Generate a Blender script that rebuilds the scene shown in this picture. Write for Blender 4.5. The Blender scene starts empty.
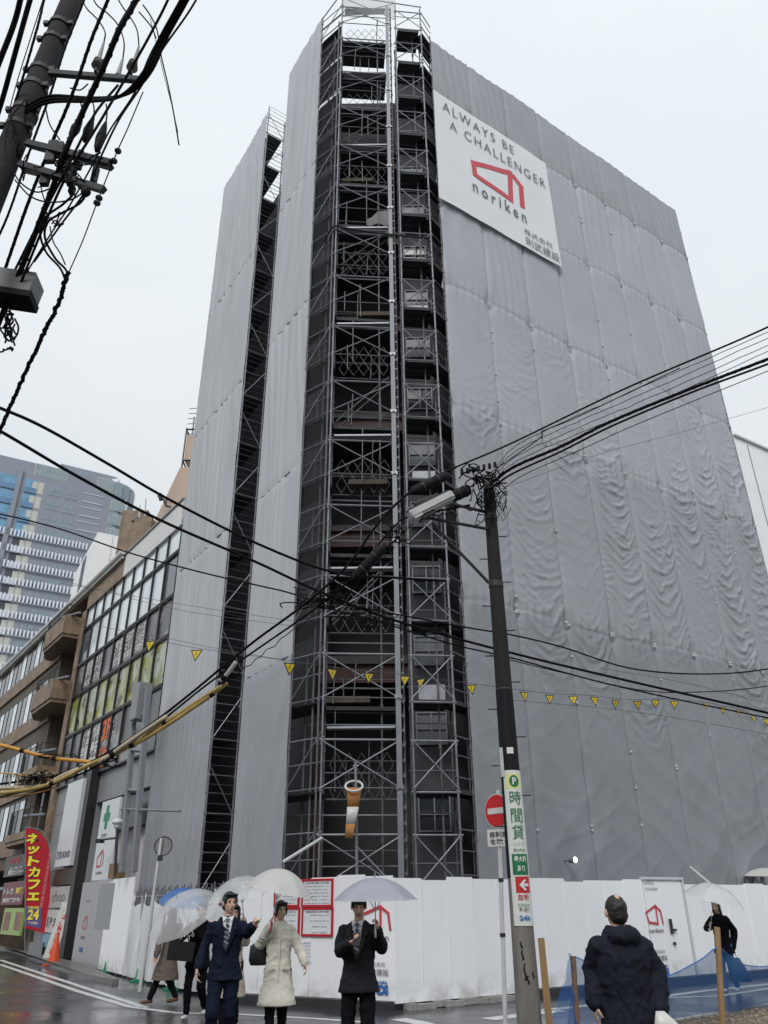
import bpy, bmesh, math, random
import numpy as np
from mathutils import Vector, Matrix
random.seed(7)
R_ = math.radians
sc = bpy.context.scene
COL = sc.collection
# ---------------------------------------------------------------- camera, sky, light
F_PX = 771.0
EYE = 1.6
_up = Vector((370.0-384.0, 1512.0, -F_PX)).normalized()
_fh = (Vector((0,0,-1)) - _up*Vector((0,0,-1)).dot(_up)).normalized()
_rt = _fh.cross(_up)
CR = Matrix((_rt, _fh, _up))
cam_d = bpy.data.cameras.new('camera')
cam = bpy.data.objects.new('camera', cam_d); COL.objects.link(cam)
cam.matrix_world = Matrix.Translation((0,0,EYE)) @ CR.to_4x4()
cam_d.sensor_fit = 'VERTICAL'; cam_d.sensor_height = 24.0; cam_d.lens = 24.0*F_PX/1024.0
cam_d.clip_start = 0.05; cam_d.clip_end = 3000
sc.camera = cam
SUN_EL, SUN_AZ = R_(42), R_(192)
w = bpy.data.worlds.new('World'); sc.world = w; w.use_nodes = True
nt = w.node_tree; nt.nodes.clear()
N = nt.nodes.new; Lk = nt.links.new
sky = N('ShaderNodeTexSky'); sky.sky_type = 'NISHITA'; sky.sun_disc = False
sky.sun_elevation = SUN_EL; sky.sun_rotation = SUN_AZ; sky.dust_density = 6; sky.air_density = 1.2
skm = N('ShaderNodeMix'); skm.data_type = 'RGBA'; skm.blend_type = 'MULTIPLY'; skm.inputs[0].default_value = 1
skm.inputs[7].default_value = (0.10,0.10,0.10,1)
tc = N('ShaderNodeTexCoord'); mp = N('ShaderNodeMapping'); mp.inputs['Scale'].default_value = (1,1,2.2)
nz = N('ShaderNodeTexNoise'); nz.inputs['Scale'].default_value = 1.6; nz.inputs['Detail'].default_value = 5; nz.inputs['Roughness'].default_value = .5
cr = N('ShaderNodeValToRGB')
cr.color_ramp.elements[0].position = .3; cr.color_ramp.elements[0].color = (.71,.76,.795,1)
cr.color_ramp.elements[1].position = .72; cr.color_ramp.elements[1].color = (.79,.83,.855,1)
mx = N('ShaderNodeMix'); mx.data_type = 'RGBA'; mx.inputs[0].default_value = .93
# cloud layer gets brighter towards the zenith, as an overcast sky does
sx = N('ShaderNodeSeparateXYZ'); mr = N('ShaderNodeMapRange')
mr.inputs[1].default_value = 0.0; mr.inputs[2].default_value = 1.0; mr.inputs[3].default_value = 0.92; mr.inputs[4].default_value = 1.25
mr.interpolation_type = 'SMOOTHSTEP'
ml = N('ShaderNodeMix'); ml.data_type = 'RGBA'; ml.blend_type = 'MULTIPLY'; ml.inputs[0].default_value = 1
bg = N('ShaderNodeBackground'); out = N('ShaderNodeOutputWorld')
Lk(tc.outputs['Generated'], mp.inputs[0]); Lk(mp.outputs[0], nz.inputs['Vector']); Lk(nz.outputs[0], cr.inputs[0])
Lk(tc.outputs['Generated'], sx.inputs[0]); Lk(sx.outputs['Z'], mr.inputs[0])
Lk(cr.outputs[0], ml.inputs[6]); Lk(mr.outputs[0], ml.inputs[7])
Lk(sky.outputs[0], skm.inputs[6]); Lk(skm.outputs[2], mx.inputs[6]); Lk(ml.outputs[2], mx.inputs[7])
Lk(mx.outputs[2], bg.inputs[0]); bg.inputs[1].default_value = 1.0; Lk(bg.outputs[0], out.inputs[0])
sd = bpy.data.lights.new('sun','SUN'); sd.energy = 1.5; sd.angle = R_(25); sd.color = (1,.985,.96)
so = bpy.data.objects.new('sun', sd); COL.objects.link(so)
so.rotation_euler = (R_(90)-SUN_EL, 0, math.pi - SUN_AZ + R_(0))
sc.view_settings.view_transform = 'Standard'; sc.view_settings.look = 'None'
sc.view_settings.exposure = 0.0; sc.view_settings.gamma = 1.0
sc.cycles.max_bounces = 8; sc.cycles.transparent_max_bounces = 24

# ---------------------------------------------------------------- pixel helpers (a photo point seen at a chosen distance)
def ray(x, y): return CR @ Vector((x-384.0, 512.0-y, -F_PX))
def at(x, y, Y):
    d = ray(x, y); return Vector((0,0,EYE)) + d*(Y/d.y)
def gnd(x, y, z=0.0):
    d = ray(x, y); return Vector((0,0,EYE)) + d*((z-EYE)/d.z)
def dirv(a): return Vector((math.sin(R_(a)), math.cos(R_(a)), 0))
def onp(x, y, P, a):
    "distance along and height of a photo point on the upright plane through P with bearing a"
    u = dirv(a); n = Vector((u.y, -u.x, 0)); d = ray(x, y); o = Vector((0,0,EYE))
    p = o + d*(n.dot(Vector((P[0],P[1],0))-o)/n.dot(d))
    return (p.x-P[0])*u.x + (p.y-P[1])*u.y, p.z

# ---------------------------------------------------------------- materials
def rgb(h):
    f = lambda c: (c/12.92 if c <= .04045 else ((c+.055)/1.055)**2.4)
    return tuple(f(int(h[i:i+2],16)/255) for i in (0,2,4))
def mat(name, col, rough=.6, metal=0, var=.12, scale=6, bump=0, bscale=None, alpha=1, trans=0, detail=6, spec=.5, stretch=None, var2=0, coat=0):
    m = bpy.data.materials.new(name); m.use_nodes = True
    t = m.node_tree; n = t.nodes; b = n['Principled BSDF']
    b.inputs['Roughness'].default_value = rough; b.inputs['Metallic'].default_value = metal
    b.inputs['Alpha'].default_value = alpha; b.inputs['Transmission Weight'].default_value = trans
    b.inputs['Specular IOR Level'].default_value = spec; b.inputs['Coat Weight'].default_value = coat
    b.inputs['Base Color'].default_value = (*col,1)
    if var or bump:
        g = n.new('ShaderNodeNewGeometry'); tcn = n.new('ShaderNodeTexCoord'); mpp = n.new('ShaderNodeMapping')
        t.links.new(tcn.outputs['Object'], mpp.inputs[0])
        if stretch: mpp.inputs['Scale'].default_value = stretch
        z = n.new('ShaderNodeTexNoise'); z.inputs['Scale'].default_value = scale; z.inputs['Detail'].default_value = detail
        z.inputs['Roughness'].default_value = .62
        t.links.new(mpp.outputs[0], z.inputs['Vector'])
        if var:
            r = n.new('ShaderNodeMapRange'); r.inputs[1].default_value = .28; r.inputs[2].default_value = .72
            r.inputs[3].default_value = 1-var; r.inputs[4].default_value = 1+var
            t.links.new(z.outputs[0], r.inputs[0])
            x = n.new('ShaderNodeMix'); x.data_type='RGBA'; x.blend_type='MULTIPLY'; x.inputs[0].default_value=1
            x.inputs[6].default_value=(*col,1); t.links.new(r.outputs[0], x.inputs[7]); t.links.new(x.outputs[2], b.inputs['Base Color'])
            r2 = n.new('ShaderNodeMapRange'); r2.inputs[3].default_value = max(rough-.1,.02); r2.inputs[4].default_value = min(rough+.12,1)
            t.links.new(z.outputs[0], r2.inputs[0]); t.links.new(r2.outputs[0], b.inputs['Roughness'])
        if bump:
            z2 = n.new('ShaderNodeTexNoise'); z2.inputs['Scale'].default_value = bscale or scale*4; z2.inputs['Detail'].default_value = 5
            t.links.new(mpp.outputs[0], z2.inputs['Vector'])
            bp = n.new('ShaderNodeBump'); bp.inputs['Strength'].default_value = bump; bp.inputs['Distance'].default_value = .02
            t.links.new(z2.outputs[0], bp.inputs['Height']); t.links.new(bp.outputs[0], b.inputs['Normal'])
    return m
def sheet_mat(name, col, trl=.25, tr=.0, rough=.6, var=.1, scale=1.5, bump=.3, bscale=5, stretch=None, spec=.3):
    "thin woven or plastic sheet: diffuse, some light through it, optionally see-through"
    m = mat(name, col, rough, 0, var, scale, bump, bscale, spec=spec, stretch=stretch); t = m.node_tree; n = t.nodes
    b = n['Principled BSDF']; o = n['Material Output']
    last = b.outputs[0]
    if trl:
        tl = n.new('ShaderNodeBsdfTranslucent'); tl.inputs[0].default_value = (*col,1)
        ms = n.new('ShaderNodeMixShader'); ms.inputs[0].default_value = trl
        t.links.new(last, ms.inputs[1]); t.links.new(tl.outputs[0], ms.inputs[2]); last = ms.outputs[0]
    if tr:
        tp = n.new('ShaderNodeBsdfTransparent'); ms = n.new('ShaderNodeMixShader'); ms.inputs[0].default_value = tr
        t.links.new(last, ms.inputs[1]); t.links.new(tp.outputs[0], ms.inputs[2]); last = ms.outputs[0]
    t.links.new(last, o.inputs[0]); return m
def emit_mat(name, col, s):
    m = bpy.data.materials.new(name); m.use_nodes = True; b = m.node_tree.nodes['Principled BSDF']
    b.inputs['Base Color'].default_value = (*col,1); b.inputs['Emission Color'].default_value = (*col,1); b.inputs['Emission Strength'].default_value = s
    return m

# ---------------------------------------------------------------- mesh builder
class MB:
    def __init__(s): s.v = []; s.f = []
    def add(s, vs, fs):
        k = len(s.v); s.v += [tuple(v) for v in vs]; s.f += [tuple(i+k for i in f) for f in fs]; return s
    def box(s, c, sz, rz=0, ax=None):
        "box: centre, full sizes; ax = (X,Y,Z) unit vectors or rz degrees about z"
        c = Vector(c)
        if ax is None:
            a = R_(rz); X = Vector((math.cos(a), math.sin(a), 0)); Y = Vector((-math.sin(a), math.cos(a), 0)); Z = Vector((0,0,1))
        else: X, Y, Z = [Vector(q) for q in ax]
        h = [q/2 for q in sz]; vs = []
        for k in (-1,1):
            for j in (-1,1):
                for i in (-1,1): vs.append(c + X*(i*h[0]) + Y*(j*h[1]) + Z*(k*h[2]))
        return s.add(vs, [(0,2,3,1),(4,5,7,6),(0,1,5,4),(2,6,7,3),(0,4,6,2),(1,3,7,5)])
    def frame(s, d):
        d = Vector(d).normalized(); a = Vector((0,0,1)) if abs(d.z) < .9 else Vector((1,0,0))
        x = d.cross(a).normalized(); return x, x.cross(d).normalized()
    def bar(s, p, q, r, r2=None, n=8, caps=True):
        p = Vector(p); q = Vector(q); r2 = r if r2 is None else r2
        x, y = s.frame(q-p); vs = []; fs = []
        for (c, rr) in ((p, r), (q, r2)):
            for i in range(n):
                a = 2*math.pi*i/n; vs.append(c + x*(rr*math.cos(a)) + y*(rr*math.sin(a)))
        for i in range(n): j = (i+1) % n; fs.append((i, j, n+j, n+i))
        if caps: fs.append(tuple(range(n-1,-1,-1))); fs.append(tuple(range(n, 2*n)))
        return s.add(vs, fs)
    def tube(s, pts, r, n=6, rs=None):
        pts = [Vector(p) for p in pts]; vs = []; fs = []; m = len(pts); px = None
        for k, c in enumerate(pts):
            d = (pts[min(k+1,m-1)] - pts[max(k-1,0)])
            if d.length < 1e-9: d = Vector((0,0,1))
            d.normalize()
            if px is None: x, y = s.frame(d)
            else:
                x = (px - d*px.dot(d)).normalized(); y = x.cross(d)
            px = x; rr = rs[k] if rs else r
            for i in range(n):
                a = 2*math.pi*i/n; vs.append(c + x*(rr*math.cos(a)) + y*(rr*math.sin(a)))
        for k in range(m-1):
            for i in range(n):
                j = (i+1) % n; fs.append((k*n+i, k*n+j, (k+1)*n+j, (k+1)*n+i))
        fs.append(tuple(range(n-1,-1,-1))); fs.append(tuple(range((m-1)*n, m*n)))
        return s.add(vs, fs)
    def grid(s, nu, nv, fn):
        vs = [fn(i/nu, j/nv) for j in range(nv+1) for i in range(nu+1)]
        fs = [(j*(nu+1)+i, j*(nu+1)+i+1, (j+1)*(nu+1)+i+1, (j+1)*(nu+1)+i) for j in range(nv) for i in range(nu)]
        return s.add(vs, fs)
    def quad(s, a, b, c, d): return s.add([a,b,c,d], [(0,1,2,3)])
    def prism(s, poly, z0, z1):
        n = len(poly); vs = [(p[0],p[1],z0) for p in poly] + [(p[0],p[1],z1) for p in poly]
        return s.add(vs, [tuple(range(n-1,-1,-1)), tuple(range(n,2*n))] + [(i,(i+1)%n,n+(i+1)%n,n+i) for i in range(n)])
    def slab(s, poly, nrm, th):
        "planar polygon of 3D points given a thickness along nrm"
        n = len(poly); nrm = Vector(nrm)*th; vs = [Vector(p) for p in poly] + [Vector(p)+nrm for p in poly]
        return s.add(vs, [tuple(range(n-1,-1,-1)), tuple(range(n,2*n))] + [(i,(i+1)%n,n+(i+1)%n,n+i) for i in range(n)])
    def ell(s, c, r, nu=16, nv=10, ax=None):
        c = Vector(c); X, Y, Z = [Vector(q) for q in (ax or ((1,0,0),(0,1,0),(0,0,1)))]
        vs = [c - Z*r[2]]; fs = []
        for j in range(1, nv):
            t = math.pi*j/nv - math.pi/2
            for i in range(nu):
                a = 2*math.pi*i/nu
                vs.append(c + X*(r[0]*math.cos(t)*math.cos(a)) + Y*(r[1]*math.cos(t)*math.sin(a)) + Z*(r[2]*math.sin(t)))
        vs.append(c + Z*r[2]); L = len(vs)-1
        for i in range(nu):
            k = (i+1) % nu; fs.append((0, 1+k, 1+i)); fs.append((L, L-nu+i, L-nu+k))
            for j in range(nv-2): a = 1+j*nu; fs.append((a+i, a+k, a+nu+k, a+nu+i))
        return s.add(vs, fs)
    def loft(s, secs, n=20):
        "stack of ellipse rings: (centre, rx, ry[, X, Y])"
        vs = []; fs = []; m = len(secs)
        for q in secs:
            c = Vector(q[0]); X = Vector(q[3]) if len(q) > 3 else Vector((1,0,0)); Y = Vector(q[4]) if len(q) > 4 else Vector((0,1,0))
            for i in range(n):
                a = 2*math.pi*i/n; vs.append(c + X*(q[1]*math.cos(a)) + Y*(q[2]*math.sin(a)))
        for k in range(m-1):
            for i in range(n): j = (i+1) % n; fs.append((k*n+i, k*n+j, (k+1)*n+j, (k+1)*n+i))
        fs.append(tuple(range(n-1,-1,-1))); fs.append(tuple(range((m-1)*n, m*n)))
        return s.add(vs, fs)
    def mesh(s, name):
        me = bpy.data.meshes.new(name); me.from_pydata(s.v, [], s.f); me.update(); return me
    def build(s, name, m, parent=None, smooth=False, fix=False, **kw):
        me = s.mesh(name)
        if fix:
            b = bmesh.new(); b.from_mesh(me); bmesh.ops.recalc_face_normals(b, faces=b.faces); b.to_mesh(me); b.free()
        return link(name, me, m, parent, smooth, **kw)
def link(name, me, m, parent=None, smooth=False, **kw):
    if m is not None: me.materials.clear(); me.materials.append(m)
    if smooth: me.polygons.foreach_set('use_smooth', [True]*len(me.polygons))
    o = bpy.data.objects.new(name, me); COL.objects.link(o)
    if parent is not None: adopt(o, parent)
    for k, v in kw.items(): o[k] = v
    return o
def wm(o):
    b = o.matrix_basis
    return wm(o.parent) @ o.matrix_parent_inverse @ b if o.parent else b.copy()
def adopt(o, parent): o.parent = parent; o.matrix_parent_inverse = wm(parent).inverted()
def thing(name, label, cat, loc=(0,0,0), rz=0, group=None):
    o = bpy.data.objects.new(name, None); COL.objects.link(o); o.location = loc; o.rotation_euler = (0,0,rz)
    return tag(o, label, cat, group)
def tag(o, label, cat, group=None):
    o['label'] = label; o['category'] = cat
    if group: o['group'] = group
    return o
def copy_tree(o, parent=None):
    c = o.copy(); COL.objects.link(c)
    if parent is not None: c.parent = parent
    for ch in [q for q in bpy.data.objects if q.parent == o]: copy_tree(ch, c)
    return c
def spline(pts, n=8):
    pts = [Vector(p) for p in pts]; P = [pts[0]*2-pts[1]] + pts + [pts[-1]*2-pts[-2]]; o = []
    for i in range(1, len(P)-2):
        a, b, c, d = P[i-1], P[i], P[i+1], P[i+2]
        for k in range(n):
            t = k/n; o.append(.5*((2*b) + (c-a)*t + (2*a-5*b+4*c-d)*t*t + (3*b-a-3*c+d)*t**3))
    o.append(pts[-1]); return o
# ---------------------------------------------------------------- lettering
_dg = []
def text_mesh(s, bold=0.0, align='CENTER', font=None, space=1.0, line=1.0):
    cu = bpy.data.curves.new('lettering','FONT'); cu.body = s; cu.size = 1; cu.align_x = align; cu.align_y = 'CENTER'
    cu.offset = bold; cu.space_character = space; cu.space_line = line; cu.resolution_u = 3; cu.fill_mode = 'BOTH'
    o = bpy.data.objects.new('lettering', cu); 
    lay = bpy.data.scenes.get('lettering_bench') or bpy.data.scenes.new('lettering_bench')
    lay.collection.objects.link(o); vl = lay.view_layers[0]; vl.update(); dg = vl.depsgraph; dg.update()
    me = bpy.data.meshes.new_from_object(o.evaluated_get(dg)); bpy.data.objects.remove(o); bpy.data.curves.remove(cu)
    return me
def refine(me, step, s=None, fit=None):
    "cut long faces so that the mesh can be bent"
    b = bmesh.new(); b.from_mesh(me)
    for _ in range(4):
        bmesh.ops.triangulate(b, faces=b.faces[:])
        e = [q for q in b.edges if q.calc_length() > step]
        if not e: break
        bmesh.ops.bisect_edges(b, edges=e, cuts=1)
    bmesh.ops.triangulate(b, faces=b.faces[:]); b.to_mesh(me); b.free()
def text(s, c, X, Y, size, m, parent, name='lettering', bold=0.01, off=.004, fit=None, warp=None, fine=.2, **kw):
    "lettering centred at c, X to the right, Y up, raised by off along X x Y; fit=(w,h) stretches it to a box"
    me = text_mesh(s, bold, **kw); X = Vector(X).normalized(); Y = Vector(Y).normalized(); Z = X.cross(Y); c = Vector(c)
    if warp is not None: refine(me, fine)
    co = np.empty(len(me.vertices)*3); me.vertices.foreach_get('co', co); co = co.reshape(-1,3)
    if len(co) == 0: return None
    lo, hi = co.min(0), co.max(0); sx_ = sy_ = size
    mid = (lo+hi)/2
    if fit:
        sx_ = fit[0]/max(hi[0]-lo[0],1e-4); sy_ = fit[1]/max(hi[1]-lo[1],1e-4); sy_ = sy_ if fit[1] else sx_
    out = []
    for v in co:
        a, b = (v[0]-mid[0])*sx_, (v[1]-mid[1])*sy_
        p = c + X*a + Y*b + Z*off if warp is None else warp(a, b)
        out += list(p)
    me.vertices.foreach_set('co', out); me.update()
    return link(name, me, m, parent)
def evald(o):
    "mesh of an object after its modifiers, taken on a bench scene"
    lay = bpy.data.scenes.get('lettering_bench') or bpy.data.scenes.new('lettering_bench')
    lay.collection.objects.link(o); vl = lay.view_layers[0]; vl.update()
    me = bpy.data.meshes.new_from_object(o.evaluated_get(vl.depsgraph)); bpy.data.objects.remove(o); return me
# ================================================================ ground
def asphalt():
    m = bpy.data.materials.new('wet_asphalt'); m.use_nodes = True; t = m.node_tree; n = t.nodes; b = n['Principled BSDF']; l = t.links.new
    tc = n.new('ShaderNodeTexCoord')
    def noise(s, d=5, r=.6):
        z = n.new('ShaderNodeTexNoise'); z.inputs['Scale'].default_value = s; z.inputs['Detail'].default_value = d; z.inputs['Roughness'].default_value = r
        l(tc.outputs['Object'], z.inputs['Vector']); return z.outputs[0]
    def ramp(o, a, b_, c0, c1):
        r = n.new('ShaderNodeMapRange'); r.inputs[1].default_value=a; r.inputs[2].default_value=b_; r.inputs[3].default_value=c0; r.inputs[4].default_value=c1; l(o, r.inputs[0]); return r.outputs[0]
    big = noise(.35, 4); fine = noise(60, 3); mid = noise(3, 6)
    c = n.new('ShaderNodeMix'); c.data_type='RGBA'; c.inputs[6].default_value=(.030,.032,.036,1); c.inputs[7].default_value=(.075,.077,.082,1)
    l(ramp(fine,.35,.7,0,1), c.inputs[0])
    c2 = n.new('ShaderNodeMix'); c2.data_type='RGBA'; c2.blend_type='MULTIPLY'; c2.inputs[0].default_value=1
    l(c.outputs[2], c2.inputs[6]); l(ramp(mid,.3,.7,.7,1.25), c2.inputs[7]); l(c2.outputs[2], b.inputs['Base Color'])
    l(ramp(big,.38,.62,.07,.36), b.inputs['Roughness'])
    bp = n.new('ShaderNodeBump'); bp.inputs['Distance'].default_value=.006
    l(ramp(big,.4,.6,.08,.55), bp.inputs['Strength']); l(fine, bp.inputs['Height']); l(bp.outputs[0], b.inputs['Normal'])
    return m
M_road = asphalt()
M_white = mat('road_paint', (.62,.63,.62), .35, var=.25, scale=9, bump=.2)
M_kerb = mat('kerb_concrete', (.16,.155,.15), .5, var=.3, scale=5, bump=.4)
M_pave = mat('pavement_concrete', (.14,.14,.14), .35, var=.25, scale=3, bump=.3)
MB().quad((-400,-60,0),(400,-60,0),(400,900,0),(-400,900,0)).build('ground', M_road, kind='structure')
def stripe(name, pts, wd, z=.004):
    "a painted line following ground points"
    b = MB(); P = [Vector(p) for p in pts]; L_ = []
    for i, p in enumerate(P):
        d = (P[min(i+1,len(P)-1)]-P[max(i-1,0)]).normalized(); s = Vector((-d.y, d.x, 0))*(wd/2); L_.append((p+s, p-s))
    for i in range(len(P)-1):
        a, c = L_[i]; e, f = L_[i+1]
        b.add([(q.x,q.y,z) for q in (a, c, f, e)], [(0,1,2,3)])
    return b.build(name, M_white, kind='structure')
stripe('road_marking', [gnd(0,960),gnd(70,983),gnd(146,1008)], .16)
stripe('road_marking', [gnd(0,964.5),gnd(80,992),gnd(130,1007),gnd(172,1012.5)], .16)
stripe('road_marking', [gnd(172,1013),gnd(240,1014.5),gnd(318,1019),gnd(372,1023)], .14)
stripe('road_marking', [gnd(398,1019),gnd(420,1023),gnd(455,1034)], .30)
stripe('road_marking', [gnd(488,1019.5),gnd(560,1010.5)], .32)
stripe('road_marking', [gnd(540,1011),gnd(640,1000),gnd(700,991.5),gnd(800,981)], .22)
stripe('road_marking', [gnd(668,998),gnd(720,996),gnd(790,985.5)], .16)

# ================================================================ geometry of the corner block
K = 1.04
Bp = Vector((-1.36,16.80,0)); C1 = Vector((.275,16.93,0)); C2 = Vector((.58,16.97,0)); Dp = Vector((1.50,17.06,0))
Ap = Vector((-2.13,17.40,0)); Ep = Vector((1.90,17.55,0))
AL, AR = -33.8, 55.7
dl, dr = dirv(AL), dirv(AR)
WR = 14.25
ZR = 30.25; ZL = 31.4
nr = Vector((dr.y,-dr.x,0))            # outward normal of the right face
nl = Vector((-dl.y, dl.x, 0)); nl = nl if nl.y < 0 else -nl
S1, S2, S3 = 2.66, 4.62, 9.25          # slot between the two left tarpaulins, and their far end
# structure behind the sheets
M_conc = mat('dark_concrete', (.085,.087,.093), .8, var=.25, scale=.8, bump=.3)
M_beam = mat('primer_red_steel', (.075,.032,.03), .55, var=.3, scale=3)
M_slab = mat('slab_concrete', (.11,.11,.115), .8, var=.2, scale=2)
M_grid = mat('window_frame_grey', (.28,.30,.32), .4, var=.1)
M_paneg = mat('wired_glass_grey', (.20,.22,.24), .3, var=.1)
M_glassd = mat('dark_glass', (.05,.06,.07), .1, var=.1)
bld = thing('building', 'concrete and steel building under works behind the corner scaffold', 'building', (2,20,0))
inr = 1.35
bl = Ap + dl*1.2 - nl*1.5; br = Ep + dr*1.2 - nr*inr
far_r = Ep + dr*(WR-.4) - nr*inr; far_l = Ap + dl*(S3-.3) - nl*1.5
back = far_r + (far_l - (Ap - nl*1.5))
cl = Vector((-1.7,21.6,0)); crn = Vector((2.6,21.6,0))
poly = [cl, crn, br + dr*1.6, far_r, back, far_l, bl + dl*.6]
MB().prism([(p.x,p.y) for p in poly], 0, 29.2).build('wall', M_conc, bld, fix=True)
NF = 8
fp = [Vector((-1.75,19.35,0)), Vector((1.85,19.35,0)), Vector((2.9,21.55,0)), Vector((-2.1,21.55,0))]
for k in range(NF):
    z = 7.45 + 3.75*k - .35
    if z > 29.5: break
    MB().prism([(p.x,p.y) for p in fp], z, z+.22).build('floor_slab', M_slab, bld)
    b = MB(); b.box((.05,19.33,z-.26),(3.5,.05,.46)); b.box((.05,19.33,z-.02),(3.5,.26,.03)); b.box((.05,19.33,z-.5),(3.5,.26,.03))
    b.build('floor_beam', M_beam, bld)
MB().prism([(-1.9,19.36),(1.9,19.36),(2.4,21),(-2.2,21)], 26.3, 29.2).build('parapet', M_conc, bld, fix=True)
MB().box((-1.7,19.6,14.3),(.3,.3,28.6)).build('column', M_beam, bld)
MB().box((1.8,19.6,14.3),(.3,.3,28.6)).build('column', M_beam, bld)
# grille windows of the stair side
for k in range(15):
    z = 3.05 + 1.877*k
    f = MB(); x0, x1 = .72, 1.42; y = 18.42
    for zz in (z, z+.35, z+.72): f.box(((x0+x1)/2,y,zz),(x1-x0,.04,.03))
    for xx in (x0, (x0+x1)/2, x1): f.box((xx,y,z+.36),(.03,.036,.75))
    fo = f.build('window_frame', M_grid, bld)
    MB().box(((x0+x1)/2,y+.03,z+.36),(x1-x0,.012,.72)).build('pane', M_paneg if k % 3 else M_glassd, fo)
MB().prism([(.62,18.5),(1.62,18.5),(2.1,19.3),(.62,19.3)], 0, 29.4).build('stair_core', M_conc, bld, fix=True)

# ================================================================ tarpaulins
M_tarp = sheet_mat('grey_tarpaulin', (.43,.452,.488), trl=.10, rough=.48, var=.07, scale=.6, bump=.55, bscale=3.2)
M_tarpb = sheet_mat('grey_tarpaulin_shaded', (.275,.292,.32), trl=.08, rough=.48, var=.08, scale=.6, bump=.55, bscale=3.2)  # lowest sheets: shade near the ground put into the colour
M_tarpm = sheet_mat('grey_tarpaulin_half_shaded', (.35,.368,.40), trl=.08, rough=.48, var=.08, scale=.6, bump=.55, bscale=3.2)  # weaker painted shade: second tier, and foot of the left tarpaulins
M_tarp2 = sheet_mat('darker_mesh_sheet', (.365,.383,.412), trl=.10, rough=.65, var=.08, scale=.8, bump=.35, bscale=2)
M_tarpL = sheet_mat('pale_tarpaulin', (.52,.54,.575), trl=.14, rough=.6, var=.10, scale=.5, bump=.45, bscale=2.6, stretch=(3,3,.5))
rng = np.random.RandomState(5)
def noise1(seed, n=64):
    r = np.random.RandomState(seed); v = r.rand(n)
    def f(x):
        x = x % (n-1); i = int(x); t = x-i; t = t*t*(3-2*t); return v[i]*(1-t)+v[i+1]*t
    return f
def noise2(seed, n=48):
    r = np.random.RandomState(seed); v = r.rand(n,n)
    def f(x, y):
        x %= n-1; y %= n-1; i, j = int(x), int(y); a, b = x-i, y-j; a = a*a*(3-2*a); b = b*b*(3-2*b)
        return (v[i,j]*(1-a)+v[i+1,j]*a)*(1-b) + (v[i,j+1]*(1-a)+v[i+1,j+1]*a)*b
    return f
n2 = noise2(3); n2b = noise2(11); n2c = noise2(17); n1a = noise1(4)
tiers = [0.9, 8.2, 13.9, 18.3, 22.9, 27.2, 30.25]
def swag(u, z):
    "height of the sheet off its frame: bays tied at the standards, hanging folds, billows"
    bw = WR/8; x = u/bw; i = math.floor(min(x,7.999)); f = x-i; hump = 4*f*(1-f)
    e = min(f,1-f)*bw
    h = .035*hump + .05*(n2(u*.45+3, z*.3)-.5)
    lo = max(0, min(1, (18.3-z+.12*u)/4.5))*max(0, min(1, (z-4.5)/3))
    pat = max(0, min(1, (n2b(i*2.3+z*.12, z*.45+i*1.9)-.32)*2.4))
    amp = lo*(.2+.9*pat)*(.5+.6*min(1,u/5))
    wob = 1.3*n2c(x*2.1+9, z*.9)+.5*n2(x*6+2, z*2.1)
    ph = z*(1.9+.5*n2c(i*3.1,2)) + 1.7*hump*(.5+.9*n2(i*2.7,z*.35)) + wob*1.2 + i*.37 + (.9*f if i%2 else -.6*f)
    s = ph-math.floor(ph); ridge = max(0, 1-abs(2*s-1)*1.9)**1.3
    h += amp*.036*ridge*(.3+.7*min(1,e/.3))*(.2+1.5*n2(u*2.3,z*1.6+4))
    ph2 = z*4.7 + 3.4*hump*(.5+.8*n2c(i,z*.4)) + 3.0*n2(u*2.1, z*1.5) - 1.4*f; s = ph2-math.floor(ph2)
    h += amp*.016*max(0,1-abs(2*s-1)*1.5)*n2b(u*1.9,z*1.3)*2.4
    ph3 = z*3.3 - 2.6*abs(f-.5)*2 + 2.2*n2b(u*2.6+4, z*1.2); s = ph3-math.floor(ph3)
    h += (lo*.6+.12)*.014*max(0,1-abs(2*s-1)*2)*n2(u*1.4+7,z*.8+3)*2*math.exp(-(e/.45)**2)
    up = max(0, min(1,(z-15)/4))
    d = u*2.1 + .55*z*n2c(i*1.7+1,4) + 2.5*n2(u*.5, z*.25); s = d-math.floor(d)
    h += (up*.55+.2)*.035*(1-abs(2*s-1))**2*n2b(u*.4, z*.35+2)*1.7
    low = max(0, min(1,(7.5-z)/2.5))
    ph4 = u*.75 - z*1.1 + 1.6*n2(u*.6+3, z*.5); s = ph4-math.floor(ph4); h += low*.006*max(0,1-abs(2*s-1)*3.2)*n2c(u*.8+1,z*.9)*2
    d = (z*.55 - u*.5 + 1.5*n2(u*.6+2, z*.5)); s = d-math.floor(d); h += low*.022*(1-abs(2*s-1))**2*n2c(u*.5+4,z*.4+1)*1.6
    d = (z*.8 + u*.75 + 1.5*n2b(u*.7, z*.4)); s = d-math.floor(d); h += low*.012*(1-abs(2*s-1))**2
    for tz in tiers[1:-1]:                      # gathered ties along each joint
        dz = abs(z-tz - .06*math.sin(u*.9)); h -= .022*math.exp(-(dz/.07)**2)
        h += .03*math.exp(-(dz/.6)**2)*math.sin(u*22+tz)*.5*math.exp(-(dz/.5)**2)
        h -= .09*math.exp(-(dz/.3)**2-(e/.16)**2)
    h -= (.02+.05*n2(i*3.7,z*.5))*math.exp(-(e/.06)**2)
    return h
tarp = thing('tarpaulin', 'huge grey tarpaulin in laced sheets covering the right face of the building', 'tarpaulin', Ep)
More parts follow.
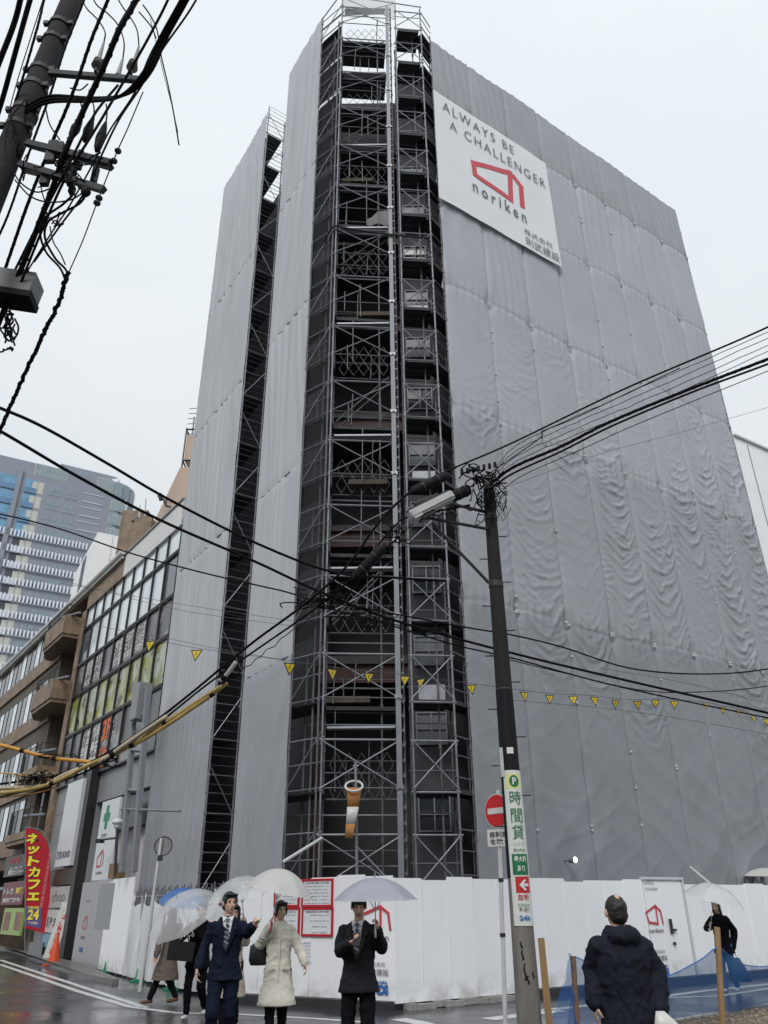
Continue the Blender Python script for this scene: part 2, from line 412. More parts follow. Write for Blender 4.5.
for i in range(8):
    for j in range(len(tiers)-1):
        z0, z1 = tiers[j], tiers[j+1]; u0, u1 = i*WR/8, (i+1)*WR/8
        nu = 38; nv = int((z1-z0)/.052)
        def fn(a, c):
            u = u0+(u1-u0)*a; z = z0+(z1-z0)*c
            if j == len(tiers)-2: z = z0+(z1-.10*4*a*(1-a)*(.5+n1a(i*3.3))-z0)*c
            h = swag(u, z); p = Ep + dr*u + nr*h; return (p.x,p.y,z)
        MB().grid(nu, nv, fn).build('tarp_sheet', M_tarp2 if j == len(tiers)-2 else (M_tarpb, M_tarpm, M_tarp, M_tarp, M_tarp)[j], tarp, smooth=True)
M_tiec = mat('tie_cord_white', (.62,.64,.66), .6, var=0)
for i in range(1, 9):
    b = MB(); rt_ = random.Random(i)
    for tz in tiers[1:-1]:
        for dz in (-.04,.03): q = Ep+dr*(i*WR/8-.02+rt_.uniform(-.05,.05))+nr*(-.01); b.box((q.x,q.y,tz+dz+.02*rt_.random()),(.10,.05,.035),ax=(dr,nr,(0,0,1)))
    for k_ in range(9): q = Ep+dr*(i*WR/8+rt_.uniform(-.02,.02))-nr*.012; b.box((q.x,q.y,rt_.uniform(2.5,29)),(.035,.04,.05),ax=(dr,nr,(0,0,1)))
    b.build('tie_cords', M_tiec, tarp, kind='stuff')
# returns that close the far end and the back
e0 = Ep + dr*WR; e1 = e0 - nr*9.0
def plain(P, Q, z0, z1, nrm, seed):
    L_ = (Q-P).length; d = (Q-P)/L_; q2 = noise2(seed)
    def fn(a, c):
        u = L_*a; z = z0+(z1-z0)*c; p = P + d*u + nrm*(.10*(q2(u*1.6, z*.12)-.5)+.04*math.sin(u*3.5)); return (p.x,p.y,z)
    return MB().grid(int(L_/.2), 60, fn)
plain(e0, e1, .9, ZR, dr, 21).build('tarp_return', M_tarp, tarp, smooth=True)
def tarp_left(s0, s1, label, seed, edge_bulge):
    T = thing('tarpaulin', label, 'tarpaulin', Ap+dl*s0); q = noise2(seed); q_ = noise2(seed+1)
    zt = [1.0, 6.8, 12.0, 17.6, 23.6, ZL]
    for j in range(5):
        z0, z1 = zt[j], zt[j+1]; L_ = s1-s0
        def fn(a, c):
            u = L_*a; z = z0+(z1-z0)*c
            slant = u*2.0 + .30*(z-z0)*math.sin(j*2.1+1) + 2.6*q(u*.9+j*3, z*.10)
            s = slant-math.floor(slant); h = .055*(1-abs(2*s-1))**1.6*(.3+q_(u*.8, z*.3+3)*1.2)
            sl2 = u*5.6 - .22*z + 3*q_(u, z*.12+j); s = sl2-math.floor(sl2); h += .018*(1-abs(2*s-1))
            h += edge_bulge*.012*math.sin(z*3.4+seed)*math.exp(-min(u,L_-u)/.15)
            h += .05*(q(u*.5+9,z*.2+4)-.5)
            for tz in zt[1:-1]: dz = abs(z-tz); h -= .02*math.exp(-(dz/.08)**2)
            uu = u + (.012*(abs(math.sin(z*1.67+seed))-.5) if a in (0,1) else 0)
            h = .03+(h-.03)*(.25+.75*min(1, min(u, L_-u)/.45))
            p = Ap + dl*(s0+uu) + nl*h; return (p.x,p.y,z)
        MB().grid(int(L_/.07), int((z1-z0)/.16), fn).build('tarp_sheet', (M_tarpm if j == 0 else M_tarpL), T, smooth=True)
    return T
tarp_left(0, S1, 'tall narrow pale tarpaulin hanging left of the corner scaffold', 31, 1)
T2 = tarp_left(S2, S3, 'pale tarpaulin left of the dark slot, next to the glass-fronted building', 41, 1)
p2 = Ap+dl*S3
plain(p2, p2 - nl*10, 1.0, ZL, dl, 23).build('tarp_return', M_tarpL, T2, smooth=True)

# ================================================================ banner on the right face
M_ban = sheet_mat('banner_white', (.80,.82,.85), trl=.1, rough=.5, var=.03, scale=1, bump=.2)
M_ink = mat('ink_black', (.09,.09,.10), .6, var=0)
M_red = mat('logo_red', (.55,.05,.07), .5, var=0)
def bm(x, y): return onp(x, y, Ep+nr*.165, AR)
_c = [bm(433.7,91), bm(546.8,161.6), bm(560.7,265.4), bm(439.3,197.7)]
ul = (_c[0][0]+_c[3][0])/2; ur = (_c[1][0]+_c[2][0])/2; BT = (_c[0][1]+_c[1][1])/2; BB = (_c[2][1]+_c[3][1])/2
ban = thing('banner', 'large white advertising banner with red logo hung high on the grey tarpaulin', 'banner', Ep+dr*ul+Vector((0,0,BB)))
def bp_(u, z, off=0):
    p = Ep + dr*u + nr*(.15+.015*math.sin(u*1.3)*math.sin(z*.9)+.008*math.sin(u*4+z*2)+off); return Vector((p.x,p.y,z))
MB().grid(50, 50, lambda a, c: bp_(ul+(ur-ul)*a, BB+(BT-BB)*c)).build('banner_sheet', M_ban, ban, smooth=True)
def btext(s, pa, pb, h, m=M_ink, bold=.012, **kw):
    a_, b_ = bm(*pa), bm(*pb); u = (a_[0]+b_[0])/2; z = (a_[1]+b_[1])/2; cw = abs(b_[0]-a_[0])
    n = len(s); text(s, (0,0,0), dr, (0,0,1), 1, m, ban, bold=bold, fit=(cw*n/(n-1), h), warp=lambda a, b: bp_(u+a, z+b, .03), **kw)
btext('ALWAYS BE', (446.7,107.8), (509.8,148.6), .46, bold=-.008, space=1.3)
btext('A CHALLENGER', (454,128.6), (541,181), .46, bold=-.008, space=1.3)
btext('noriken', (476.4,188.5), (522.7,215.4), .55, bold=.004, space=1.5)
btext('株式会社', (528,232.8), (549,244.2), .27, bold=.0)
btext('則武建設', (530,242), (555,257), .40, bold=.0)
def logo_parts(P2, wd, thick, m, parent, conv, name='logo_frame'):
    "open box mark: a slanted quadrilateral outline and a bent bar, given as 2D points in a unit box"
    def strokes(pts, t, closed):
        b = MB(); n = len(pts); 
        for k in range(n if closed else n-1):
            a = Vector(pts[k]); c = Vector(pts[(k+1)%n]); d = (c-a).normalized(); s = Vector((-d.y,d.x))*t/2; a2 = a-d*t*.45; c2 = c+d*t*.45
            q = [a2+s, a2-s, c2-s, c2+s]; steps = 6
            vs = []
            for i in range(steps+1):
                f = i/steps; 
                for (p0, p1) in ((q[0],q[3]),(q[1],q[2])):
                    w_ = p0.lerp(p1, f); vs.append(conv(w_.x, w_.y, .0012*k))
            b.add(vs, [(2*i, 2*i+1, 2*i+3, 2*i+2) for i in range(steps)])
        return b
    strokes(P2[0], thick, True).build(name, m, parent)
    strokes(P2[1], thick, False).build('logo_bar', m, parent)
L0 = [bm(473.8,162.6), bm(510,173), bm(511.3,199.5), bm(475,174.5)]; L1 = [bm(513.8,177), bm(520.8,186.5), bm(522.8,205.5)]
logo_parts((L0, L1), 1, .22, M_red, ban, lambda u, z, o: bp_(u, z, .014+o))

# ================================================================ scaffolding
M_pipe = mat('galvanised_pipe', (.24,.25,.27), .42, .55, var=.25, scale=4)
M_pipe_d = mat('weathered_pipe', (.13,.135,.145), .55, .4, var=.3, scale=4)
M_deck = mat('steel_deck', (.042,.046,.05), .6, .3, var=.3, scale=3, bump=.3)
M_woodp = mat('scaffold_timber', (.075,.06,.045), .8, var=.3, scale=5)
M_plank = mat('alloy_plank', (.34,.36,.39), .45, .2, var=.2, scale=3)
M_mast = mat('mast_grey', (.20,.215,.24), .5, .1, var=.15, scale=5)
M_meshd = sheet_mat('dark_mesh_net', (.05,.055,.06), trl=.1, tr=.62, rough=.8, var=.1)
LZ0, LH = 3.75, 1.877
scf = thing('scaffold', 'tall open corner scaffold of galvanised tubes with decks on every lift', 'scaffold', (0,17,0))
inn = Vector((-.02,.92,0))
def std(p, z1, z0=.05, r=.024, m=M_pipe, par=scf, name='standard'):
    b = MB(); b.bar((p.x,p.y,z0),(p.x,p.y,z1), r, n=8)
    k = LZ0-LH*1
    while k < z1-.1:
        if k > z0: b.bar((p.x,p.y,k-.05),(p.x,p.y,k+.05), r*1.55, n=8)
        k += LH/2
    b.bar((p.x,p.y,z0-.05),(p.x,p.y,z0), .08, n=10); return b.build(name, m, par)
tops = {'A':31.5,'B':31.9,'C':31.5,'D':31.45,'E':30.6}
std(Ap, 31.4, m=M_pipe_d); std(Bp, 32.1); std(Bp+Vector((-.10,.05,0)), 30.2, m=M_pipe_d); std(C1+Vector((.12,.08,0)), 31.3, m=M_pipe_d); std(C2, 31.5); std(Dp, 31.45); std(Ep-nr*.05, 30.5, m=M_pipe_d)
for q in (Ap+inn*.5+Vector((.3,0,0)), Bp+inn*.45+Vector((-.25,0,0)), C2+inn*.5+Vector((.62,0,0)), C1+inn*.8+Vector((-.35,0,0)), Ap+inn+Vector((.25,0,0)), Bp+inn, C2+inn, Dp+inn*.9, Ep+inn*.8): std(q, 30.2, m=M_pipe_d)
def rail(p, q, z, r=.022, m=M_pipe, name='ledger', dz=0, par=scf):
    d = (q-p).normalized()*.06; a = p-d; c = q+d
    return MB().bar((a.x,a.y,z),(c.x,c.y,z+dz), r, n=6).build(name, m, par)
def cross(p, q, z0, z1, par=scf, r=.016, m=M_pipe):
    b = MB(); o = Vector((0,-.03,0)); b.bar((p.x,p.y-.03,z0),(q.x,q.y-.03,z1), r, n=6); b.bar((p.x,p.y-.05,z1),(q.x,q.y-.05,z0), r, n=6)
    return b.build('cross_brace', m, par)
def deck(p, q, z, dp, par=scf, m=M_deck, gap=0.0, plank=None):
    "steel planks from p to q, depth dp behind, with rims and holes suggested by ribs"
    b = MB(); d = (q-p); L_ = d.length; d.normalize(); n = Vector((-d.y,d.x,0)); n = n if n.y > 0 else -n; k = plank or 2; pw = dp/k
    for i in range(k):
        c = p + d*L_/2 + n*(pw*(i+.5)); b.box((c.x,c.y,z),(L_-.06,pw-.03,.035), ax=(d,n,(0,0,1)))
        for s in (-1,1):
            e = c + n*(s*(pw/2-.03)); b.box((e.x,e.y,z-.04),(L_-.06,.02,.05), ax=(d,n,(0,0,1)))
    return b.build('deck', m, par)
for k in range(-1, 15):
    z = LZ0 + LH*k
    J = random.uniform(-.02,.02)
    # stair bay C2-D
    if z > 1: deck(C2+Vector((.04,.06,0)), Dp+Vector((-.04,.05,0)), z, .82)
    cross(C2, Dp, z+.02 if z > 1 else .4, z+.97)
    rail(C2, Dp, z+.99, m=M_pipe); rail(C2+inn, Dp+inn*.9, z+.5, m=M_pipe_d); rail(C2, Dp, z-.06, m=M_pipe)
    # lift bay B-C1
    cross(Bp, C1, z+.02 if z > 1 else .4, z+.97)
    rail(Bp, C1, z+1.0, r=.024)
    rail(Bp+inn, C1+inn, z+.45, m=M_pipe_d, name='handrail'); rail(Bp+inn, C1+inn, z-.1, m=M_pipe_d, name='handrail')
    rail(Bp, C1, z+.02, r=.016, m=M_pipe_d); rail(Bp+inn*.6, C1+inn*.6, z+1.42, r=.018, m=M_pipe if k % 3 else M_mast, name='handrail'); rail(Bp+inn*1.5, C1+inn*1.5, z+.78, r=.016, m=M_pipe_d, name='handrail')
    if k % 2 == 0: MB().box(((Bp.x+C1.x)/2,Bp.y+.35,z+1.30),(C1.x-Bp.x-.15,.22,.045)).build('alloy_plank', M_plank, scf)
    rail(C2+inn*.5, Dp+inn*.5, z+1.45, r=.014, m=M_pipe_d, name='handrail'); rail(Ap+inn*.5, Bp+inn*.5, z+1.45, r=.014, m=M_pipe_d, name='handrail'); rail(Ap, Bp, z+1.05, r=.016, m=M_pipe, name='handrail')
    rail(Dp, Ep-nr*.05, z+.7, m=M_pipe_d, r=.014, name='handrail')
    if k % 2 or k > 9: deck(Bp+inn*.65, C1+inn*.65, z-.05, .95 if k > 9 else .7)
    # side bay A-B and the narrow bay D-E
    rail(Ap, Bp, z+.02, m=M_pipe_d, r=.02); rail(Ap, Bp, z+.55+J, m=M_pipe_d, r=.018, name='handrail')
    MB().bar((Ap.x,Ap.y,z+.1),(Bp.x,Bp.y,z+1.2), .017, n=6).build('brace', M_pipe, scf)
    if z > 1: MB().prism([(Ap.x+.06,Ap.y+.05),(Bp.x-.03,Bp.y+.08),(Bp.x+.05,Bp.y+1.0),(Ap.x-.35,Ap.y+1.5),(Ap.x-.35,Ap.y+.75)], z-.06, z-.02).build('deck', M_deck, scf)
    rail(Dp, Ep-nr*.05, z+.25, m=M_pipe_d, r=.018, name='handrail'); rail(Dp, Ep-nr*.05, z+1.1, m=M_pipe_d, r=.018, name='handrail')
    if z > 1: deck(Dp+Vector((.05,.1,0)), Ep+Vector((.35,.5,0)), z, .5, plank=1)
r5 = random.Random(8)
M_cloth = sheet_mat('grey_cloth', (.30,.30,.31), trl=.2, rough=.8)
for k in range(0, 15):
    z = LZ0 + LH*k
    for q in range(3):
        x = Bp.x+.15+r5.random()*1.3; y = Bp.y+.3+r5.random()*.8; h_ = r5.uniform(.6,1.7); MB().bar((x,y,z),(x+r5.uniform(-.05,.05),y,z+h_),.014,n=5).build('guard_post', M_pipe_d, scf)
    if k in (2,5,8,11): MB().bar((Bp.x+.1,Bp.y+.6,z+.1),(C1.x-.1,Bp.y+.9,z+LH-.1),.02,n=6).bar((Bp.x+.1,Bp.y+.95,z+.1),(C1.x-.1,Bp.y+1.2,z+LH-.1),.02,n=6).build('ladder_rail', M_pipe_d, scf)
    if k in (1,4,7,10): MB().box((r5.uniform(-.9,-.2),Bp.y+.8,z+.12),(1.0,.35,.14)).build('stacked_planks', M_woodp, scf)
    if k in (9,): MB().grid(10,8,lambda a,c: (C1.x-.75+.7*a, Bp.y+.9+.05*math.sin(a*9), z+.25+.75*c*(.35+.65*a))).build('hung_cloth', M_cloth, scf, smooth=True)
    if k % 3 == 1: MB().box((1.05,17.5,z+.25),(.6,.03,.4)).build('toe_panel', M_plank, scf)
MB().grid(8,6,lambda a,c: (Bp.x+(C2.x-Bp.x)*a, Bp.y+.05+.06*math.sin(a*7+c*3), 30.5+1.35*c-.05*math.sin(a*9)*c)).build('top_net', sheet_mat('pale_net', (.5,.52,.54), trl=.3, tr=.55, rough=.8), scf, smooth=True)
# top guard
rail(Bp, Dp, 31.75, dz=-.35); rail(Ap, Bp, 31.3, m=M_pipe_d, dz=.7)
MB().bar((Bp.x,Bp.y,30.4),(C2.x,C2.y,31.5), .015, n=6).bar((Bp.x,Bp.y,31.6),(C2.x,C2.y,30.5), .015, n=6).build('cross_brace', M_pipe, scf)
# folding lattice gates every second lift
for k in range(0, 15, 2):
    z = LZ0 + LH*k - .15; b = MB(); x0 = Bp.x+.12; x1 = C1.x-.12; n = 5; y = Bp.y+.75; h = 1.0
    wv = (x1-x0)/n
    for i in range(-1, n+1):
        for sg in (1,-1):
            a0 = (x0+wv*(i+.5)); a, c = a0-wv*sg, a0+wv*sg; za, zc = z, z+h
            def clip(xa, zz_a, xc, zz_c):
                pts = []
                for X_, Z_, X2, Z2 in ((xa,zz_a,xc,zz_c),(xc,zz_c,xa,zz_a)):
                    if X_ < x0: t = (x0-X_)/(X2-X_); X_, Z_ = x0, Z_+(Z2-Z_)*t
                    elif X_ > x1: t = (x1-X_)/(X2-X_); X_, Z_ = x1, Z_+(Z2-Z_)*t
                    pts.append((X_,Z_))
                return pts
            (ax_,az_),(cx_,cz_) = clip(a, za, c, zc)
            if abs(ax_-cx_) > .02: b.bar((ax_,y+.01*sg,az_),(cx_,y+.01*sg,cz_), .0075, n=5)
    b.build('lattice_gate', M_pipe_d, scf)
# fine dark nets over the lift bay and the side bay
def net(p, q, z0, z1, off):
    return MB().grid(4, 20, lambda a, c: ((p+(q-p)*a).x+off[0], (p+(q-p)*a).y+off[1]+.03*math.sin(a*5+c*40), z0+(z1-z0)*c)).build('net', M_meshd, scf, smooth=True)
net(Ap, Bp, 6.5, 29.5, (0.02,.06))
# hoist mast
mast = thing('hoist_mast', 'pale grey vertical hoist mast running up the middle of the corner scaffold', 'hoist mast', (C1.x,C1.y-.06,0))
MB().box((C1.x,C1.y-.05,15.6),(.115,.09,31.0)).build('rail_column', M_mast, mast)
for k in range(16):
    z = 1.9+LH*k; b = MB(); b.box((C1.x,C1.y-.10,z),(.16,.03,.09)); b.box((C1.x,C1.y-.12,z),(.05,.03,.05)); b.build('joint_plate', M_pipe, mast)
b = MB(); z = .6
while z < 31: b.box((C1.x+.10,C1.y-.04,z),(.05,.05,.06)); z += .31
b.build('rack_teeth', M_pipe_d, mast, kind='stuff')
# black strap across the corner
stp = thing('rope', 'black rope tied across the scaffold two thirds of the way up', 'rope', at(335,228,16.7))
pts = [onp(320,246,Ap,130.0) if False else at(322,246,17.15), at(333,227,16.72), at(345,228,16.75), at(365,231,16.75), at(394,235,16.8), at(428,238,16.95)]
MB().tube(spline(pts,4), .035, 6).build('rope_strand', mat('black_rope',(.015,.015,.018),.8), stp)

# ================================================================ slot scaffold on the left face
slot = thing('scaffold', 'narrow dark scaffold bay in the slot between the two left tarpaulins', 'scaffold', Ap+dl*S2)
q0 = Ap+dl*(S2-.05); q1 = q0 - nl*.75; q2 = Ap+dl*(S1+.15)-nl*.75
for q, zt in ((q0,31.6),(q1,31.2),(q2,29.0)): std(q, zt, r=.027, m=M_pipe, par=slot)
for k in range(-1, 15):
    z = LZ0 + LH*k
    rail(q0, q1, z, par=slot, r=.02); rail(q0, q1, z+.95, par=slot, r=.018, name='handrail'); rail(q0, q1, z+.5, par=slot, r=.014, m=M_pipe_d, name='handrail')
    for dz in (.24,.72,1.2,1.45,1.66): rail(q0, q1, z+dz, par=slot, r=.008, m=M_pipe_d, name='rung')
    MB().bar((q0.x,q0.y,z) if k % 2 else (q1.x,q1.y,z),(q1.x,q1.y,z+1.2) if k % 2 else (q0.x,q0.y,z+1.2),.014,n=6).build('brace', M_pipe, slot)
    rail(q1, q2, z+.1, par=slot, r=.016, m=M_pipe_d); rail(q1, q2, z+1.0, par=slot, r=.014, m=M_pipe_d, name='handrail')
    if z > 1:
        d = q1-q0; b = MB(); c = q0+d*.5+dl*1.6; b.box((c.x,c.y,z),(d.length-.12,3.1,.04), ax=(d.normalized(),dl,(0,0,1))); b.build('deck', M_deck, slot)
for k in range(0, 14, 3):
    z = LZ0 + LH*k; MB().bar((q0-dl*1.2-nl*.5).to_tuple()[:2]+(z,), (q1-dl*.2-nl*.1).to_tuple()[:2]+(z+1.7,), .03, n=6).build('stair_string', M_mast, slot)
# ================================================================ street on the left
AF = -36.2; Pf = Vector((-7.30,25.10,0)); df = dirv(AF); nf = Vector((-df.y, df.x, 0)); nf = nf if nf.y < 0 else -nf   # nf faces the street
def F(s, z, o=0): p = Pf + df*s + nf*o; return Vector((p.x,p.y,z))
def fo(x, y): return onp(x, y, Pf, AF)
def fbox(b, s0, s1, z0, z1, o0, o1):
    c = F((s0+s1)/2, (z0+z1)/2, (o0+o1)/2); return b.box(c, (abs(s1-s0), abs(o1-o0), z1-z0), ax=(df, nf, (0,0,1)))
XF = -df                                       # reading direction on these walls (left to right seen from the street)
M_blackf = mat('black_frame', (.02,.02,.022), .4, var=.1)
M_glass = mat('window_glass', (.10,.12,.14), .04, var=.1, scale=.6, spec=.9)
M_glassl = mat('window_film_sky_reflection', (.74,.80,.84), .12, var=.22, scale=.5, spec=.7)  # pale tone stands for film and, on clear panes, the sky's reflection
M_postw = mat('poster_white', (.62,.62,.60), .35, var=.08)
M_postd = mat('poster_charcoal', (.10,.10,.105), .25, var=.35, scale=1.2)
M_posty = mat('poster_yellow_green', (.24,.26,.05), .2, var=.85, scale=1.1, detail=8)
def two_tone(m, c2, sc_=1.5, lo=.45, hi=.6):
    t = m.node_tree; n = t.nodes; b = n['Principled BSDF']; src = b.inputs['Base Color'].links[0].from_socket
    tc = n.new('ShaderNodeTexCoord'); z = n.new('ShaderNodeTexNoise'); z.inputs['Scale'].default_value = sc_; z.inputs['Detail'].default_value = 6; t.links.new(tc.outputs['Object'], z.inputs['Vector'])
    r = n.new('ShaderNodeMapRange'); r.inputs[1].default_value = lo; r.inputs[2].default_value = hi; t.links.new(z.outputs[0], r.inputs[0])
    mx = n.new('ShaderNodeMix'); mx.data_type = 'RGBA'; mx.inputs[7].default_value = (*c2,1); t.links.new(r.outputs[0], mx.inputs[0]); t.links.new(src, mx.inputs[6]); t.links.new(mx.outputs[2], b.inputs['Base Color'])
two_tone(M_posty, (.40,.43,.36), 1.3, .48, .56); two_tone(M_posty, (.05,.06,.03), 2.1, .58, .66); two_tone(M_postd, (.28,.28,.28), 1.2, .52, .62)
M_posto = mat('poster_orange', (.62,.12,.03), .5, var=.1)
M_wpanel = mat('white_cladding', (.62,.62,.61), .45, var=.08, scale=1)
M_gpanel = mat('grey_cladding', (.22,.23,.24), .4, var=.15, scale=1)
M_tile = mat('brown_tile', (.21,.15,.10), .6, var=.55, scale=2.2, bump=.3)
M_tiled = mat('brown_concrete', (.10,.078,.058), .7, var=.4, scale=2, bump=.3)
M_dkgl = mat('unlit_shopfront', (.025,.03,.035), .2, var=.2)
gb = thing('building', 'glass-fronted building with posters in its windows beside the wrapped block', 'building', F(5.5,0))
s1_, sN = 0.05, 11.1
b = MB(); fbox(b, s1_, sN, 5.0, 15.0, -9, -.12); b.build('wall', M_gpanel, gb)
b = MB(); fbox(b, s1_, 5.7, 0, 4.99, -9, -.8); b.build('wall', M_gpanel, gb)
b = MB(); fbox(b, 5.7, sN, 0, 4.99, -9, -.12); b.build('wall', M_gpanel, gb)
b = MB(); fbox(b, s1_, 6.2, 13.98, 15.0, -.115, .06); b.build('parapet', M_wpanel, gb)
b = MB(); fbox(b, 6.2, sN, 13.98, 15.0, -.115, .06); b.build('fascia', M_tile, gb)
b = MB(); fbox(b, s1_, sN, 15.0, 15.07, -.3, .12); b.build('coping', M_gpanel, gb)
bands = [13.3, 11.2, 8.95, 7.35, 5.55, 3.9]    # set from the black floor lines
zl = [fo(180,527)[1], 12.86, 11.1, 8.8, 7.65, 5.9]
zl = [13.3, 12.9, 10.95, 8.75, 7.55, 6.6]
rows = [(10.98,13.28,'light'),(8.78,10.86,'clear'),(7.0,8.68,'dark'),(5.1,6.92,'yellow'),(3.75,5.02,'lower')]
# read the floor lines from the photo at the near end (s=0) and the far end (s=11)
rows = []
yl = [(183,526,95,592),(180,552,86,626),(169,600,78,664),(169,637,71.4,696.6),(163.7,686,64.4,736)]
zz = []
for (xa, ya, xb, yb) in yl:
    za, zb = fo(xa,ya)[1], fo(xb,yb)[1]; zz.append((za+zb)/2)
zz.append(zz[-1]-2.1)
kinds = ['light','clear','dark','yellow','lower']
SP = []; s = s1_
while s < sN-.3: SP.append(s); s += 1.23
SP.append(sN)
for r in range(5):
    z1, z0 = zz[r], zz[r+1]; z1 -= .05; z0 += .05
    for i in range(len(SP)-1):
        a, c = SP[i]+.03, SP[i+1]-.03
        fr = MB(); fbox(fr, a-.03, a+.0, z0, z1, -.11, .02); fbox(fr, c-.0, c+.03, z0, z1, -.11, .018); fbox(fr, a-.01, c+.01, z1-.035, z1-.002, -.108, .016)
        fr = fr.build('window', M_blackf, gb)
        k = kinds[r]; m = M_glassl if k == 'light' else M_glass
        if k == 'clear': m = M_glassl if i not in (0,8) else M_glass
        if k == 'dark': m = M_postd
        if k == 'yellow': m = M_posty
        if k == 'lower': m = M_postd
        b = MB(); fbox(b, a+.01, c-.01, z0, z1, -.10, -.06); b.build('pane', m, fr)
    b = MB(); fbox(b, s1_-.03, sN+.03, z0-.08, z0-.01, -.11, .03); b.build('spandrel', M_blackf, gb)
def ftext(s, s_mid, z_mid, wd, hg, m, par, o=-.05, bold=.02, **kw):
    text(s, F(s_mid, z_mid, o), XF, (0,0,1), 1, m, par, bold=bold, fit=(wd,hg), off=.006, **kw)
# lettering in the windows
zr = (zz[2]+zz[3])/2; hr = (zz[2]-zz[3])
cx_ = lambda i: (SP[i]+SP[i+1])/2
blocks = [(2,'クーポ\nン利用\n500円'),(3,'お忘れ\nなくご\n利用を'),(4,'完全\n個室\n禁煙'),(6,'ネット\nゲーム\nカフェ'),(7,'まんが\nダーツ\nPROXY')]
for i, t_ in blocks: ftext(t_, cx_(i), zr, .98, hr*.76, M_postw, gb, bold=.03)
zr = (zz[4]+zz[5])/2; hr = zz[4]-zz[5]
for i, t_ in [(6,'個室\n完備\n24h'),(5,'料金\n最安\n宣言')]: ftext(t_, cx_(i), zr, .95, 1.7, M_postw, gb, bold=.03)
ftext('3F', cx_(4), zr+.5, 1.0, .85, M_posto, gb, bold=.04); ftext('受付', cx_(4), zr-.5, 1.0, .8, M_posto, gb, bold=.04)
ftext('イン\nスタ\nント', cx_(3)+.3, zr+.1, .42, 1.6, M_postw, gb, bold=.02)
# dark band, white wall and black corner strip below the windows
b = MB(); fbox(b, s1_, 5.2, 3.95, zz[5]-.1, -.5, -.3); b.build('glass_band', M_dkgl, gb)
b = MB(); fbox(b, s1_, 5.2, zz[5]-.9, zz[5]-.1, -.28, -.2); b.build('grey_band', M_gpanel, gb)
b = MB(); fbox(b, s1_, 5.2, .0, 3.95, -.75, -.6); b.build('lower_wall', M_wpanel, gb)
for k in range(5): 
    b = MB(); fbox(b, .05+k*1.03, .09+k*1.03, 0, 3.95, -.6, -.59); b.build('joint_strip', M_gpanel, gb)
sb0 = 5.9
b = MB(); fbox(b, sb0-.22, sb0+.22, 0, 6.3, -.1, .22); b.build('corner_post', M_blackf, gb)
b = MB(); fbox(b, 5.2, sb0-.22, 0, 6.0, -.75, -.6); b.build('side_panel', M_wpanel, gb)
# tall sign, box signs left of the black post
M_sgnw = mat('sign_face_white', (.60,.63,.66), .35, var=.05)
b = MB(); fbox(b, sb0+.35, 8.2, 2.95, 5.9, -.1, .32); sg = b.build('projecting_sign', M_sgnw, gb)
ftext('焼肉 BOND', 7.25, 3.35, 1.7, .30, mat('sign_ink_blue',(.10,.13,.2),.5,var=0), gb, o=.325, )
b = MB(); fbox(b, sb0+.3, 9.2, 2.35, 2.9, -.1, .15); b.build('soffit_band', M_blackf, gb)
# shop signs at street level
shop = thing('shop_sign', 'light grey shop sign reading choo above the pavement', 'shop sign', F(8,2))
b = MB(); fbox(b, sb0+.3, 9.0, 1.62, 2.3, -.05, .12); b.build('sign_face', mat('sign_face_grey',(.40,.41,.42),.4,var=.05), shop)
ftext('choo', 7.7, 1.98, 1.6, .34, mat('ink_grey',(.16,.16,.17),.5,var=0), shop, o=.122, bold=0)
shop = thing('shop_sign', 'white shop sign with black handwriting and a red corner beneath the grey sign', 'shop sign', F(8,1))
b = MB(); fbox(b, sb0+.3, 9.0, .82, 1.55, -.05, .12); b.build('sign_face', mat('sign_face_offwhite',(.55,.55,.54),.4,var=.05), shop)
ftext('麺屋 まごころ', 7.6, 1.15, 2.2, .34, M_ink, shop, o=.122, bold=.02)
b = MB(); b.add([F(sb0+.32,1.54,.125),F(sb0+.75,1.54,.125),F(sb0+.32,1.3,.125)],[(0,1,2)]); b.build('red_corner', M_red, shop)
shop = thing('shop_sign', 'pale blue panel under the white handwriting sign', 'shop sign', F(8,.5))
b = MB(); fbox(b, sb0+.3, 9.0, .35, .78, -.05, .1); b.build('sign_face', mat('sign_face_blue',(.16,.30,.42),.4,var=.1), shop)
b = MB(); fbox(b, sb0+.2, 11.1, 0, .33, -.1, .05); b.build('plinth', M_conc, gb)

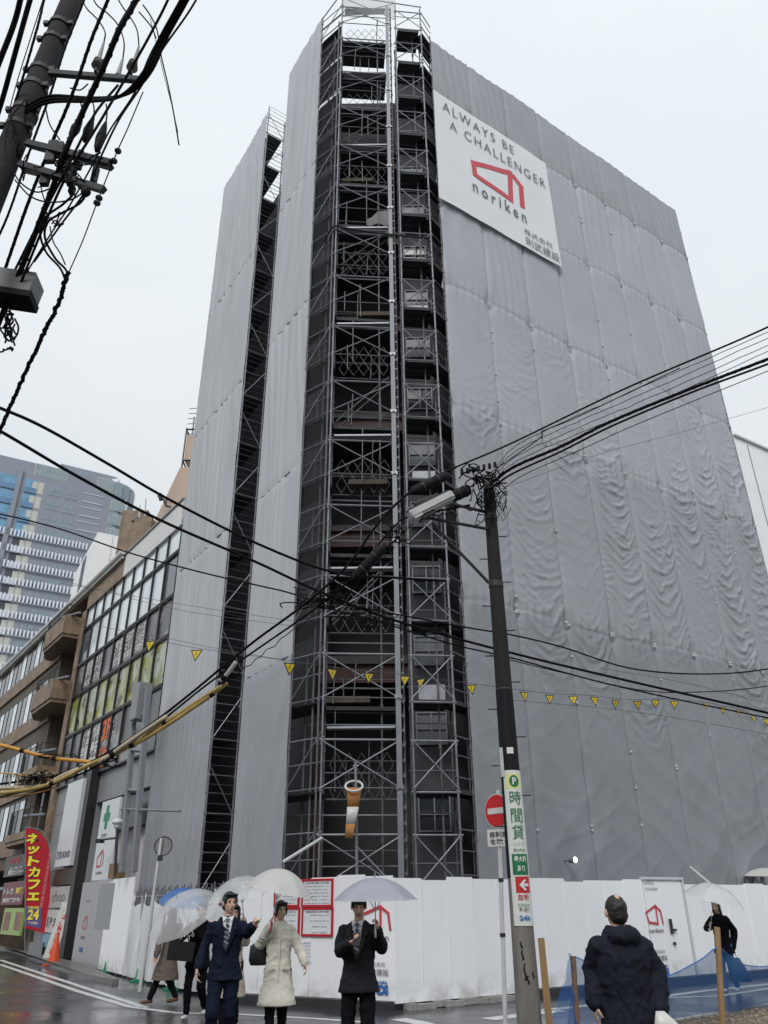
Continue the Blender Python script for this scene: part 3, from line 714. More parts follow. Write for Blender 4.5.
# ---------------------------------------------------------------- brown building with balconies
bb = thing('building', 'brown tiled building with corner balconies beyond the glass-fronted one', 'building', F(20,0))
b = MB(); fbox(b, 11.15, 11.75, 2.4, 14.0, -8, .05); b.build('wall', M_tile, bb)           # pier
b = MB(); fbox(b, 14.6, 52, 3.2, 14.8, -9, -.05); b.build('wall', M_tiled, bb)
b = MB(); fbox(b, 11.75, 14.6, 2.4, 14.0, -9, -1.4); b.build('recess_wall', M_tiled, bb)
b = MB(); fbox(b, 11.15, 52, 14.75, 15.0, -9, .05); b.build('roof', M_tile, bb)
b = MB(); a_ = F(6.2,15.1,.2); c_ = F(52,15.1,.2); b.bar(a_, c_, .12, n=10); b.bar(F(6.2,14.86,.18), F(52,14.86,.18), .05, n=8); b.build('gutter', M_wpanel, bb)
for fl, zb in enumerate([12.75, 9.75, 6.6, 4.0]):
    bal = MB(); base = [F(11.75,zb,-1.3), F(11.75,zb,.75), F(15.0,zb,.75), F(16.2,zb,.35), F(16.2,zb,-.04)]
    hgt = .85 if fl < 2 else .28
    bal.slab(base, (0,0,1), .16)
    for i in range(1, 4):
        p, q = base[i-1+0], base[i]
    for i in range(0, 3):
        p, q = base[i], base[i+1]; d = (q-p).normalized(); n_ = Vector((-d.y,d.x,0)); c = (p+q)/2
        bal.box((c.x,c.y,zb+.16+hgt/2), ((q-p).length+.08,.12,hgt), ax=(d,n_,(0,0,1)))
    bo = bal.build('balcony', M_tile, bb)
    r = MB(); zt = zb+.16+hgt
    for i in range(0, 3):
        p, q = base[i], base[i+1]
        top = .95 if fl > 1 else .55
        r.bar((p.x,p.y,zt+top),(q.x,q.y,zt+top),.02,n=5); n = max(2,int((q-p).length/.14))
        for k in range(n+1):
            t = p+(q-p)*k/n; r.bar((t.x,t.y,zt),(t.x,t.y,zt+top),.009,n=4)
    r.build('railing', M_blackf, bo)
    b = MB(); fbox(b, 12.0, 12.9, zb+.2, zb+2.3, -1.39, -1.33); b.build('door', M_blackf, bb)
    b = MB(); fbox(b, 13.2, 14.4, zb+.3, zb+2.4, -1.39, -1.34); b.build('glass_screen', M_glass, bb)
    b = MB(); b.bar(F(12.3,zb+1.05,.8), F(11.1,zb+1.05,.3), .06, n=8); b.build('downpipe_arm', M_mast, bb)
    # ribbon windows
    for k in range(13):
        s0 = 16.3+k*1.05
        fr = MB(); fbox(fr, s0-.05, s0+.0, zb+.55, zb+2.2, -.06, .0); fbox(fr, s0-.02, s0+1.0, zb+2.15, zb+2.2, -.06, .0); fr = fr.build('window', M_blackf, bb)
        b = MB(); fbox(b, s0, s0+1.0, zb+.55, zb+2.15, -.07, -.025); b.build('pane', M_glassl if k % 3 == 0 else M_glass, fr)
    b = MB(); fbox(b, 14.6, 52, zb-.25, zb+.5, -.04, .06); b.build('spandrel', M_tile, bb)
    if fl: b = MB(); b.ell(F(12.3,zb+2.75,-.4),(.16,.16,.11)); b.build('ceiling_lamp', M_wpanel, bb)
b = MB(); fbox(b, 11.2, 11.5, 0, 2.4, -2, .0); fbox(b, 19.6, 52, 0, 2.4, -2, .2); b.build('ground_floor', M_tiled, bb)
b = MB(); b.bar(F(12.2,2.5,.2),F(12.2,6,.2),.05,n=8); b.build('downpipe', M_mast, bb)
def signboard(label, x0, y0, x1, y1, face, lines, o=.35):
    a = onp(x0,y1,F(0,0,o),AF); c = onp(x1,y0,F(0,0,o),AF); s_l, s_r = a[0], c[0]; z0, z1 = a[1], c[1]
    t = thing('shop_sign', label, 'shop sign', F(s_l,z0,o))
    b = MB(); fbox(b, s_r, s_l, z0, z1, o-.1, o); b.build('sign_face', face, t)
    for (tx, fx, fz, wd, hg, m) in lines:
        text(tx, F(s_l+(s_r-s_l)*fx, z0+(z1-z0)*fz, o), XF, (0,0,1), 1, m, t, fit=((s_l-s_r)*wd,(z1-z0)*hg), off=.012, bold=.03)
    return t
M_sblack = mat('sign_black', (.03,.028,.03), .4, var=.2); M_smaroon = mat('sign_maroon', (.13,.01,.025), .4, var=.3, scale=2)
M_sfood = mat('food_photo', (.22,.09,.04), .35, var=.9, scale=2.2, detail=8); M_sgreen = mat('sign_lime', (.30,.42,.12), .4, var=.1)
M_syell = mat('ink_yellow', (.75,.6,.06), .5, var=0); M_sred = mat('ink_red', (.6,.03,.04), .5, var=0)
signboard('black shop sign with red and white lettering left of the red flag banner', 3, 853, 27, 877.5, M_sblack, [('UFO',.5,.75,.5,.3,M_sred),('CD・DVD・本',.6,.38,.6,.14,M_postw),('買取センター',.62,.18,.75,.24,M_postw)])
signboard('maroon shop sign with white lettering below the black sign', 0, 880.5, 26, 905, M_smaroon, [('トレカ',.3,.6,.45,.3,M_postw),('高価',.8,.6,.3,.3,M_syell),('買取実施中',.5,.2,.8,.2,M_postw)])
fs = signboard('lime-edged menu board with food pictures at the left edge of the street', 0, 908, 24, 934, M_sgreen, [])
for k in range(2):
    a = onp(2+k*11,930,F(0,0,.36),AF); c = onp(11+k*11,912,F(0,0,.36),AF); b = MB(); fbox(b, c[0], a[0], a[1], c[1], .351, .365); b.build('picture', M_sfood, fs)
# pavement and kerb on the far side
kp = [gnd(x,y) for x, y in ((-60,945),(0,950),(40,959),(75,968),(112,985))]
kb = MB(); 
for i in range(len(kp)-1):
    p, q = kp[i], kp[i+1]; d = (q-p).normalized(); n_ = Vector((-d.y,d.x,0)); n_ = n_ if n_.y > 0 else -n_; c = (p+q)/2+n_*.075
    kb.box((c.x,c.y,.06),((q-p).length-.01,.15,.12), ax=(d,n_,(0,0,1)))
kb.build('kerb', M_kerb, kind='structure')
kk = [p+Vector((-.05,.14,0)) for p in kp]
MB().prism([(p.x,p.y) for p in kk]+[(kk[-1].x-1.2,kk[-1].y+1.6),(-22,48),(kk[0].x-3,kk[0].y+3)], -.02, .11).build('pavement', M_pave, kind='structure', fix=True)

# ---------------------------------------------------------------- white roof box, beige building, far tower, far white block
M_white2 = mat('white_render', (.84,.86,.88), .7, var=.05, scale=.5)
wbx = thing('building', 'white box-shaped rooftop building between the grey tower and the glass front', 'building', (-20,50,0))
Yw = 46
pts = [at(82,600,Yw), at(96,532,Yw), at(130,540,Yw-3), at(131,600,Yw-3)]
def column_block(name, corners_px, ztop_px, m, par, Yb):
    pass
p0, p1, p2_ = at(70,600,52), at(86,600,45), at(150,600,47)
zt_ = at(93,532,45).z
poly2 = [(p1.x,p1.y),(p2_.x,p2_.y),(p2_.x-2,p2_.y+9),(p0.x-1,p0.y+6),(p0.x,p0.y)]
MB().prism(poly2, 0, zt_).build('wall', M_white2, wbx, fix=True)
b = MB()
for f in (.25,.5,.75):
    q = Vector((p1.x,p1.y,0)).lerp(Vector((p2_.x,p2_.y,0)), f); b.box((q.x,q.y-.03,zt_/2),(.04,.05,zt_-.2))
b.build('joint_line', M_wpanel, wbx)
q = Vector((p1.x,p1.y,0)).lerp(Vector((p2_.x,p2_.y,0)), .38)
MB().box((q.x,q.y-.1,at(107,559,45).z),(.7,.3,.35)).build('vent_hood', M_blackf, wbx)
q = (Vector((p0.x,p0.y,0))+Vector((p1.x,p1.y,0)))/2; d_ = (Vector((p1.x,p1.y,0))-Vector((p0.x,p0.y,0))).normalized(); n_ = Vector((d_.y,-d_.x,0))
MB().box((q.x,q.y,at(77,571,48).z),(1.3,.08,2.2), ax=(d_,n_,(0,0,1))).build('window', M_glassd, wbx)
# beige building behind
bg_ = thing('building', 'beige building rising behind the glass front with antennas on its side', 'building', (-13,38,0))
M_beige = mat('beige_render', (.52,.40,.32), .8, var=.06, scale=.6)
q0_, q1_, q2_ = at(154,500,44), at(176,500,36), at(215,500,36.5)
zb_ = at(180,467,36).z
MB().prism([(q1_.x,q1_.y),(q2_.x+3,q2_.y),(q2_.x+3,q2_.y+9),(q0_.x,q0_.y+1),(q0_.x,q0_.y)], 0, zb_).build('wall', M_beige, bg_, fix=True)
z2 = at(183,437,36.5).z; z3 = at(186,462,36.5).z; xx = at(183,450,36.5).x
MB().box((xx+1.2,37.6,(z2+z3)/2+.2),(2.2,2.0,z2-z3)).build('roof_tank', M_beige, bg_)
b = MB()
for dx in (.05,2.35):
    for dy in (36.5,38.7): b.bar((xx+dx,dy,zb_),(xx+dx,dy,z2+.6),.05,n=5)
for zq in (z3+.1, z2+.5): b.bar((xx+.05,36.5,zq),(xx+2.35,36.5,zq),.05,n=5); b.bar((xx+.05,36.5,zq),(xx+.05,38.7,zq),.05,n=5)
b.build('roof_frame', M_blackf, bg_)
b = MB(); ax_ = at(190,430,36.5).x; b.bar((ax_,37,z2),(ax_,37,at(190,417,37).z),.05,n=5)
for k in range(6): zq = z2+.5+k*.35; b.bar((ax_-.35,37,zq),(ax_+.35,37,zq+.05),.025,n=4)
b.build('mast_antenna', M_mast, bg_)
b = MB(); y_ = 39.5; P_ = lambda x, y: at(x,y,y_-.5 if x < 160 else y_-2.2)
pa = [(158,496),(163,499),(166,506),(177,508),(177,499)]
b.tube([P_(*p) for p in pa], .06, 5); b.bar(P_(166,506),P_(166,497),.05,n=5); b.bar(P_(160,494),P_(161,500),.12,n=6); b.build('wall_antenna', M_blackf, bg_)
# rooftop clutter beside the white parapet
rt = thing('rooftop_plant', 'small grey rooftop units and pipes behind the white parapet', 'rooftop plant', F(6,15,-3))
b = MB()
for (x, y, yy, w_, d__) in ((141,519,36,1.3,2),(148,524,33,.8,1.5)):
    p = at(x,y,yy); b.box((p.x,p.y,(p.z+14)/2),(w_,d__,p.z-14))
b.build('unit_casing', M_tile, rt)
b = MB(); 
for (x, y0, y1, yy) in ((126,500,535,36),(140,505,520,34),(146,499,516,33)): b.bar(at(x,y0,yy),at(x-1,y1,yy),.04,n=5)
b.bar(at(132,520,35),at(143,511,34),.08,n=5); b.build('pipes', M_wpanel, rt)

# far tower
AT = 59.0; Pt = at(0,600,125); Pt.z = 0; dt = dirv(AT); nT = Vector((dt.y,-dt.x,0))
def to(x, y): return onp(x, y, Pt, AT)
def T(s, z, o=0): p = Pt + dt*s + nT*o; return Vector((p.x,p.y,z))
def tbox(b, s0, s1, z0, z1, o0, o1): return b.box(T((s0+s1)/2,(z0+z1)/2,(o0+o1)/2),(s1-s0,o1-o0,z1-z0),ax=(dt,nT,(0,0,1)))
tw = thing('building', 'grey high-rise with blue upper bays and white striped balconies in the left distance', 'building', T(10,0))
M_tg = mat('tower_grey', (.25,.275,.33), .6, var=.05, scale=.3); M_tb = mat('tower_blue', (.13,.24,.40), .5, var=.15, scale=.4)
M_tw = mat('tower_white', (.72,.75,.82), .6, var=.05); M_tdark = mat('tower_recess', (.07,.075,.09), .7, var=.1); M_tgl = mat('tower_glass', (.26,.33,.36), .12, var=.15, scale=1); M_tgb = mat('tower_glass_blue', (.16,.34,.50), .12, var=.3, scale=.6)
M_tcream = mat('tower_cream', (.52,.52,.48), .6, var=.05)
H1 = to(30,457)[1]; H2 = to(63,461)[1]; sR = to(136,520)[0]
arc = []
R0 = 5.2
for k in range(9):
    a = math.pi/2*k/8; arc.append(T(sR-R0+R0*math.sin(a), 0, -R0+R0*math.cos(a)))
body = [T(-16,0), *arc, T(sR,0,-16), T(-16,0,-16)]
MB().prism([(p.x,p.y) for p in body], 0, H1-1.0).build('wall', M_tg, tw, fix=True)
b = MB(); tbox(b, to(62,462)[0], sR-4.5, H1-1.0, H1+.8, -12, -1.2); b.build('penthouse', M_tg, tw)
b = MB(); tbox(b, to(62,462)[0]+.3, sR-5, H1+.8, H1+1.0, -11.8, -1.3); b.build('roof_rail', M_tw, tw)
FH = (to(3,517)[1]-to(3,651)[1])/8
zw_top = to(45,474)[1]+0
# glazed bays of the top floors
def win(s0, s1, z0, z1, m, nx=2, nz=2, fm=None, o=.02):
    f = MB(); tbox(f, s0-.06, s1+.06, z0-.06, z1+.06, -.05, o); fr = f.build('window', fm or M_tg, tw)
    w_ = (s1-s0)/nx; h_ = (z1-z0)/nz; g = MB()
    for i in range(nx):
        for j in range(nz): tbox(g, s0+i*w_+.05, s0+(i+1)*w_-.05, z0+j*h_+.05, z0+(j+1)*h_-.05, o, o+.05)
    g.build('pane', m, fr)
sA, zA = to(36,461); sB, zB = to(67,480)
win(to(35,470)[0], to(67,475)[0], to(52,479)[1], to(52,467)[1], M_tgl, 6, 2, M_tcream)
sC = to(98,480)[0]; zc1 = to(110,480)[1]; zc0 = to(110,494)[1]
win(sC, sR-R0-.1, zc0, zc1, M_tgl, 7, 2, M_tcream)
# curved corner glazing
for k in range(4):
    a0, a1 = math.pi/2*(k*.9+.1)/4, math.pi/2*(k*.9+.9)/4
    def ac(a, r=R0+.06): return T(sR-R0+r*math.sin(a), 0, -R0+r*math.cos(a))
    for (z0, z1) in ((zc0,zc1),(zc0-4.8,zc0-2.2),(zc0-8.5,zc0-6)):
        A_, C_ = ac(a0), ac(a1); MB().add([(A_.x,A_.y,z0),(C_.x,C_.y,z0),(C_.x,C_.y,z1),(A_.x,A_.y,z1),],[(0,1,2,3)]).build('curved_pane', M_tgl, tw)
row0 = to(54,491.5)[1]          # centre of the first window row
for k in range(15):
    z = row0-.55*1.7-FH*k
    for (xa, xb) in ((47.5,60),(64.5,77)):
        s0, s1 = to(xa,500)[0], to(xb,500)[0]
        win(s0, (s0+s1)/2-.12, z, z+1.75, M_tgl); win((s0+s1)/2+.12, s1, z, z+1.75, M_tgl)
    s0, s1 = to(31,490)[0], to(43,490)[0]
    win(s0, (s0+s1)/2-.1, z-.3, z+2.1, M_tcream, 1, 1, M_tcream); win((s0+s1)/2+.1, s1, z-.3, z+2.1, M_tcream, 1, 1, M_tcream)
    if k < 7:
        s0, s1 = to(110,510)[0], to(125,510)[0]; win(s0, s1, z-.2, z+1.9, M_tgl, 4, 1, M_tcream)
    if k < 3:
        s0, s1 = to(82,500)[0], to(103,500)[0]; b = MB(); tbox(b, s0, s1, z+.2, z+.32, .0, .12); tbox(b, s0, s1, z+2.0, z+2.1, 0, .1); b.build('ledge', M_tw, tw)
    # blue recessed balconies on the upper floors, dark recesses below
    for (xa, xb) in ((-24,11),(17,29)):
        s0, s1 = to(xa,520)[0], to(xb,520)[0]; b = MB(); tbox(b, s0, s1, z+.6, z+2.3, 0, .06); rc = b.build('recess', M_tgb if k < 4 else M_tdark, tw)
        b = MB(); tbox(b, s0, s1, z-.5, z+.6, 0, .25); b.build('balcony_front', M_tb if k < 4 else M_tw, tw)
    if k >= 3:      # white slatted bands
        zb2 = z-.65; b = MB(); s = to(-24,540)[0]; e_ = to(86,560)[0] if k < 6 else to(80,600)[0]
        tbox(b, s, e_, zb2+.02, zb2+.1, .26, .34)
        i = 0
        while s < e_: tbox(b, s, s+.30, zb2+.1, zb2+1.35, .27, .5); s += .62; i += 1
        b.build('slatted_band', M_tw, tw, kind='stuff')
b = MB(); s0, s1 = to(11.5,500)[0], to(16.5,500)[0]; tbox(b, s0, s1, H1-60, H1-3.0, 0, .5); b.build('pier', M_tg, tw)
b = MB(); tbox(b, to(126,505)[0], to(127.2,505)[0], H1-18, zc0-1.5, 0, .3); b.build('white_pier', M_tw, tw)
b = MB(); p = T(to(118,476)[0], H1-.3, -1.2); b.box(p,(1.3,.8,1.0)); b.bar(p,p+Vector((.2,0,3.0)),.06,n=4); b.build('roof_unit', M_tw, tw)
# distant white block on the right
wr = thing('building', 'plain white building far behind the right edge of the tarpaulin', 'building', (24,38,0))
Yr = 38; a = at(733,436,Yr); c = at(775,447,Yr+3)
poly3 = [(a.x,a.y),(c.x+8,c.y+8*.56),(c.x+2,c.y+16),(a.x-6,a.y+8)]
MB().prism(poly3, 0, a.z).build('wall', M_white2, wr, fix=True)
dd = Vector((c.x+8-a.x, c.y+8*.56-a.y, 0)).normalized(); nn = Vector((dd.y,-dd.x,0))
b = MB()
for k in range(4): 
    q = Vector((a.x,a.y,0))+dd*(1.2+k*2.6); b.box((q.x,q.y,a.z/2),(.05,.06,a.z-.5),ax=(dd,nn,(0,0,1)))
b.build('joint_line', M_gpanel, wr)
b = MB(); q = Vector((a.x,a.y,0))+dd*5; b.box((q.x,q.y,a.z+.06),(10,.3,.12),ax=(dd,nn,(0,0,1))); b.build('coping', M_wpanel, wr)
# unseen blocks behind the viewer, added to darken the lower tarpaulins
M_bk = mat('unseen_street_block', (.16,.155,.15), .8, var=.2, scale=.5)
for k, (c, sz, rz) in enumerate((((-20,-18,5),(18,16,10),20),((6,-27,6),(20,14,12),-5),((30,-10,5),(16,16,10),-35),((-28,6,5),(14,18,10),-33))):
    MB().box(c, sz, rz=rz).build('unseen_street_block', M_bk, kind='structure')
# ================================================================ white hoarding
M_hoard = mat('hoarding_white', (.90,.915,.945), .38, var=.035, scale=.9, stretch=(1,1,.3))
def grime(m, z1=.5, col=(.30,.28,.25,1)):
    "splashed dirt near the foot of the panels and faint runs"
    t = m.node_tree; n = t.nodes; b = n['Principled BSDF']; src = b.inputs['Base Color'].links[0].from_socket
    tc = n.new('ShaderNodeTexCoord'); sx = n.new('ShaderNodeSeparateXYZ'); t.links.new(tc.outputs['Object'], sx.inputs[0])
    z = n.new('ShaderNodeTexNoise'); z.inputs['Scale'].default_value = 4; z.inputs['Detail'].default_value = 8; t.links.new(tc.outputs['Object'], z.inputs['Vector'])
    r = n.new('ShaderNodeMapRange'); r.inputs[1].default_value = .1; r.inputs[2].default_value = z1; r.inputs[3].default_value = .40; r.inputs[4].default_value = .0; t.links.new(sx.outputs['Z'], r.inputs[0])
    r2 = n.new('ShaderNodeMapRange'); r2.inputs[1].default_value = .42; r2.inputs[2].default_value = .7; r2.inputs[3].default_value = 0; r2.inputs[4].default_value = 1.6; t.links.new(z.outputs[0], r2.inputs[0])
    mu = n.new('ShaderNodeMath'); mu.operation = 'MULTIPLY'; mu.use_clamp = True; t.links.new(r.outputs[0], mu.inputs[0]); t.links.new(r2.outputs[0], mu.inputs[1])
    mx = n.new('ShaderNodeMix'); mx.data_type = 'RGBA'; mx.inputs[7].default_value = col; t.links.new(mu.outputs[0], mx.inputs[0]); t.links.new(src, mx.inputs[6]); t.links.new(mx.outputs[2], b.inputs['Base Color'])
grime(M_hoard)
M_hjoint = mat('hoarding_joint', (.50,.52,.55), .5, var=.05)
M_foot = mat('hoarding_foot', (.035,.035,.04), .6, var=.3)
Fc = Vector((.10,15.50,0)); AH = 55.5; dh = dirv(AH); nh = Vector((dh.y,-dh.x,0)); HT = 2.04
F0 = Vector((-2.98,17.28,0)); d0 = (Fc-F0).normalized(); n0 = Vector((d0.y,-d0.x,0)); n0 = n0 if n0.y < 0 else -n0
L0_ = (Fc-F0).length
def panels(par, P, d, n, L_, wd, ht, seed, skip=(), m=M_hoard):
    r = random.Random(seed); k = int(round(L_/wd)); w_ = L_/k
    for i in range(k):
        if i in skip: continue
        c = P + d*(w_*(i+.5)); o = r.uniform(-.004,.004); dz = r.choice([0,0,.0,.03,-.03])
        b = MB(); b.box((c.x+n.x*o,c.y+n.y*o,(.10+ht+dz)/2),(w_-.006,.03,ht+dz-.10),ax=(d,n,(0,0,1)))
        for s in (-1,1):
            e = c + d*(s*(w_/2-.02)) + n*(.019+o); b.box((e.x,e.y,(.10+ht)/2),(.022,.008,ht-.12),ax=(d,n,(0,0,1)))
        b.build('panel', m, par)
hs = thing('hoarding', 'white steel site hoarding across the street corner carrying the red-framed notices', 'hoarding', F0)
panels(hs, F0, d0, n0, L0_, .59, HT+.04, 3)
b = MB(); c = (F0+Fc)/2+n0*.10; b.box((c.x,c.y,.07),(L0_,.28,.14),ax=(d0,n0,(0,0,1))); b.build('foot_rail', M_foot, hs)
LR = 19.0
hr_ = thing('hoarding', 'long white steel hoarding running right from the corner along the street', 'hoarding', Fc+dh*LR/2)
gs, ge = 8.35, 9.75       # site door
def uh(x, y=930): return onp(x, y, Fc, AH)[0]
gs, ge = uh(648), uh(689)
n1_ = int(gs/.62); panels(hr_, Fc, dh, nh, gs, gs/n1_, HT, 5)
rest = LR-ge; panels(hr_, Fc+dh*ge, dh, nh, rest, rest/int(rest/.8), HT-.06, 6)
fa = 3.1
b = MB(); c = Fc+dh*(fa+(LR-fa)/2)+nh*.1; b.box((c.x,c.y,.075),(LR-fa,.26,.15),ax=(dh,nh,(0,0,1))); b.build('foot_rail', M_foot, hr_)
b = MB()
r = random.Random(9)
for k in range(14):   # rubble and mortar under the first panels
    q = Fc+dh*(.3+k*.2)+nh*.06; b.box((q.x,q.y,.03+r.random()*.03),(.2,.12+r.random()*.1,.09),ax=(dh,nh,(0,0,1)))
b.build('mortar_bed', mat('dirty_mortar',(.30,.29,.28),.8,var=.4,scale=8,bump=.5), hr_, kind='stuff')
door = thing('site_door', 'white site door in the right-hand hoarding with frame and black handle', 'site door', Fc+dh*(gs+ge)/2)
c = Fc+dh*(gs+ge)/2; gw = ge-gs
MB().box((c.x,c.y,1.07),(gw-.08,.035,1.92),ax=(dh,nh,(0,0,1))).build('door_leaf', M_hoard, door)
b = MB()
for s in (ge-.0,): q = Fc+dh*s+nh*.02; b.box((q.x,q.y,1.07),(.035,.07,2.08),ax=(dh,nh,(0,0,1)))
q = c+nh*.02; b.box((q.x,q.y,2.10),(gw+.05,.072,.05),ax=(dh,nh,(0,0,1))); b.build('door_frame', M_sgnw, door)
q = Fc+dh*uh(670)+nh*.05; b = MB(); b.box((q.x,q.y,1.12),(.05,.05,.30),ax=(dh,nh,(0,0,1))); q2_ = q+dh*.08; b.box((q2_.x,q2_.y,1.05),(.16,.04,.04),ax=(dh,nh,(0,0,1))); q3 = q+dh*.03; b.box((q3.x,q3.y,.78),(.05,.05,.06),ax=(dh,nh,(0,0,1)))
b.build('door_handle', M_blackf, door)
# hoarding graphics: open-box mark, lettering, blue mark
M_inkb = mat('ink_blue', (.04,.14,.42), .5, var=0)
M_inkg = mat('ink_dark_grey', (.09,.09,.10), .6, var=0)
def graphic(name_, label, conv, par=None):
    t = thing(name_, label, 'printed mark', conv(.5,.5,0)); return t
def hoard_print(label, P, d, n, s, zc, w_, full=True, z_text=None):
    "a vertical column of prints on a hoarding: slogan, mark, name, company, blue mark"
    t = thing('printed_panel', label, 'printed mark', P+d*s)
    def cv(a, b, o=0): q = P + d*(s+a) + n*(.034+o); return Vector((q.x,q.y,b))
    q0 = [(-w_*.5,zc-.17),(w_*.12,zc+.05),(w_*.12,zc-.28),(-w_*.42,zc-.26)]
    q0 = [(-w_*.48,zc+.02),(w_*.18,zc+.16),(w_*.18,zc-.20),(-w_*.36,zc-.17)]
    logo_parts((q0, [(w_*.20,zc+.15),(w_*.44,zc+.05),(w_*.50,zc-.2)]), 1, .045 if w_ > .5 else .035, M_red, t, cv)
    text('noriken', cv(0,zc-.33), d, (0,0,1), 1, M_inkg, t, fit=(w_*.9,.09), bold=.01)
    if full:
        text('ALWAYS BE', cv(-.02,zc+.62), d, (0,0,1), 1, M_inkg, t, fit=(w_*.6,.055), bold=.0)
        text('A CHALLENGER', cv(0.04,zc+.50), d, (0,0,1), 1, M_inkg, t, fit=(w_*.8,.055), bold=.0)
    text('株式会社', cv(.02,zc-.74), d, (0,0,1), 1, M_inkg, t, fit=(w_*.6,.07), bold=.0)
    text('則武建設', cv(.02,zc-.86), d, (0,0,1), 1, M_inkg, t, fit=(w_*.8,.1), bold=.005)
    text('BONDS', cv(0,zc-1.12), d, (0,0,1), 1, M_inkb, t, fit=(w_*.85,.15), bold=.06, space=.9)
    text('YOKOHAMA', cv(0,zc-1.01), d, (0,0,1), 1, M_inkb, t, fit=(w_*.8,.05), bold=.03)
    return t
sL = (gnd(378,1008)-F0).length
hoard_print('tall white print with red box mark behind the man looking at his phone', F0, d0, n0, L0_-.36, 1.42, .62, full=False)
hoard_print('slogan and red box mark printed on the right hoarding beside the site door', Fc, dh, nh, uh(655), 1.38, .55)
# notices with red frames
M_paper = mat('notice_paper', (.74,.76,.80), .5, var=.05); M_redf = mat('red_frame', (.50,.015,.03), .45, var=.08)
M_inkl = mat('ink_pale', (.30,.31,.36), .6, var=0); M_cell = mat('cell_pink', (.58,.42,.46), .6, var=0); M_cellb = mat('cell_blue', (.42,.50,.60), .6, var=0)
def notice(label, x0, y0, x1, y1, red=True, lines=6, title='建築業の許可票', seed=0, marks=True):
    a = onp(x0,y1,F0,math.degrees(math.atan2(d0.x,d0.y))); c = onp(x1,y0,F0,math.degrees(math.atan2(d0.x,d0.y)))
    u0, u1, z0, z1 = a[0], c[0], a[1], c[1]
    t = thing('notice_board', label, 'notice board', F0+d0*u0+Vector((0,0,z0)))
    def q(u, z, o): p = F0+d0*u+n0*o; return Vector((p.x,p.y,z))
    MB().box(q((u0+u1)/2,(z0+z1)/2,.030),(u1-u0,.012,z1-z0),ax=(d0,n0,(0,0,1))).build('sheet', M_paper, t)
    if red:
        b = MB(); e = .028
        for (ua, ub, za, zb) in ((u0-e,u1+e,z1-.01,z1+e),(u0-e,u1+e,z0-e,z0+.01),(u0-e,u0+.01,z0+.01,z1-.01),(u1-.01,u1+e,z0+.01,z1-.01)):
            b.box(q((ua+ub)/2,(za+zb)/2,.034),(ub-ua,.028,zb-za),ax=(d0,n0,(0,0,1)))
        b.build('frame', M_redf, t)
    w_ = u1-u0; h_ = z1-z0; r = random.Random(seed)
    text(title, q((u0+u1)/2, z1-h_*.11, .037), d0, (0,0,1), 1, M_inkg, t, fit=(w_*.8,h_*.075), bold=.01, off=.002)
    words = ['工事名称 新築工事','許可番号 第四〇二号','現場責任者 山田','施工期間 令和六年','連絡先 電話','安全第一 整理整頓','作業主任者 足場組立','商号又は名称']
    for k in range(lines):
        zc = z1-h_*(.24+.68*k/max(1,lines-1)); 
        if marks: MB().box(q(u0+w_*.16,zc,.0365),(w_*.2,.002,h_*.07),ax=(d0,n0,(0,0,1))).build('cell', r.choice([M_cell,M_cellb,M_paper]), t)
        text(words[(k+seed)%8], q(u0+w_*.58, zc, .037), d0, (0,0,1), 1, M_inkg, t, fit=(w_*r.uniform(.5,.68),h_*.05), bold=.0, off=.002)
    return t
notice('colour-coded permit notice in a red frame, upper right of the four', 303.5, 880, 333, 905.5, title='労災保険関係成立票', seed=1)
notice('white notice with black text in a red frame, lower right of the four', 303.5, 909, 333, 934.5, title='建設業の許可票', seed=2, marks=False, lines=4)
notice('colour-coded notice in a red frame half hidden behind the white umbrella', 276, 880, 300, 905.5, title='施工体系図', seed=3)
notice('white notice in a red frame behind the woman in the cream coat', 276, 909, 300, 934.5, title='建築計画のお知らせ', seed=4, marks=False, lines=4)
notice('small grey-edged notice hung low below the red-framed notices', 303, 941, 312, 962, red=False, seed=5, lines=5, title='お知らせ', marks=False)
# street-side hoarding further left
dsl = dirv(-31.0); Ppn = gnd(104,968); 
MpG = mat('hoarding_grey_print', (.36,.37,.39), .4, var=.06)
hp = thing('hoarding', 'pair of tall white and grey hoarding panels at the far end of the draped fence', 'hoarding', Ppn)
AP = math.degrees(math.atan2(*(F(5.55,0,.22)-gnd(122,977)).to_2d())); dp_ = dirv(AP); np_ = Vector((dp_.y,-dp_.x,0)); np_ = np_ if np_.y < 0 else -np_
P121 = gnd(122,977)
def up_(x): return onp(x, 930, P121, AP)[0]
def pbox(b, a, c, z0, z1, o0, o1): q = P121+dp_*((a+c)/2)+np_*((o0+o1)/2); return b.box((q.x,q.y,(z0+z1)/2),(abs(c-a),abs(o1-o0),z1-z0),ax=(dp_,np_,(0,0,1)))
ztp = onp(115,879,P121,AP)[1]
b = MB(); pbox(b, 0, up_(103), .05, ztp, -.04, 0); b.build('panel', M_hoard, hp)
for (xa, xb) in ((103.3,90),(89.8,76)): b = MB(); pbox(b, up_(xa), up_(xb), .05, ztp, -.04, 0); b.build('panel', MpG, hp)
b = MB(); pbox(b, up_(109), up_(94), 1.05, ztp-.1, 0, .01); b.build('sheet', mat('notice_grey',(.30,.31,.32),.5,var=.1), hp)
def hcv(a, b_, o=0): q = P121 + dp_*(up_(84)-a) + np_*(.006+o); return Vector((q.x,q.y,b_))
logo_parts(([(-.30,1.22),(.10,1.38),(.10,1.0),(-.22,1.05)], [(.14,1.36),(.30,1.25),(.34,1.02)]), 1, .045, M_red, hp, hcv)
text('株式会社 則武', hcv(0,.78), -dp_, (0,0,1), 1, M_inkg, hp, fit=(.6,.09), bold=.02)
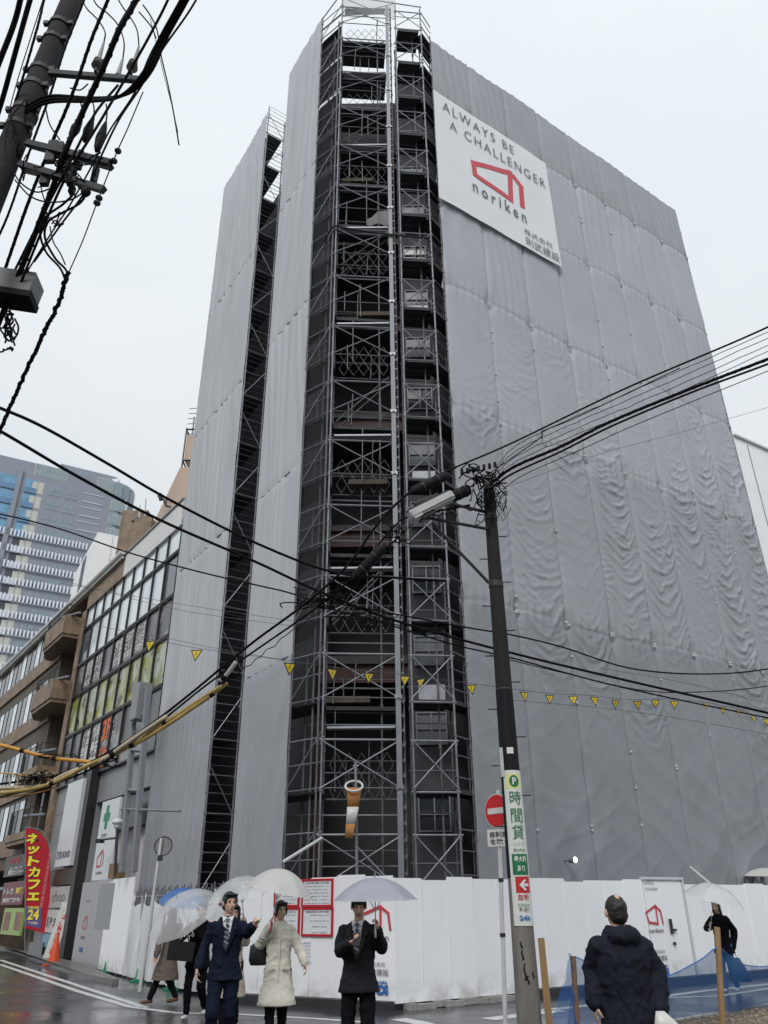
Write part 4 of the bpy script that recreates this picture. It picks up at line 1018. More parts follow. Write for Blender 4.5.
text('BONDS', hcv(0,.45), -dp_, (0,0,1), 1, M_inkb, hp, fit=(.5,.14), bold=.05)
text('ALWAYS BE', hcv(0,1.8), -dp_, (0,0,1), 1, M_inkg, hp, fit=(.5,.06), bold=0)
# draped fence: pipe barrier with translucent sheets
fa_, fb_ = P121+Vector((.15,-.1,0)), F0+Vector((-.05,.05,0)); dfe = (fb_-fa_).normalized(); nfe = Vector((dfe.y,-dfe.x,0)); Lf = (fb_-fa_).length
M_clear = sheet_mat('translucent_sheet', (.90,.92,.94), trl=.35, tr=.08, rough=.2, var=.06, scale=2, bump=.5, bscale=6, spec=.6)
pf = thing('barrier_fence', 'pipe fence with many thin uprights behind the hanging white plastic sheets', 'fence', (fa_+fb_)/2)
k = 0
while k*.16 < Lf:
    q = fa_+dfe*(k*.16); MB().bar((q.x,q.y,.05),(q.x,q.y,1.98+.05*((k*7)%3)),.02,n=6).build('upright', M_pipe, pf); k += 1
for z in (.35,1.0,1.85): MB().bar((fa_.x,fa_.y,z),(fb_.x,fb_.y,z),.024,n=6).build('rail', M_pipe, pf)
ns = 7
for i in range(ns):
    u0 = Lf*i/ns; u1 = Lf*(i+1)/ns; q_ = noise2(60+i)
    def fn(a, c):
        u = u0+(u1-u0)*a; top = 1.96-.36*abs(math.sin(a*math.pi))**.8
        if c == 1: pass
        z = .06+(top-.06)*c
        o = .06+.10*(1-c)*abs(math.sin(a*math.pi*2.0+i)) + .09*q_(a*5, c*1.4)+.05*math.sin(a*17+c*3+i)*(c**.6)
        p = fa_+dfe*u+nfe*o; return (p.x,p.y,z)
    sh = MB().grid(26, 24, fn).build('plastic_sheet', M_clear, None, smooth=True)
    tag(sh, ['translucent white plastic sheet draped on the pipe fence, %s from the white panels' % w_ for w_ in ('first','second','third','fourth','fifth','sixth','seventh')][i], 'plastic sheet', 'plastic sheets draped on the pipe fence')

# sign panels and column clutter in front of the glass building
sgb = thing('sign_board', 'tall white board with a green cross and red box mark standing above the hoarding', 'sign board', F(3,2))
a0_, z0_ = onp(91,875,F(0,0,.4),AF); a1_, z1_ = onp(118,800,F(0,0,.4),AF)
oo = .4; sl_, sr_ = onp(92,875,F(0,0,oo),AF)[0], onp(110,875,F(0,0,oo),AF)[0]; zt2 = onp(110,800,F(0,0,oo),AF)[1]; zb3 = onp(100,880,F(0,0,oo),AF)[1]
b = MB(); fbox(b, sr_, sl_, zb3, zt2, oo-.08, oo); b.build('board', M_sgnw, sgb)
M_gcross = mat('green_cross', (.01,.22,.10), .5, var=0); cm = (sl_+sr_)/2; wq = (sl_-sr_)
def cpx(x, y): return onp(x, y, F(0,0,oo), AF)
cs, cz = cpx(107,817); b = MB(); fbox(b, cs-.12, cs+.12, cz-.36, cz+.36, oo, oo+.012); fbox(b, cs-.3, cs-.12, cz-.12, cz+.12, oo, oo+.011); fbox(b, cs+.12, cs+.3, cz-.12, cz+.12, oo, oo+.011); b.build('cross', M_gcross, sgb)
cs2, cz2 = cpx(101,857)
logo_parts(([(-.34,cz2-.02),(.06,cz2+.20),(.06,cz2-.26),(-.28,cz2-.28)], [(.10,cz2+.2),(.26,cz2+.05),(.26,cz2-.25)]), 1, .05, M_red, sgb, lambda a, b_, o: F(cs2-a, b_, oo+.01+o))
text('安全第一', F(cs,cz-.55,oo), XF, (0,0,1), 1, M_inkg, sgb, fit=(.6,.12), bold=.02)
text('noriken', F(cs2,cz2-.45,oo), XF, (0,0,1), 1, M_inkg, sgb, fit=(.6,.12), bold=.01)
# grey steel frame column with hoarding stays (rising beside the windows)
col = thing('steel_frame', 'tall pale grey twin-post steel frame standing in front of the poster windows', 'steel frame', F(1.2,0,1))
def cx(x, y, o=1.0): s_, z_ = onp(x, y, F(0,0,o), AF); return F(s_, z_, o)
b = MB(); b.bar(cx(122,872), cx(136,686), .10, n=4); b.build('post', M_mast, col)
b = MB(); b.bar(cx(134,872), cx(148,688), .10, n=4); b.build('post', M_mast, col)
for y in (688,714,750,790): b = MB(); b.bar(cx(136-(y-686)*.075,y), cx(148-(y-688)*.075,y+1), .06, n=4); b.build('cross_rail', M_mast, col)
b = MB(); c_ = cx(141,702); b.box(c_,(.55,.4,1.1),ax=(df,nf,(0,0,1))); b.build('meter_box', M_gpanel, col)
b = MB(); b.bar(cx(121,809), cx(180,811), .035, n=6); b.build('arm', M_mast, col)
cam2 = thing('pole_camera', 'white dome camera on a dark pole above the white hoarding panel', 'camera', cx(113,876,.9))
b = MB(); b.bar(cx(115,876,.9), cx(117.5,825,.9), .045, n=8); b.build('pole', M_blackf, cam2)
b = MB(); c_ = cx(118,822,.9); b.ell(c_,(.17,.17,.10)); b.ell(c_+Vector((0,0,-.08)),(.11,.11,.12)); b.build('dome', M_sgnw, cam2)
b = MB(); b.bar(cx(116,838,.9), cx(98,840,.9), .035, n=6); b.box(cx(100,841,.9),(.25,.1,.12)); b.build('bracket', M_blackf, cam2)
ob = thing('utility_box', 'small brown box and cloth bundle on top of the white hoarding', 'box', cx(117,875,.5))
b = MB(); b.box(cx(117,871,.5),(.45,.35,.40),ax=(df,nf,(0,0,1))); b.build('case', mat('brown_box',(.20,.12,.05),.6,var=.3), ob)

# ---------------------------------------------------------------- cones
M_cg = mat('cone_green', (.01,.20,.08), .35, var=.1); M_co = mat('cone_orange', (.65,.08,.02), .35, var=.1); M_cw = mat('cone_white_band', (.7,.7,.7), .4, var=.05)
def cone(label, p, h, m, band=True, group=None):
    t = thing('traffic_cone', label, 'traffic cone', p, group=group); x, y = p[0], p[1]
    b = MB(); b.box((x,y,.02),(.38*h/.7,.38*h/.7,.04)); b.build('base', m, t)
    b = MB(); r = lambda z: .14*(h/.7)*(1-z/h)+.02
    b.bar((x,y,.04),(x,y,h),r(.04),r(h),n=18); b.build('body', m, t, smooth=False)
    if band:
        for (a, c) in ((.36,.48),(.66,.76)): b = MB(); b.bar((x,y,h*a),(x,y,h*c),r(h*a)+.004,r(h*c)+.004,n=18,caps=False); b.build('reflective_band', M_cw, t)
    return t
def hgt_of(p, ytop): 
    d = ray(0,0); return at((p[3] if len(p) > 3 else 0), ytop, p[1]).z
def coneat(label, x, y, ytop, m, **kw): p = gnd(x,y); cone(label, p, at(x,ytop,p.y).z, m, **kw)
coneat('green traffic cone with white bands in front of the white hoarding panel', 108.5, 972.5, 941, M_cg, group='green traffic cones')
coneat('green traffic cone beside the leaning white pole', 141, 981.5, 945, M_cg, group='green traffic cones')
coneat('green traffic cone half hidden behind the walking pair with the clear umbrella', 172, 990, 958, M_cg, group='green traffic cones')
coneat('tall plain red-orange cone at the foot of the leaning board', 53, 965, 932, M_co, band=False)
wj = gnd(121.5,972); t = thing('white_sack', 'small white sack standing against the draped sheets', 'sack', wj)
MB().loft([((wj.x,wj.y,.0),.11,.1),((wj.x,wj.y,.2),.13,.11),((wj.x,wj.y,.4),.11,.1),((wj.x+.02,wj.y,.46),.05,.05)],14).build('sack_body', M_hoard, t, smooth=True)
# leaning board
lb = thing('leaning_board', 'narrow white board with red lettering leaning beside the black post', 'board', gnd(48,961))
a = gnd(47,961.5); tp = at(68,902,a.y+.25); bt_ = at(48,960,a.y); wv_ = Vector((.36,.1,0))
b = MB(); b.slab([bt_-wv_*.5, bt_+wv_*.5, tp+wv_*.5, tp-wv_*.5], (0,1,0), .03); b.build('board_face', M_postw, lb)
vd = (tp-bt_).normalized(); text('営業中お気軽にどうぞ'[:8], (bt_+tp)/2+Vector((0,-.012,0)), vd, Vector((-vd.z,0,vd.x)).normalized(), 1, M_sred, lb, fit=((tp-bt_).length*.8,.2), bold=.04, off=.0)
# flag banner
M_fl = sheet_mat('flag_red', (.48,.015,.03), trl=.15, rough=.6, var=.05); M_flp = mat('flag_panel_purple', (.10,.07,.20), .6, var=.1)
fb = thing('flag_banner', 'tall red flag banner with yellow katakana and 24 on its foot, on the pavement', 'flag banner', gnd(37,958))
Yf = gnd(37,958).y; 
def fl(x, y, o=0): p = at(x,y,Yf); return Vector((p.x,p.y-o,p.z))
outl = [(25.5,828),(32,829),(39,832),(44.5,838),(48,846),(50,856),(50.3,870),(49.8,890),(48.8,915),(47,934),(24.5,928)]
b = MB(); b.slab([fl(*p) for p in outl], (0,1,0), .02); b.build('cloth', M_fl, fb)
b = MB(); b.bar(fl(25.5,827), fl(25,951), .02, n=6); b.tube(spline([fl(25.5,827),fl(40,830),fl(47,838),fl(50,850)],5),.015,5); b.build('pole', M_mast, fb)
b = MB(); pbx = gnd(37,958); b.box((pbx.x-.05,pbx.y,.28),(.5,.35,.44)); b.build('weight_base', M_gpanel, fb)
M_fy = mat('letter_yellow', (.80,.68,.05), .5, var=0)
ch = 'ネットカフェ'; ys = [838.5,850,861,872,884.5,896.5]; xs = [32.5,33.5,34,34.2,34,33.5]
for c_, x, y in zip(ch, xs, ys):
    w2 = (fl(40,y)-fl(27.5,y)).length; h2 = abs(fl(x,y-5).z-fl(x,y+5).z)*(.8 if c_ in 'ッェ' else 1)
    text(c_, fl(x,y,.008), (1,0,0), (0,0,1), 1, M_blackf, fb, fit=(w2*1.08,h2*1.14), bold=.08, off=.001)
    text(c_, fl(x,y,.014), (1,0,0), (0,0,1), 1, M_fy, fb, fit=(w2*.96,h2*1.0), bold=.045, off=.001)
b = MB(); b.slab([fl(25.5,906,.006),fl(42,907,.006),fl(41,929,.006),fl(25,925,.006)], (0,1,0), .004); b.build('foot_panel', M_flp, fb)
text('24', fl(33.5,914.5,.008), (1,0,0), (0,0,1), 1, M_fy, fb, fit=(.42,.34), bold=.03); text('時間営業', fl(33.5,907.5,.008), (1,0,0), (0,0,1), 1, M_fy, fb, fit=(.4,.09), bold=.02); text('年中無休', fl(33.5,923,.008), (1,0,0), (0,0,1), 1, M_postw, fb, fit=(.4,.1), bold=.02)
text('完\n全\n個\n室\n禁\n煙\n喫\n煙\n席', fl(45.8,880,.008), (1,0,0), (0,0,1), 1, mat('letter_pink',(.6,.25,.25),.5,var=0), fb, fit=(.13,1.9), bold=.0)
# white canopy roof at the far right and site floodlight, thin pole, flag of wind
cn = thing('canopy', 'small white tent-like canopy standing behind the hoarding at the right edge', 'canopy', at(765,885,22.3))
Yc = 22.3; b = MB(); pl = [at(744,876,Yc), at(750,871,Yc), at(760,868,Yc), at(800,868,Yc), at(800,877,Yc)]
b.slab(pl, (.2,.5,0), .9); b.build('canopy_roof', M_wpanel, cn)
b = MB(); 
for x in (746,754,762,770): b.bar(at(x,877,Yc+.2), (at(x,877,Yc+.2)).to_tuple()[:2]+(0,), .05, n=6)
b.build('canopy_posts', M_pipe, cn)
flt = thing('floodlight', 'small lit floodlight fixed low on the grey tarpaulin', 'floodlight', at(572.5,860,18.9))
Pq = Ep+nr*.3; s_, z_ = onp(572.5,860,Pq,AR); c_ = Pq+dr*s_; c_.z = z_
b = MB(); b.bar(c_-nr*.1, c_+nr*.08, .05, .07, n=14); b.bar(c_-nr*.3, c_-nr*.1, .02, n=6); b.build('lamp_housing', M_mast, flt)
b = MB(); b.bar(c_+nr*.081, c_+nr*.09, .06, n=14); b.build('lamp_lens', emit_mat('lamp_on',(1,.93,.75),3), flt)
# wind sock
wsx = thing('windsock', 'orange and white windsock hanging from a thin pole in front of the scaffold', 'windsock', at(355,875,16.0))
Yk = 16.1; b = MB(); b.bar(at(357,880,Yk), at(355.5,762,Yk), .028, n=8); b.bar(at(353,766,Yk),at(358,766,Yk),.02,n=6); b.build('pole', M_pipe, wsx)
M_wso = mat('sock_orange', (.42,.19,.05), .7, var=.25, scale=6, bump=.4); 
b = MB(); rc = at(354,786,Yk-.12); ring = [rc+Vector((.17*math.cos(a),.12*math.sin(a),.11*math.sin(a))) for a in [2*math.pi*k/20 for k in range(21)]]; b.tube(ring,.022,6); b.build('hoop', M_postw, wsx)
secs = [(354,788,.16),(353.8,797,.125),(353,807,.115),(352,815,.10),(350.5,824,.09),(349,838,.075)]
def seg(a, c, m): b = MB(); b.loft([(at(x,y,Yk-.12), r*(1.0+.02*(i%2)), r*.42) for i,(x,y,r) in enumerate(secs[a:c])],20); b.build('sock_segment', m, wsx, smooth=True)
seg(0,3,M_wso); seg(2,5,M_postw); seg(4,6,M_wso)
# ================================================================ utility poles, cables
M_polec = mat('pole_concrete', (.17,.16,.145), .75, var=.3, scale=6, bump=.4, stretch=(1,1,.25))
M_poled = mat('pole_sleeve_black', (.010,.010,.013), .65, spec=.2, var=.15)
M_cab = mat('cable_black', (.006,.006,.008), .75, var=0, spec=.15)
M_cabg = mat('cable_grey', (.10,.10,.11), .5, var=0)
M_yel = mat('sleeve_yellow', (.42,.30,.10), .45, var=.25, scale=4); M_cream = mat('sleeve_cream', (.46,.40,.29), .45, var=.2, scale=4); M_orange = mat('sleeve_orange', (.55,.26,.04), .45, var=.15)
M_lampw = mat('lamp_plastic', (.44,.45,.46), .35, var=.12, scale=5)
M_met = mat('dull_steel', (.035,.036,.04), .6, .3, var=.25, scale=6)
M_porc = mat('porcelain', (.36,.36,.35), .25, var=.1)
YP = 12.0
pp = thing('utility_pole', 'concrete utility pole with black sleeve in front of the tarpaulin', 'utility pole', (0,0,0))
b0 = at(528.5,1010,YP); pt = at(488,480,YP); pt2 = at(497.2,600,YP); px_, py_ = b0.x, YP
top = at(487.5,478,YP).z
base = Vector((b0.x,YP,0)); pp.location = base
lean = (pt-b0)/(pt.z-b0.z)
def pc(z): q = b0+lean*(z-b0.z); return Vector((q.x,q.y,z))
def pr_(z): return .165-.0085*z
z1 = at(520,878,YP).z; z2 = at(505,700,YP).z; z3 = at(492,600,YP).z; z4 = at(490,518,YP).z
adopt_fix = None
def polebar(za, zb, m, name, dr_=0.0, n=20):
    b = MB(); b.bar(pc(za), pc(zb), pr_(za)+dr_, pr_(zb)+dr_, n=n); return b.build(name, m, pp, smooth=False)
polebar(-.1, top, M_polec, 'pole_shaft', n=28)
M_polet = mat('pole_upper_weathered', (.022,.021,.021), .75, spec=.2, var=.3, scale=6, bump=.4, stretch=(1,1,.25))
polebar(at(503,690,YP).z+.01, top-.25, M_polet, 'upper_shaft', .003)
polebar(z1, at(503,690,YP).z, M_poled, 'black_sleeve', .006)
for y in (518,585): zb_q = at(490,y,YP).z; polebar(zb_q-.05, zb_q+.05, M_met, 'band', .012)
b = MB()
for k in range(13):      # step bolts
    z = 2.6+k*.42; s_ = 1 if k % 2 else -1
    if z > top-.6: break
    b2 = MB(); c = pc(z); b2.bar(c, c+Vector((s_*(pr_(z)+.14),-.02,0)), .010, n=6); b2.build('step_bolt', M_met, pp)
# wrapped advertisement on the pole
def wrap_at(zc, ang0, dr_=.014):
    def w_(a, b):
        z = zc+b; r = pr_(z)+dr_; t = ang0 + a/r; c = pc(z); return c + Vector((r*math.sin(t), -r*math.cos(t), 0))
    return w_
A0 = .20
def wrap_patch(za, zb, wd, m, name, dr_, a0=A0, par=None):
    n = 16; wv = wrap_at(0, a0, dr_); b = MB(); b.grid(n, 6, lambda a, c: wv((a-.5)*wd, za+(zb-za)*c)); return b.build(name, m, par or ad)
def zp(y): return at(515,y,YP-.14).z
ad = thing('pole_advertisement', 'white parking advertisement with green letters and red arrow round the utility pole', 'advertisement', pc(3))
M_adw = mat('ad_white', (.66,.68,.66), .35, var=.06); M_adg = mat('ad_green', (.01,.16,.06), .4, var=0); M_adr = mat('ad_red', (.5,.02,.03), .4, var=0); M_ady = mat('ad_yellow', (.66,.68,.28), .4, var=0)
wrap_patch(zp(926), zp(770), .34, M_adw, 'ad_sheet', .010)
wrap_patch(zp(788.5), zp(773.5), .24, M_ady, 'ad_yellow_field', .0115, A0-.1)
def wtext(s_, y, fit, m, bold=.02, a0=A0-.05, d_=.024): text(s_, (0,0,0), (1,0,0), (0,0,1), 1, m, ad, fit=fit, bold=bold, warp=wrap_at(zp(y), a0, d_))
n_ = 24; wv = wrap_at(zp(781), A0-.05, .0135); b = MB(); b.grid(n_, 6, lambda a, c: wv(.075*c*math.cos(2*math.pi*a), .085*c*math.sin(2*math.pi*a))); b.build('ad_disc', M_adg, ad)
wtext('P', 781, (.06,.10), M_adw, .03, d_=.024)
wtext('時', 797.5, (.18,.19), M_adg, .0); wtext('間', 815.5, (.18,.19), M_adg, .0); wtext('貸', 832, (.18,.19), M_adg, .0)
wtext('リパーク', 844, (.16,.05), M_adg, 0); wtext('最大料金', 850, (.18,.04), M_adg, .01)
wrap_patch(zp(875), zp(854), .25, M_adg, 'ad_green_field', .0125, A0-.02)
wtext('最大料', 859, (.18,.08), M_adw, .02); wtext('あり', 868.5, (.11,.08), M_adw, .02)
wrap_patch(zp(893), zp(876.5), .22, M_adr, 'ad_red_field', .0125, A0+.05)
wv = wrap_at(zp(885), A0+.05, .026); b = MB()
for tri_ in ([(-.065,0),(.015,.075),(0,.018)],[(0,.018),(.015,.075),(.04,.055)],[(-.065,0),(0,-.018),(.015,-.075)],[(0,-.018),(.04,-.055),(.015,-.075)],[(-.065,0),(0,.018),(0,-.018)],[(0,.018),(.04,.018),(.04,-.018),(0,-.018)],[(.04,.018),(.075,.018),(.075,-.018),(.04,-.018)]): b.add([wv(*q) for q in tri_],[tuple(range(len(tri_)))])
b.build('ad_arrow', M_adw, ad)
wtext('左折', 897, (.17,.075), M_adr, .02); wtext('名鉄協商', 905, (.18,.035), M_adg, .0); wtext('P-01', 909.5, (.14,.05), M_inkg, .01); wtext('24h', 918, (.16,.06), M_inkb, .03)
b = MB(); c = pc(zp(763)); b.box((c.x-.13,c.y-.06,c.z+.02),(.05,.10,.42)); b.build('meter_strip', M_lampw, pp)
b = MB(); c = pc(at(508,752,YP).z); wv = wrap_at(c.z,0,.012); b.grid(6,2,lambda a,q: wv((a-.5)*.1,(q-.5)*.09)); b.build('paper_label', M_adw, pp)
for (y, a, h) in ((972,-.2,.1),(980,.0,.05),(945,-.35,.04),(955,-.3,.06),(975,.5,.04)):     # dark tar marks
    wv = wrap_at(at(525,y,YP-.14).z, a, .003); b = MB(); b.grid(4,6,lambda q,c: wv((q-.5)*.03*(1-.4*c)+.01*math.sin(c*7),(c-.5)*h*2)); b.build('tar_mark', M_poled, pp)
# brackets and street lamp
def PA(x, y, Y=YP): return at(x, y, Y)
br_ = thing('street_lamp', 'long white fluorescent street lamp on twin brackets at the utility pole top', 'street lamp', PA(430,508))
b = MB(); b.bar(PA(488,529,11.9), PA(418,516,11.55), .028, n=8); b.bar(PA(486,512,11.9), PA(452,504,11.6), .028, n=8); b.bar(PA(489,583,11.9), PA(432,523,11.6), .026, n=8); b.build('bracket', M_met, br_)
l0, l1 = PA(410,517,11.35), PA(452,496,11.45); d_ = (l1-l0).normalized(); sd_ = d_.cross(Vector((0,0,1))).normalized(); u_ = sd_.cross(d_)
b = MB(); Ll = (l1-l0).length; cc_ = l0.lerp(l1,.5)
for (ln_, w_, h_, o_) in ((Ll,.20,.10,-.0),(Ll*.97,.235,.09,.0),(Ll*.985,.17,.155,-.0)): b.box(cc_+u_*o_,(ln_,w_,h_),ax=(d_,sd_,u_))
b.box(l0+d_*.10-u_*.02,(.16,.21,.15),ax=(d_,sd_,u_)); b.build('lamp_housing', M_lampw, br_)
b = MB(); b.box(l0.lerp(l1,.5)+u_*.10,(.95*(l1-l0).length,.12,.03),ax=(d_,sd_,u_)); b.box(l0.lerp(l1,.35)-u_*.11,(.25,.10,.05),ax=(d_,sd_,u_)); b.build('lamp_cap', M_met, br_)
CABG = None
def cable(label, pts, r, m=M_cab, n=8, group='overhead cables', name='overhead_cable', twist=0, wob=.0, par=None):
    P_ = spline([at(*p) for p in pts], n)
    if pts[-1][0] > 780: d_e = (P_[-1]-P_[-4]).normalized(); P_ += [P_[-1]+d_e*4, P_[-1]+d_e*9]       # carry on past the frame
    if pts[0][0] < -8 and pts[0][1] > 350: d_e = (P_[0]-P_[3]).normalized(); P_ = [P_[0]+d_e*8, P_[0]+d_e*4]+P_
    if wob:
        for i in range(1, len(P_)-1): P_[i] = P_[i]+Vector((random.uniform(-wob,wob),random.uniform(-wob,wob),random.uniform(-wob,wob)))
    b = MB()
    if twist:
        b.tube(P_, r, 6)
        hx = []; L_ = 0; 
        for i, p in enumerate(P_):
            d = (P_[min(i+1,len(P_)-1)]-P_[max(i-1,0)]).normalized(); x, y = b.frame(d)
            hx.append(p)
        # finer helix
        fine = spline(P_, 5); h2 = []
        for i, p in enumerate(fine):
            d = (fine[min(i+1,len(fine)-1)]-fine[max(i-1,0)]).normalized(); x, y = b.frame(d)
            if i: L_ += (p-fine[i-1]).length
            a = L_/twist*2*math.pi; h2.append(p+x*(r*.85*math.cos(a))+y*(r*.85*math.sin(a)))
        b.tube(h2, r*.42, 5)
    else: b.tube(P_, r, 6)
    o = b.build(name, m, par, smooth=True)
    if par is None: tag(o, label, 'cable', group)
    return o
# bundle from the pole top to the upper right
cable('uppermost black cable from the pole head up to the right edge', [(440,475,11.6),(456,467,11.6),(512,443,11.4),(622,390,10.6),(739,340,9.8),(800,312,9.3)], .016)
def fan(k): 
    o = k*1.0
    return [(486,486+o*1.5,12),(512,449+o*5,11.6),(568,420+o*6,11.1),(640,388+o*7,10.5),(768,332+o*6.5,9.7),(830,305+o*6,9.3)]
for k in range(4):
    cable('thin black wire, %s in the fan below the uppermost right cable' % ('first','second','third','fourth')[k], fan(k), .006, wob=.008)
cable('thick twisted black cable bundle from the pole to the right edge', [(484,490,12.1),(512,468,11.7),(562,446,11.3),(612,421,10.9),(690,389,10.4),(768,359,9.9),(840,330,9.5)], .026, twist=.22)
cable('thick plain black cable just under the twisted bundle', [(484,494,12.0),(512,474,11.6),(560,452,11.2),(612,426,10.8),(690,393,10.3),(768,364,9.8),(840,336,9.4)], .018)
cable('thin black cable beneath the thick bundle on the right', [(492,500,12.0),(520,477,11.7),(580,450,11.2),(640,423,10.8),(768,371,9.9),(840,342,9.5)], .007)
cable('single hair-thin wire crossing the right tarpaulin', [(498,490,12.0),(600,454,13.5),(700,427,15),(800,398,16.5)], .005, m=M_cabg)
cable('black cable from the pole to a bundle tie on the upper right', [(470,487,11.8),(500,466,11.7),(540,438,11.4),(543,431,11.4),(575,418,11.1),(680,368,10.2)], .009)
# cable running down left from the head
A_ = [(456,467,11.6),(440,475,11.6),(413,490,11.5),(390,510,11.5),(373,530,11.6),(346,567,11.9),(306,603,12.2),(256,640,12.7),(225,665,13),(190,694,13.4),(150,725,13.8),(104,755,14.1),(62,774,14.6),(0,784,15),(-20,785,15.1)]
cable('thick black cable curving from the pole head down to the yellow sleeves', A_, .022)
cable('second black cable hanging below the thick one left of the pole', [(470,505,11.7),(409,517,11.6),(396,525,11.6),(383,539,11.7),(356,573,11.9),(323,603,12.3),(256,650,12.8),(230,668,13),(200,690,13.3),(150,730,13.8),(104,762,14.1),(62,781,14.6),(0,797,15),(-20,799,15.1)], .018)
cable('loosely tied black cable with knots left of the street lamp', [(455,512,11.7),(420,520,11.6),(404,532,11.6),(385,552,11.8),(350,592,12),(300,625,12.4),(250,664,12.9),(215,690,13.3)], .008, wob=.02)
def closure(label, a, c, r, m=M_poled):
    p, q = at(*a), at(*c); t = thing('cable_closure', label, 'cable closure', p); b = MB(); d = (q-p)
    secs = [(p,.02),(p+d*.06,r*.7),(p+d*.12,r),(p+d*.88,r),(p+d*.94,r*.7),(q,.02)]; x, y = b.frame(d)
    b.loft([(c_, rr, rr, x, y) for c_, rr in secs], 14); b.build('closure_body', m, t, smooth=True)
    b = MB(); b.bar(p+d*.3,p+d*.34,r*1.08,n=14); b.bar(p+d*.68,p+d*.72,r*1.08,n=14); b.build('clamp', M_met, t)
closure('black cable closure hanging above the street lamp', (410,493,11.4), (449,474,11.5), .085)
closure('short black closure between street lamp and pole', (452,497,11.7), (470,489,11.8), .10)
closure('black cable closure hanging on the curved cables in front of the scaffold', (353,580,11.9), (385,545,11.7), .085)
closure('dull grey closure box behind the lamp', (414,506,11.9), (440,496,11.9), .07, M_met)
# tangle at the pole head
tg = thing('cable_tangle', 'tangle of thin black wires tied round the top of the utility pole', 'cable tangle', PA(488,500)); tg['group'] = 'overhead cables'
r = random.Random(12)
def loop_cluster(parent, cx0, cy0, sx, sy, Y, n, rr, seed, name='wire_loop'):
    r = random.Random(seed)
    for k in range(n):
        x, y = cx0+r.uniform(-sx,sx)*.6, cy0+r.uniform(-sy,sy)*.6; P_ = []
        for j in range(5): P_.append(at(x, y, Y+r.uniform(-.15,.15))); x += r.uniform(-sx,sx)*.55; y += r.uniform(-sy,sy)*.55
        MB().tube(spline(P_,5), rr, 5).build(name, M_cab, parent, smooth=True)
loop_cluster(tg, 488, 500, 12, 22, 11.8, 26, .009, 3)
loop_cluster(tg, 480, 474, 16, 10, 11.7, 16, .012, 5)
loop_cluster(tg, 500, 505, 12, 18, 11.9, 7, .005, 6)
loop_cluster(tg, 425, 516, 14, 7, 11.6, 8, .007, 8)
b = MB()
for k in range(7): q = at(462+k*5.5, 472-k*1.2, 11.65); b.box(q,(.05,.05,.09))
b.build('terminal_block', M_poled, tg, kind='stuff')
tg2 = thing('cable_tangle', 'long knotted tangle of wires strung below head height of the windows across the scaffold', 'cable tangle', at(330,605,12.3)); tg2['group'] = 'overhead cables'
tg2['label'] = 'knotted wires strung across the open scaffold left of the pole'
loop_cluster(tg2, 320, 600, 22, 10, 12.3, 16, .011, 9); loop_cluster(tg2, 365, 618, 26, 9, 12.2, 12, .010, 10); loop_cluster(tg2, 395, 540, 9, 14, 11.8, 14, .010, 14); loop_cluster(tg2, 440, 632, 26, 6, 12.4, 8, .008, 19)
# cables from the left edge to the right, low
cable('black cable from the left edge sagging to the scaffold, upper of the pair', [(-60,385,7.6),(0,408,8.2),(45,428,8.8),(110,465,9.7),(170,500,10.6),(256,543,11.6),(333,572,12.3),(400,578,12.6),(446,581,12.9)], .022)
cable('black cable from the left edge sagging to the scaffold, lower of the pair', [(-60,400,7.8),(0,431,8.3),(75,475,9.3),(160,520,10.4),(256,562,11.6),(323,593,12.2),(403,623,12.6),(512,653,13.2),(629,681,13.6),(768,713,14.2),(860,736,14.6)], .022)
cable('thin black cable along the left buildings ending at the tangle', [(-40,508,13),(0,514,13),(60,529,13),(130,553,12.8),(200,572,12.6),(256,585,12.5),(290,593,12.4),(330,607,12.3)], .014)
cable('black cable looping low across the right tarpaulin', [(330,602,12.3),(400,615,12.5),(470,628,12.8),(512,635,13),(562,647,13.2),(629,668,13.6),(700,674,14),(768,669,14.4),(860,650,14.8)], .014)
cable('twisted black cable crossing the scaffold and right tarpaulin', [(320,606,12.3),(400,628,12.6),(455,645,12.9),(512,658,13.2),(600,682,13.6),(680,700,14),(768,718,14.4),(860,738,14.8)], .013, twist=.3)
cable('lowest black cable crossing behind the pole on the right', [(490,655,13.2),(560,672,13.5),(640,690,13.8),(700,692,14),(768,686,14.3),(860,668,14.6)], .009)
for k, (pts, lb) in enumerate([([(-30,560,14),(80,585,14),(180,610,14),(300,627,13.5)],'upper thin wire between the left buildings and the scaffold'),
    ([(60,583,14),(180,604,14),(300,622,13.6)],'middle thin wire between the left buildings and the scaffold'),
    ([(60,620,14),(150,635,14),(225,650,13.6),(310,664,13.4)],'lower thin wire between the left buildings and the scaffold'),
    ([(512,700,14),(620,710,14.2),(700,722,14.4),(800,740,14.6)],'thin wire just below the warning pennants on the right'),
    ([(600,668,14),(690,684,14.2),(800,712,14.6)],'thin wire above the warning pennants on the right')]):
    cable(lb, pts, .0045, m=M_cabg)
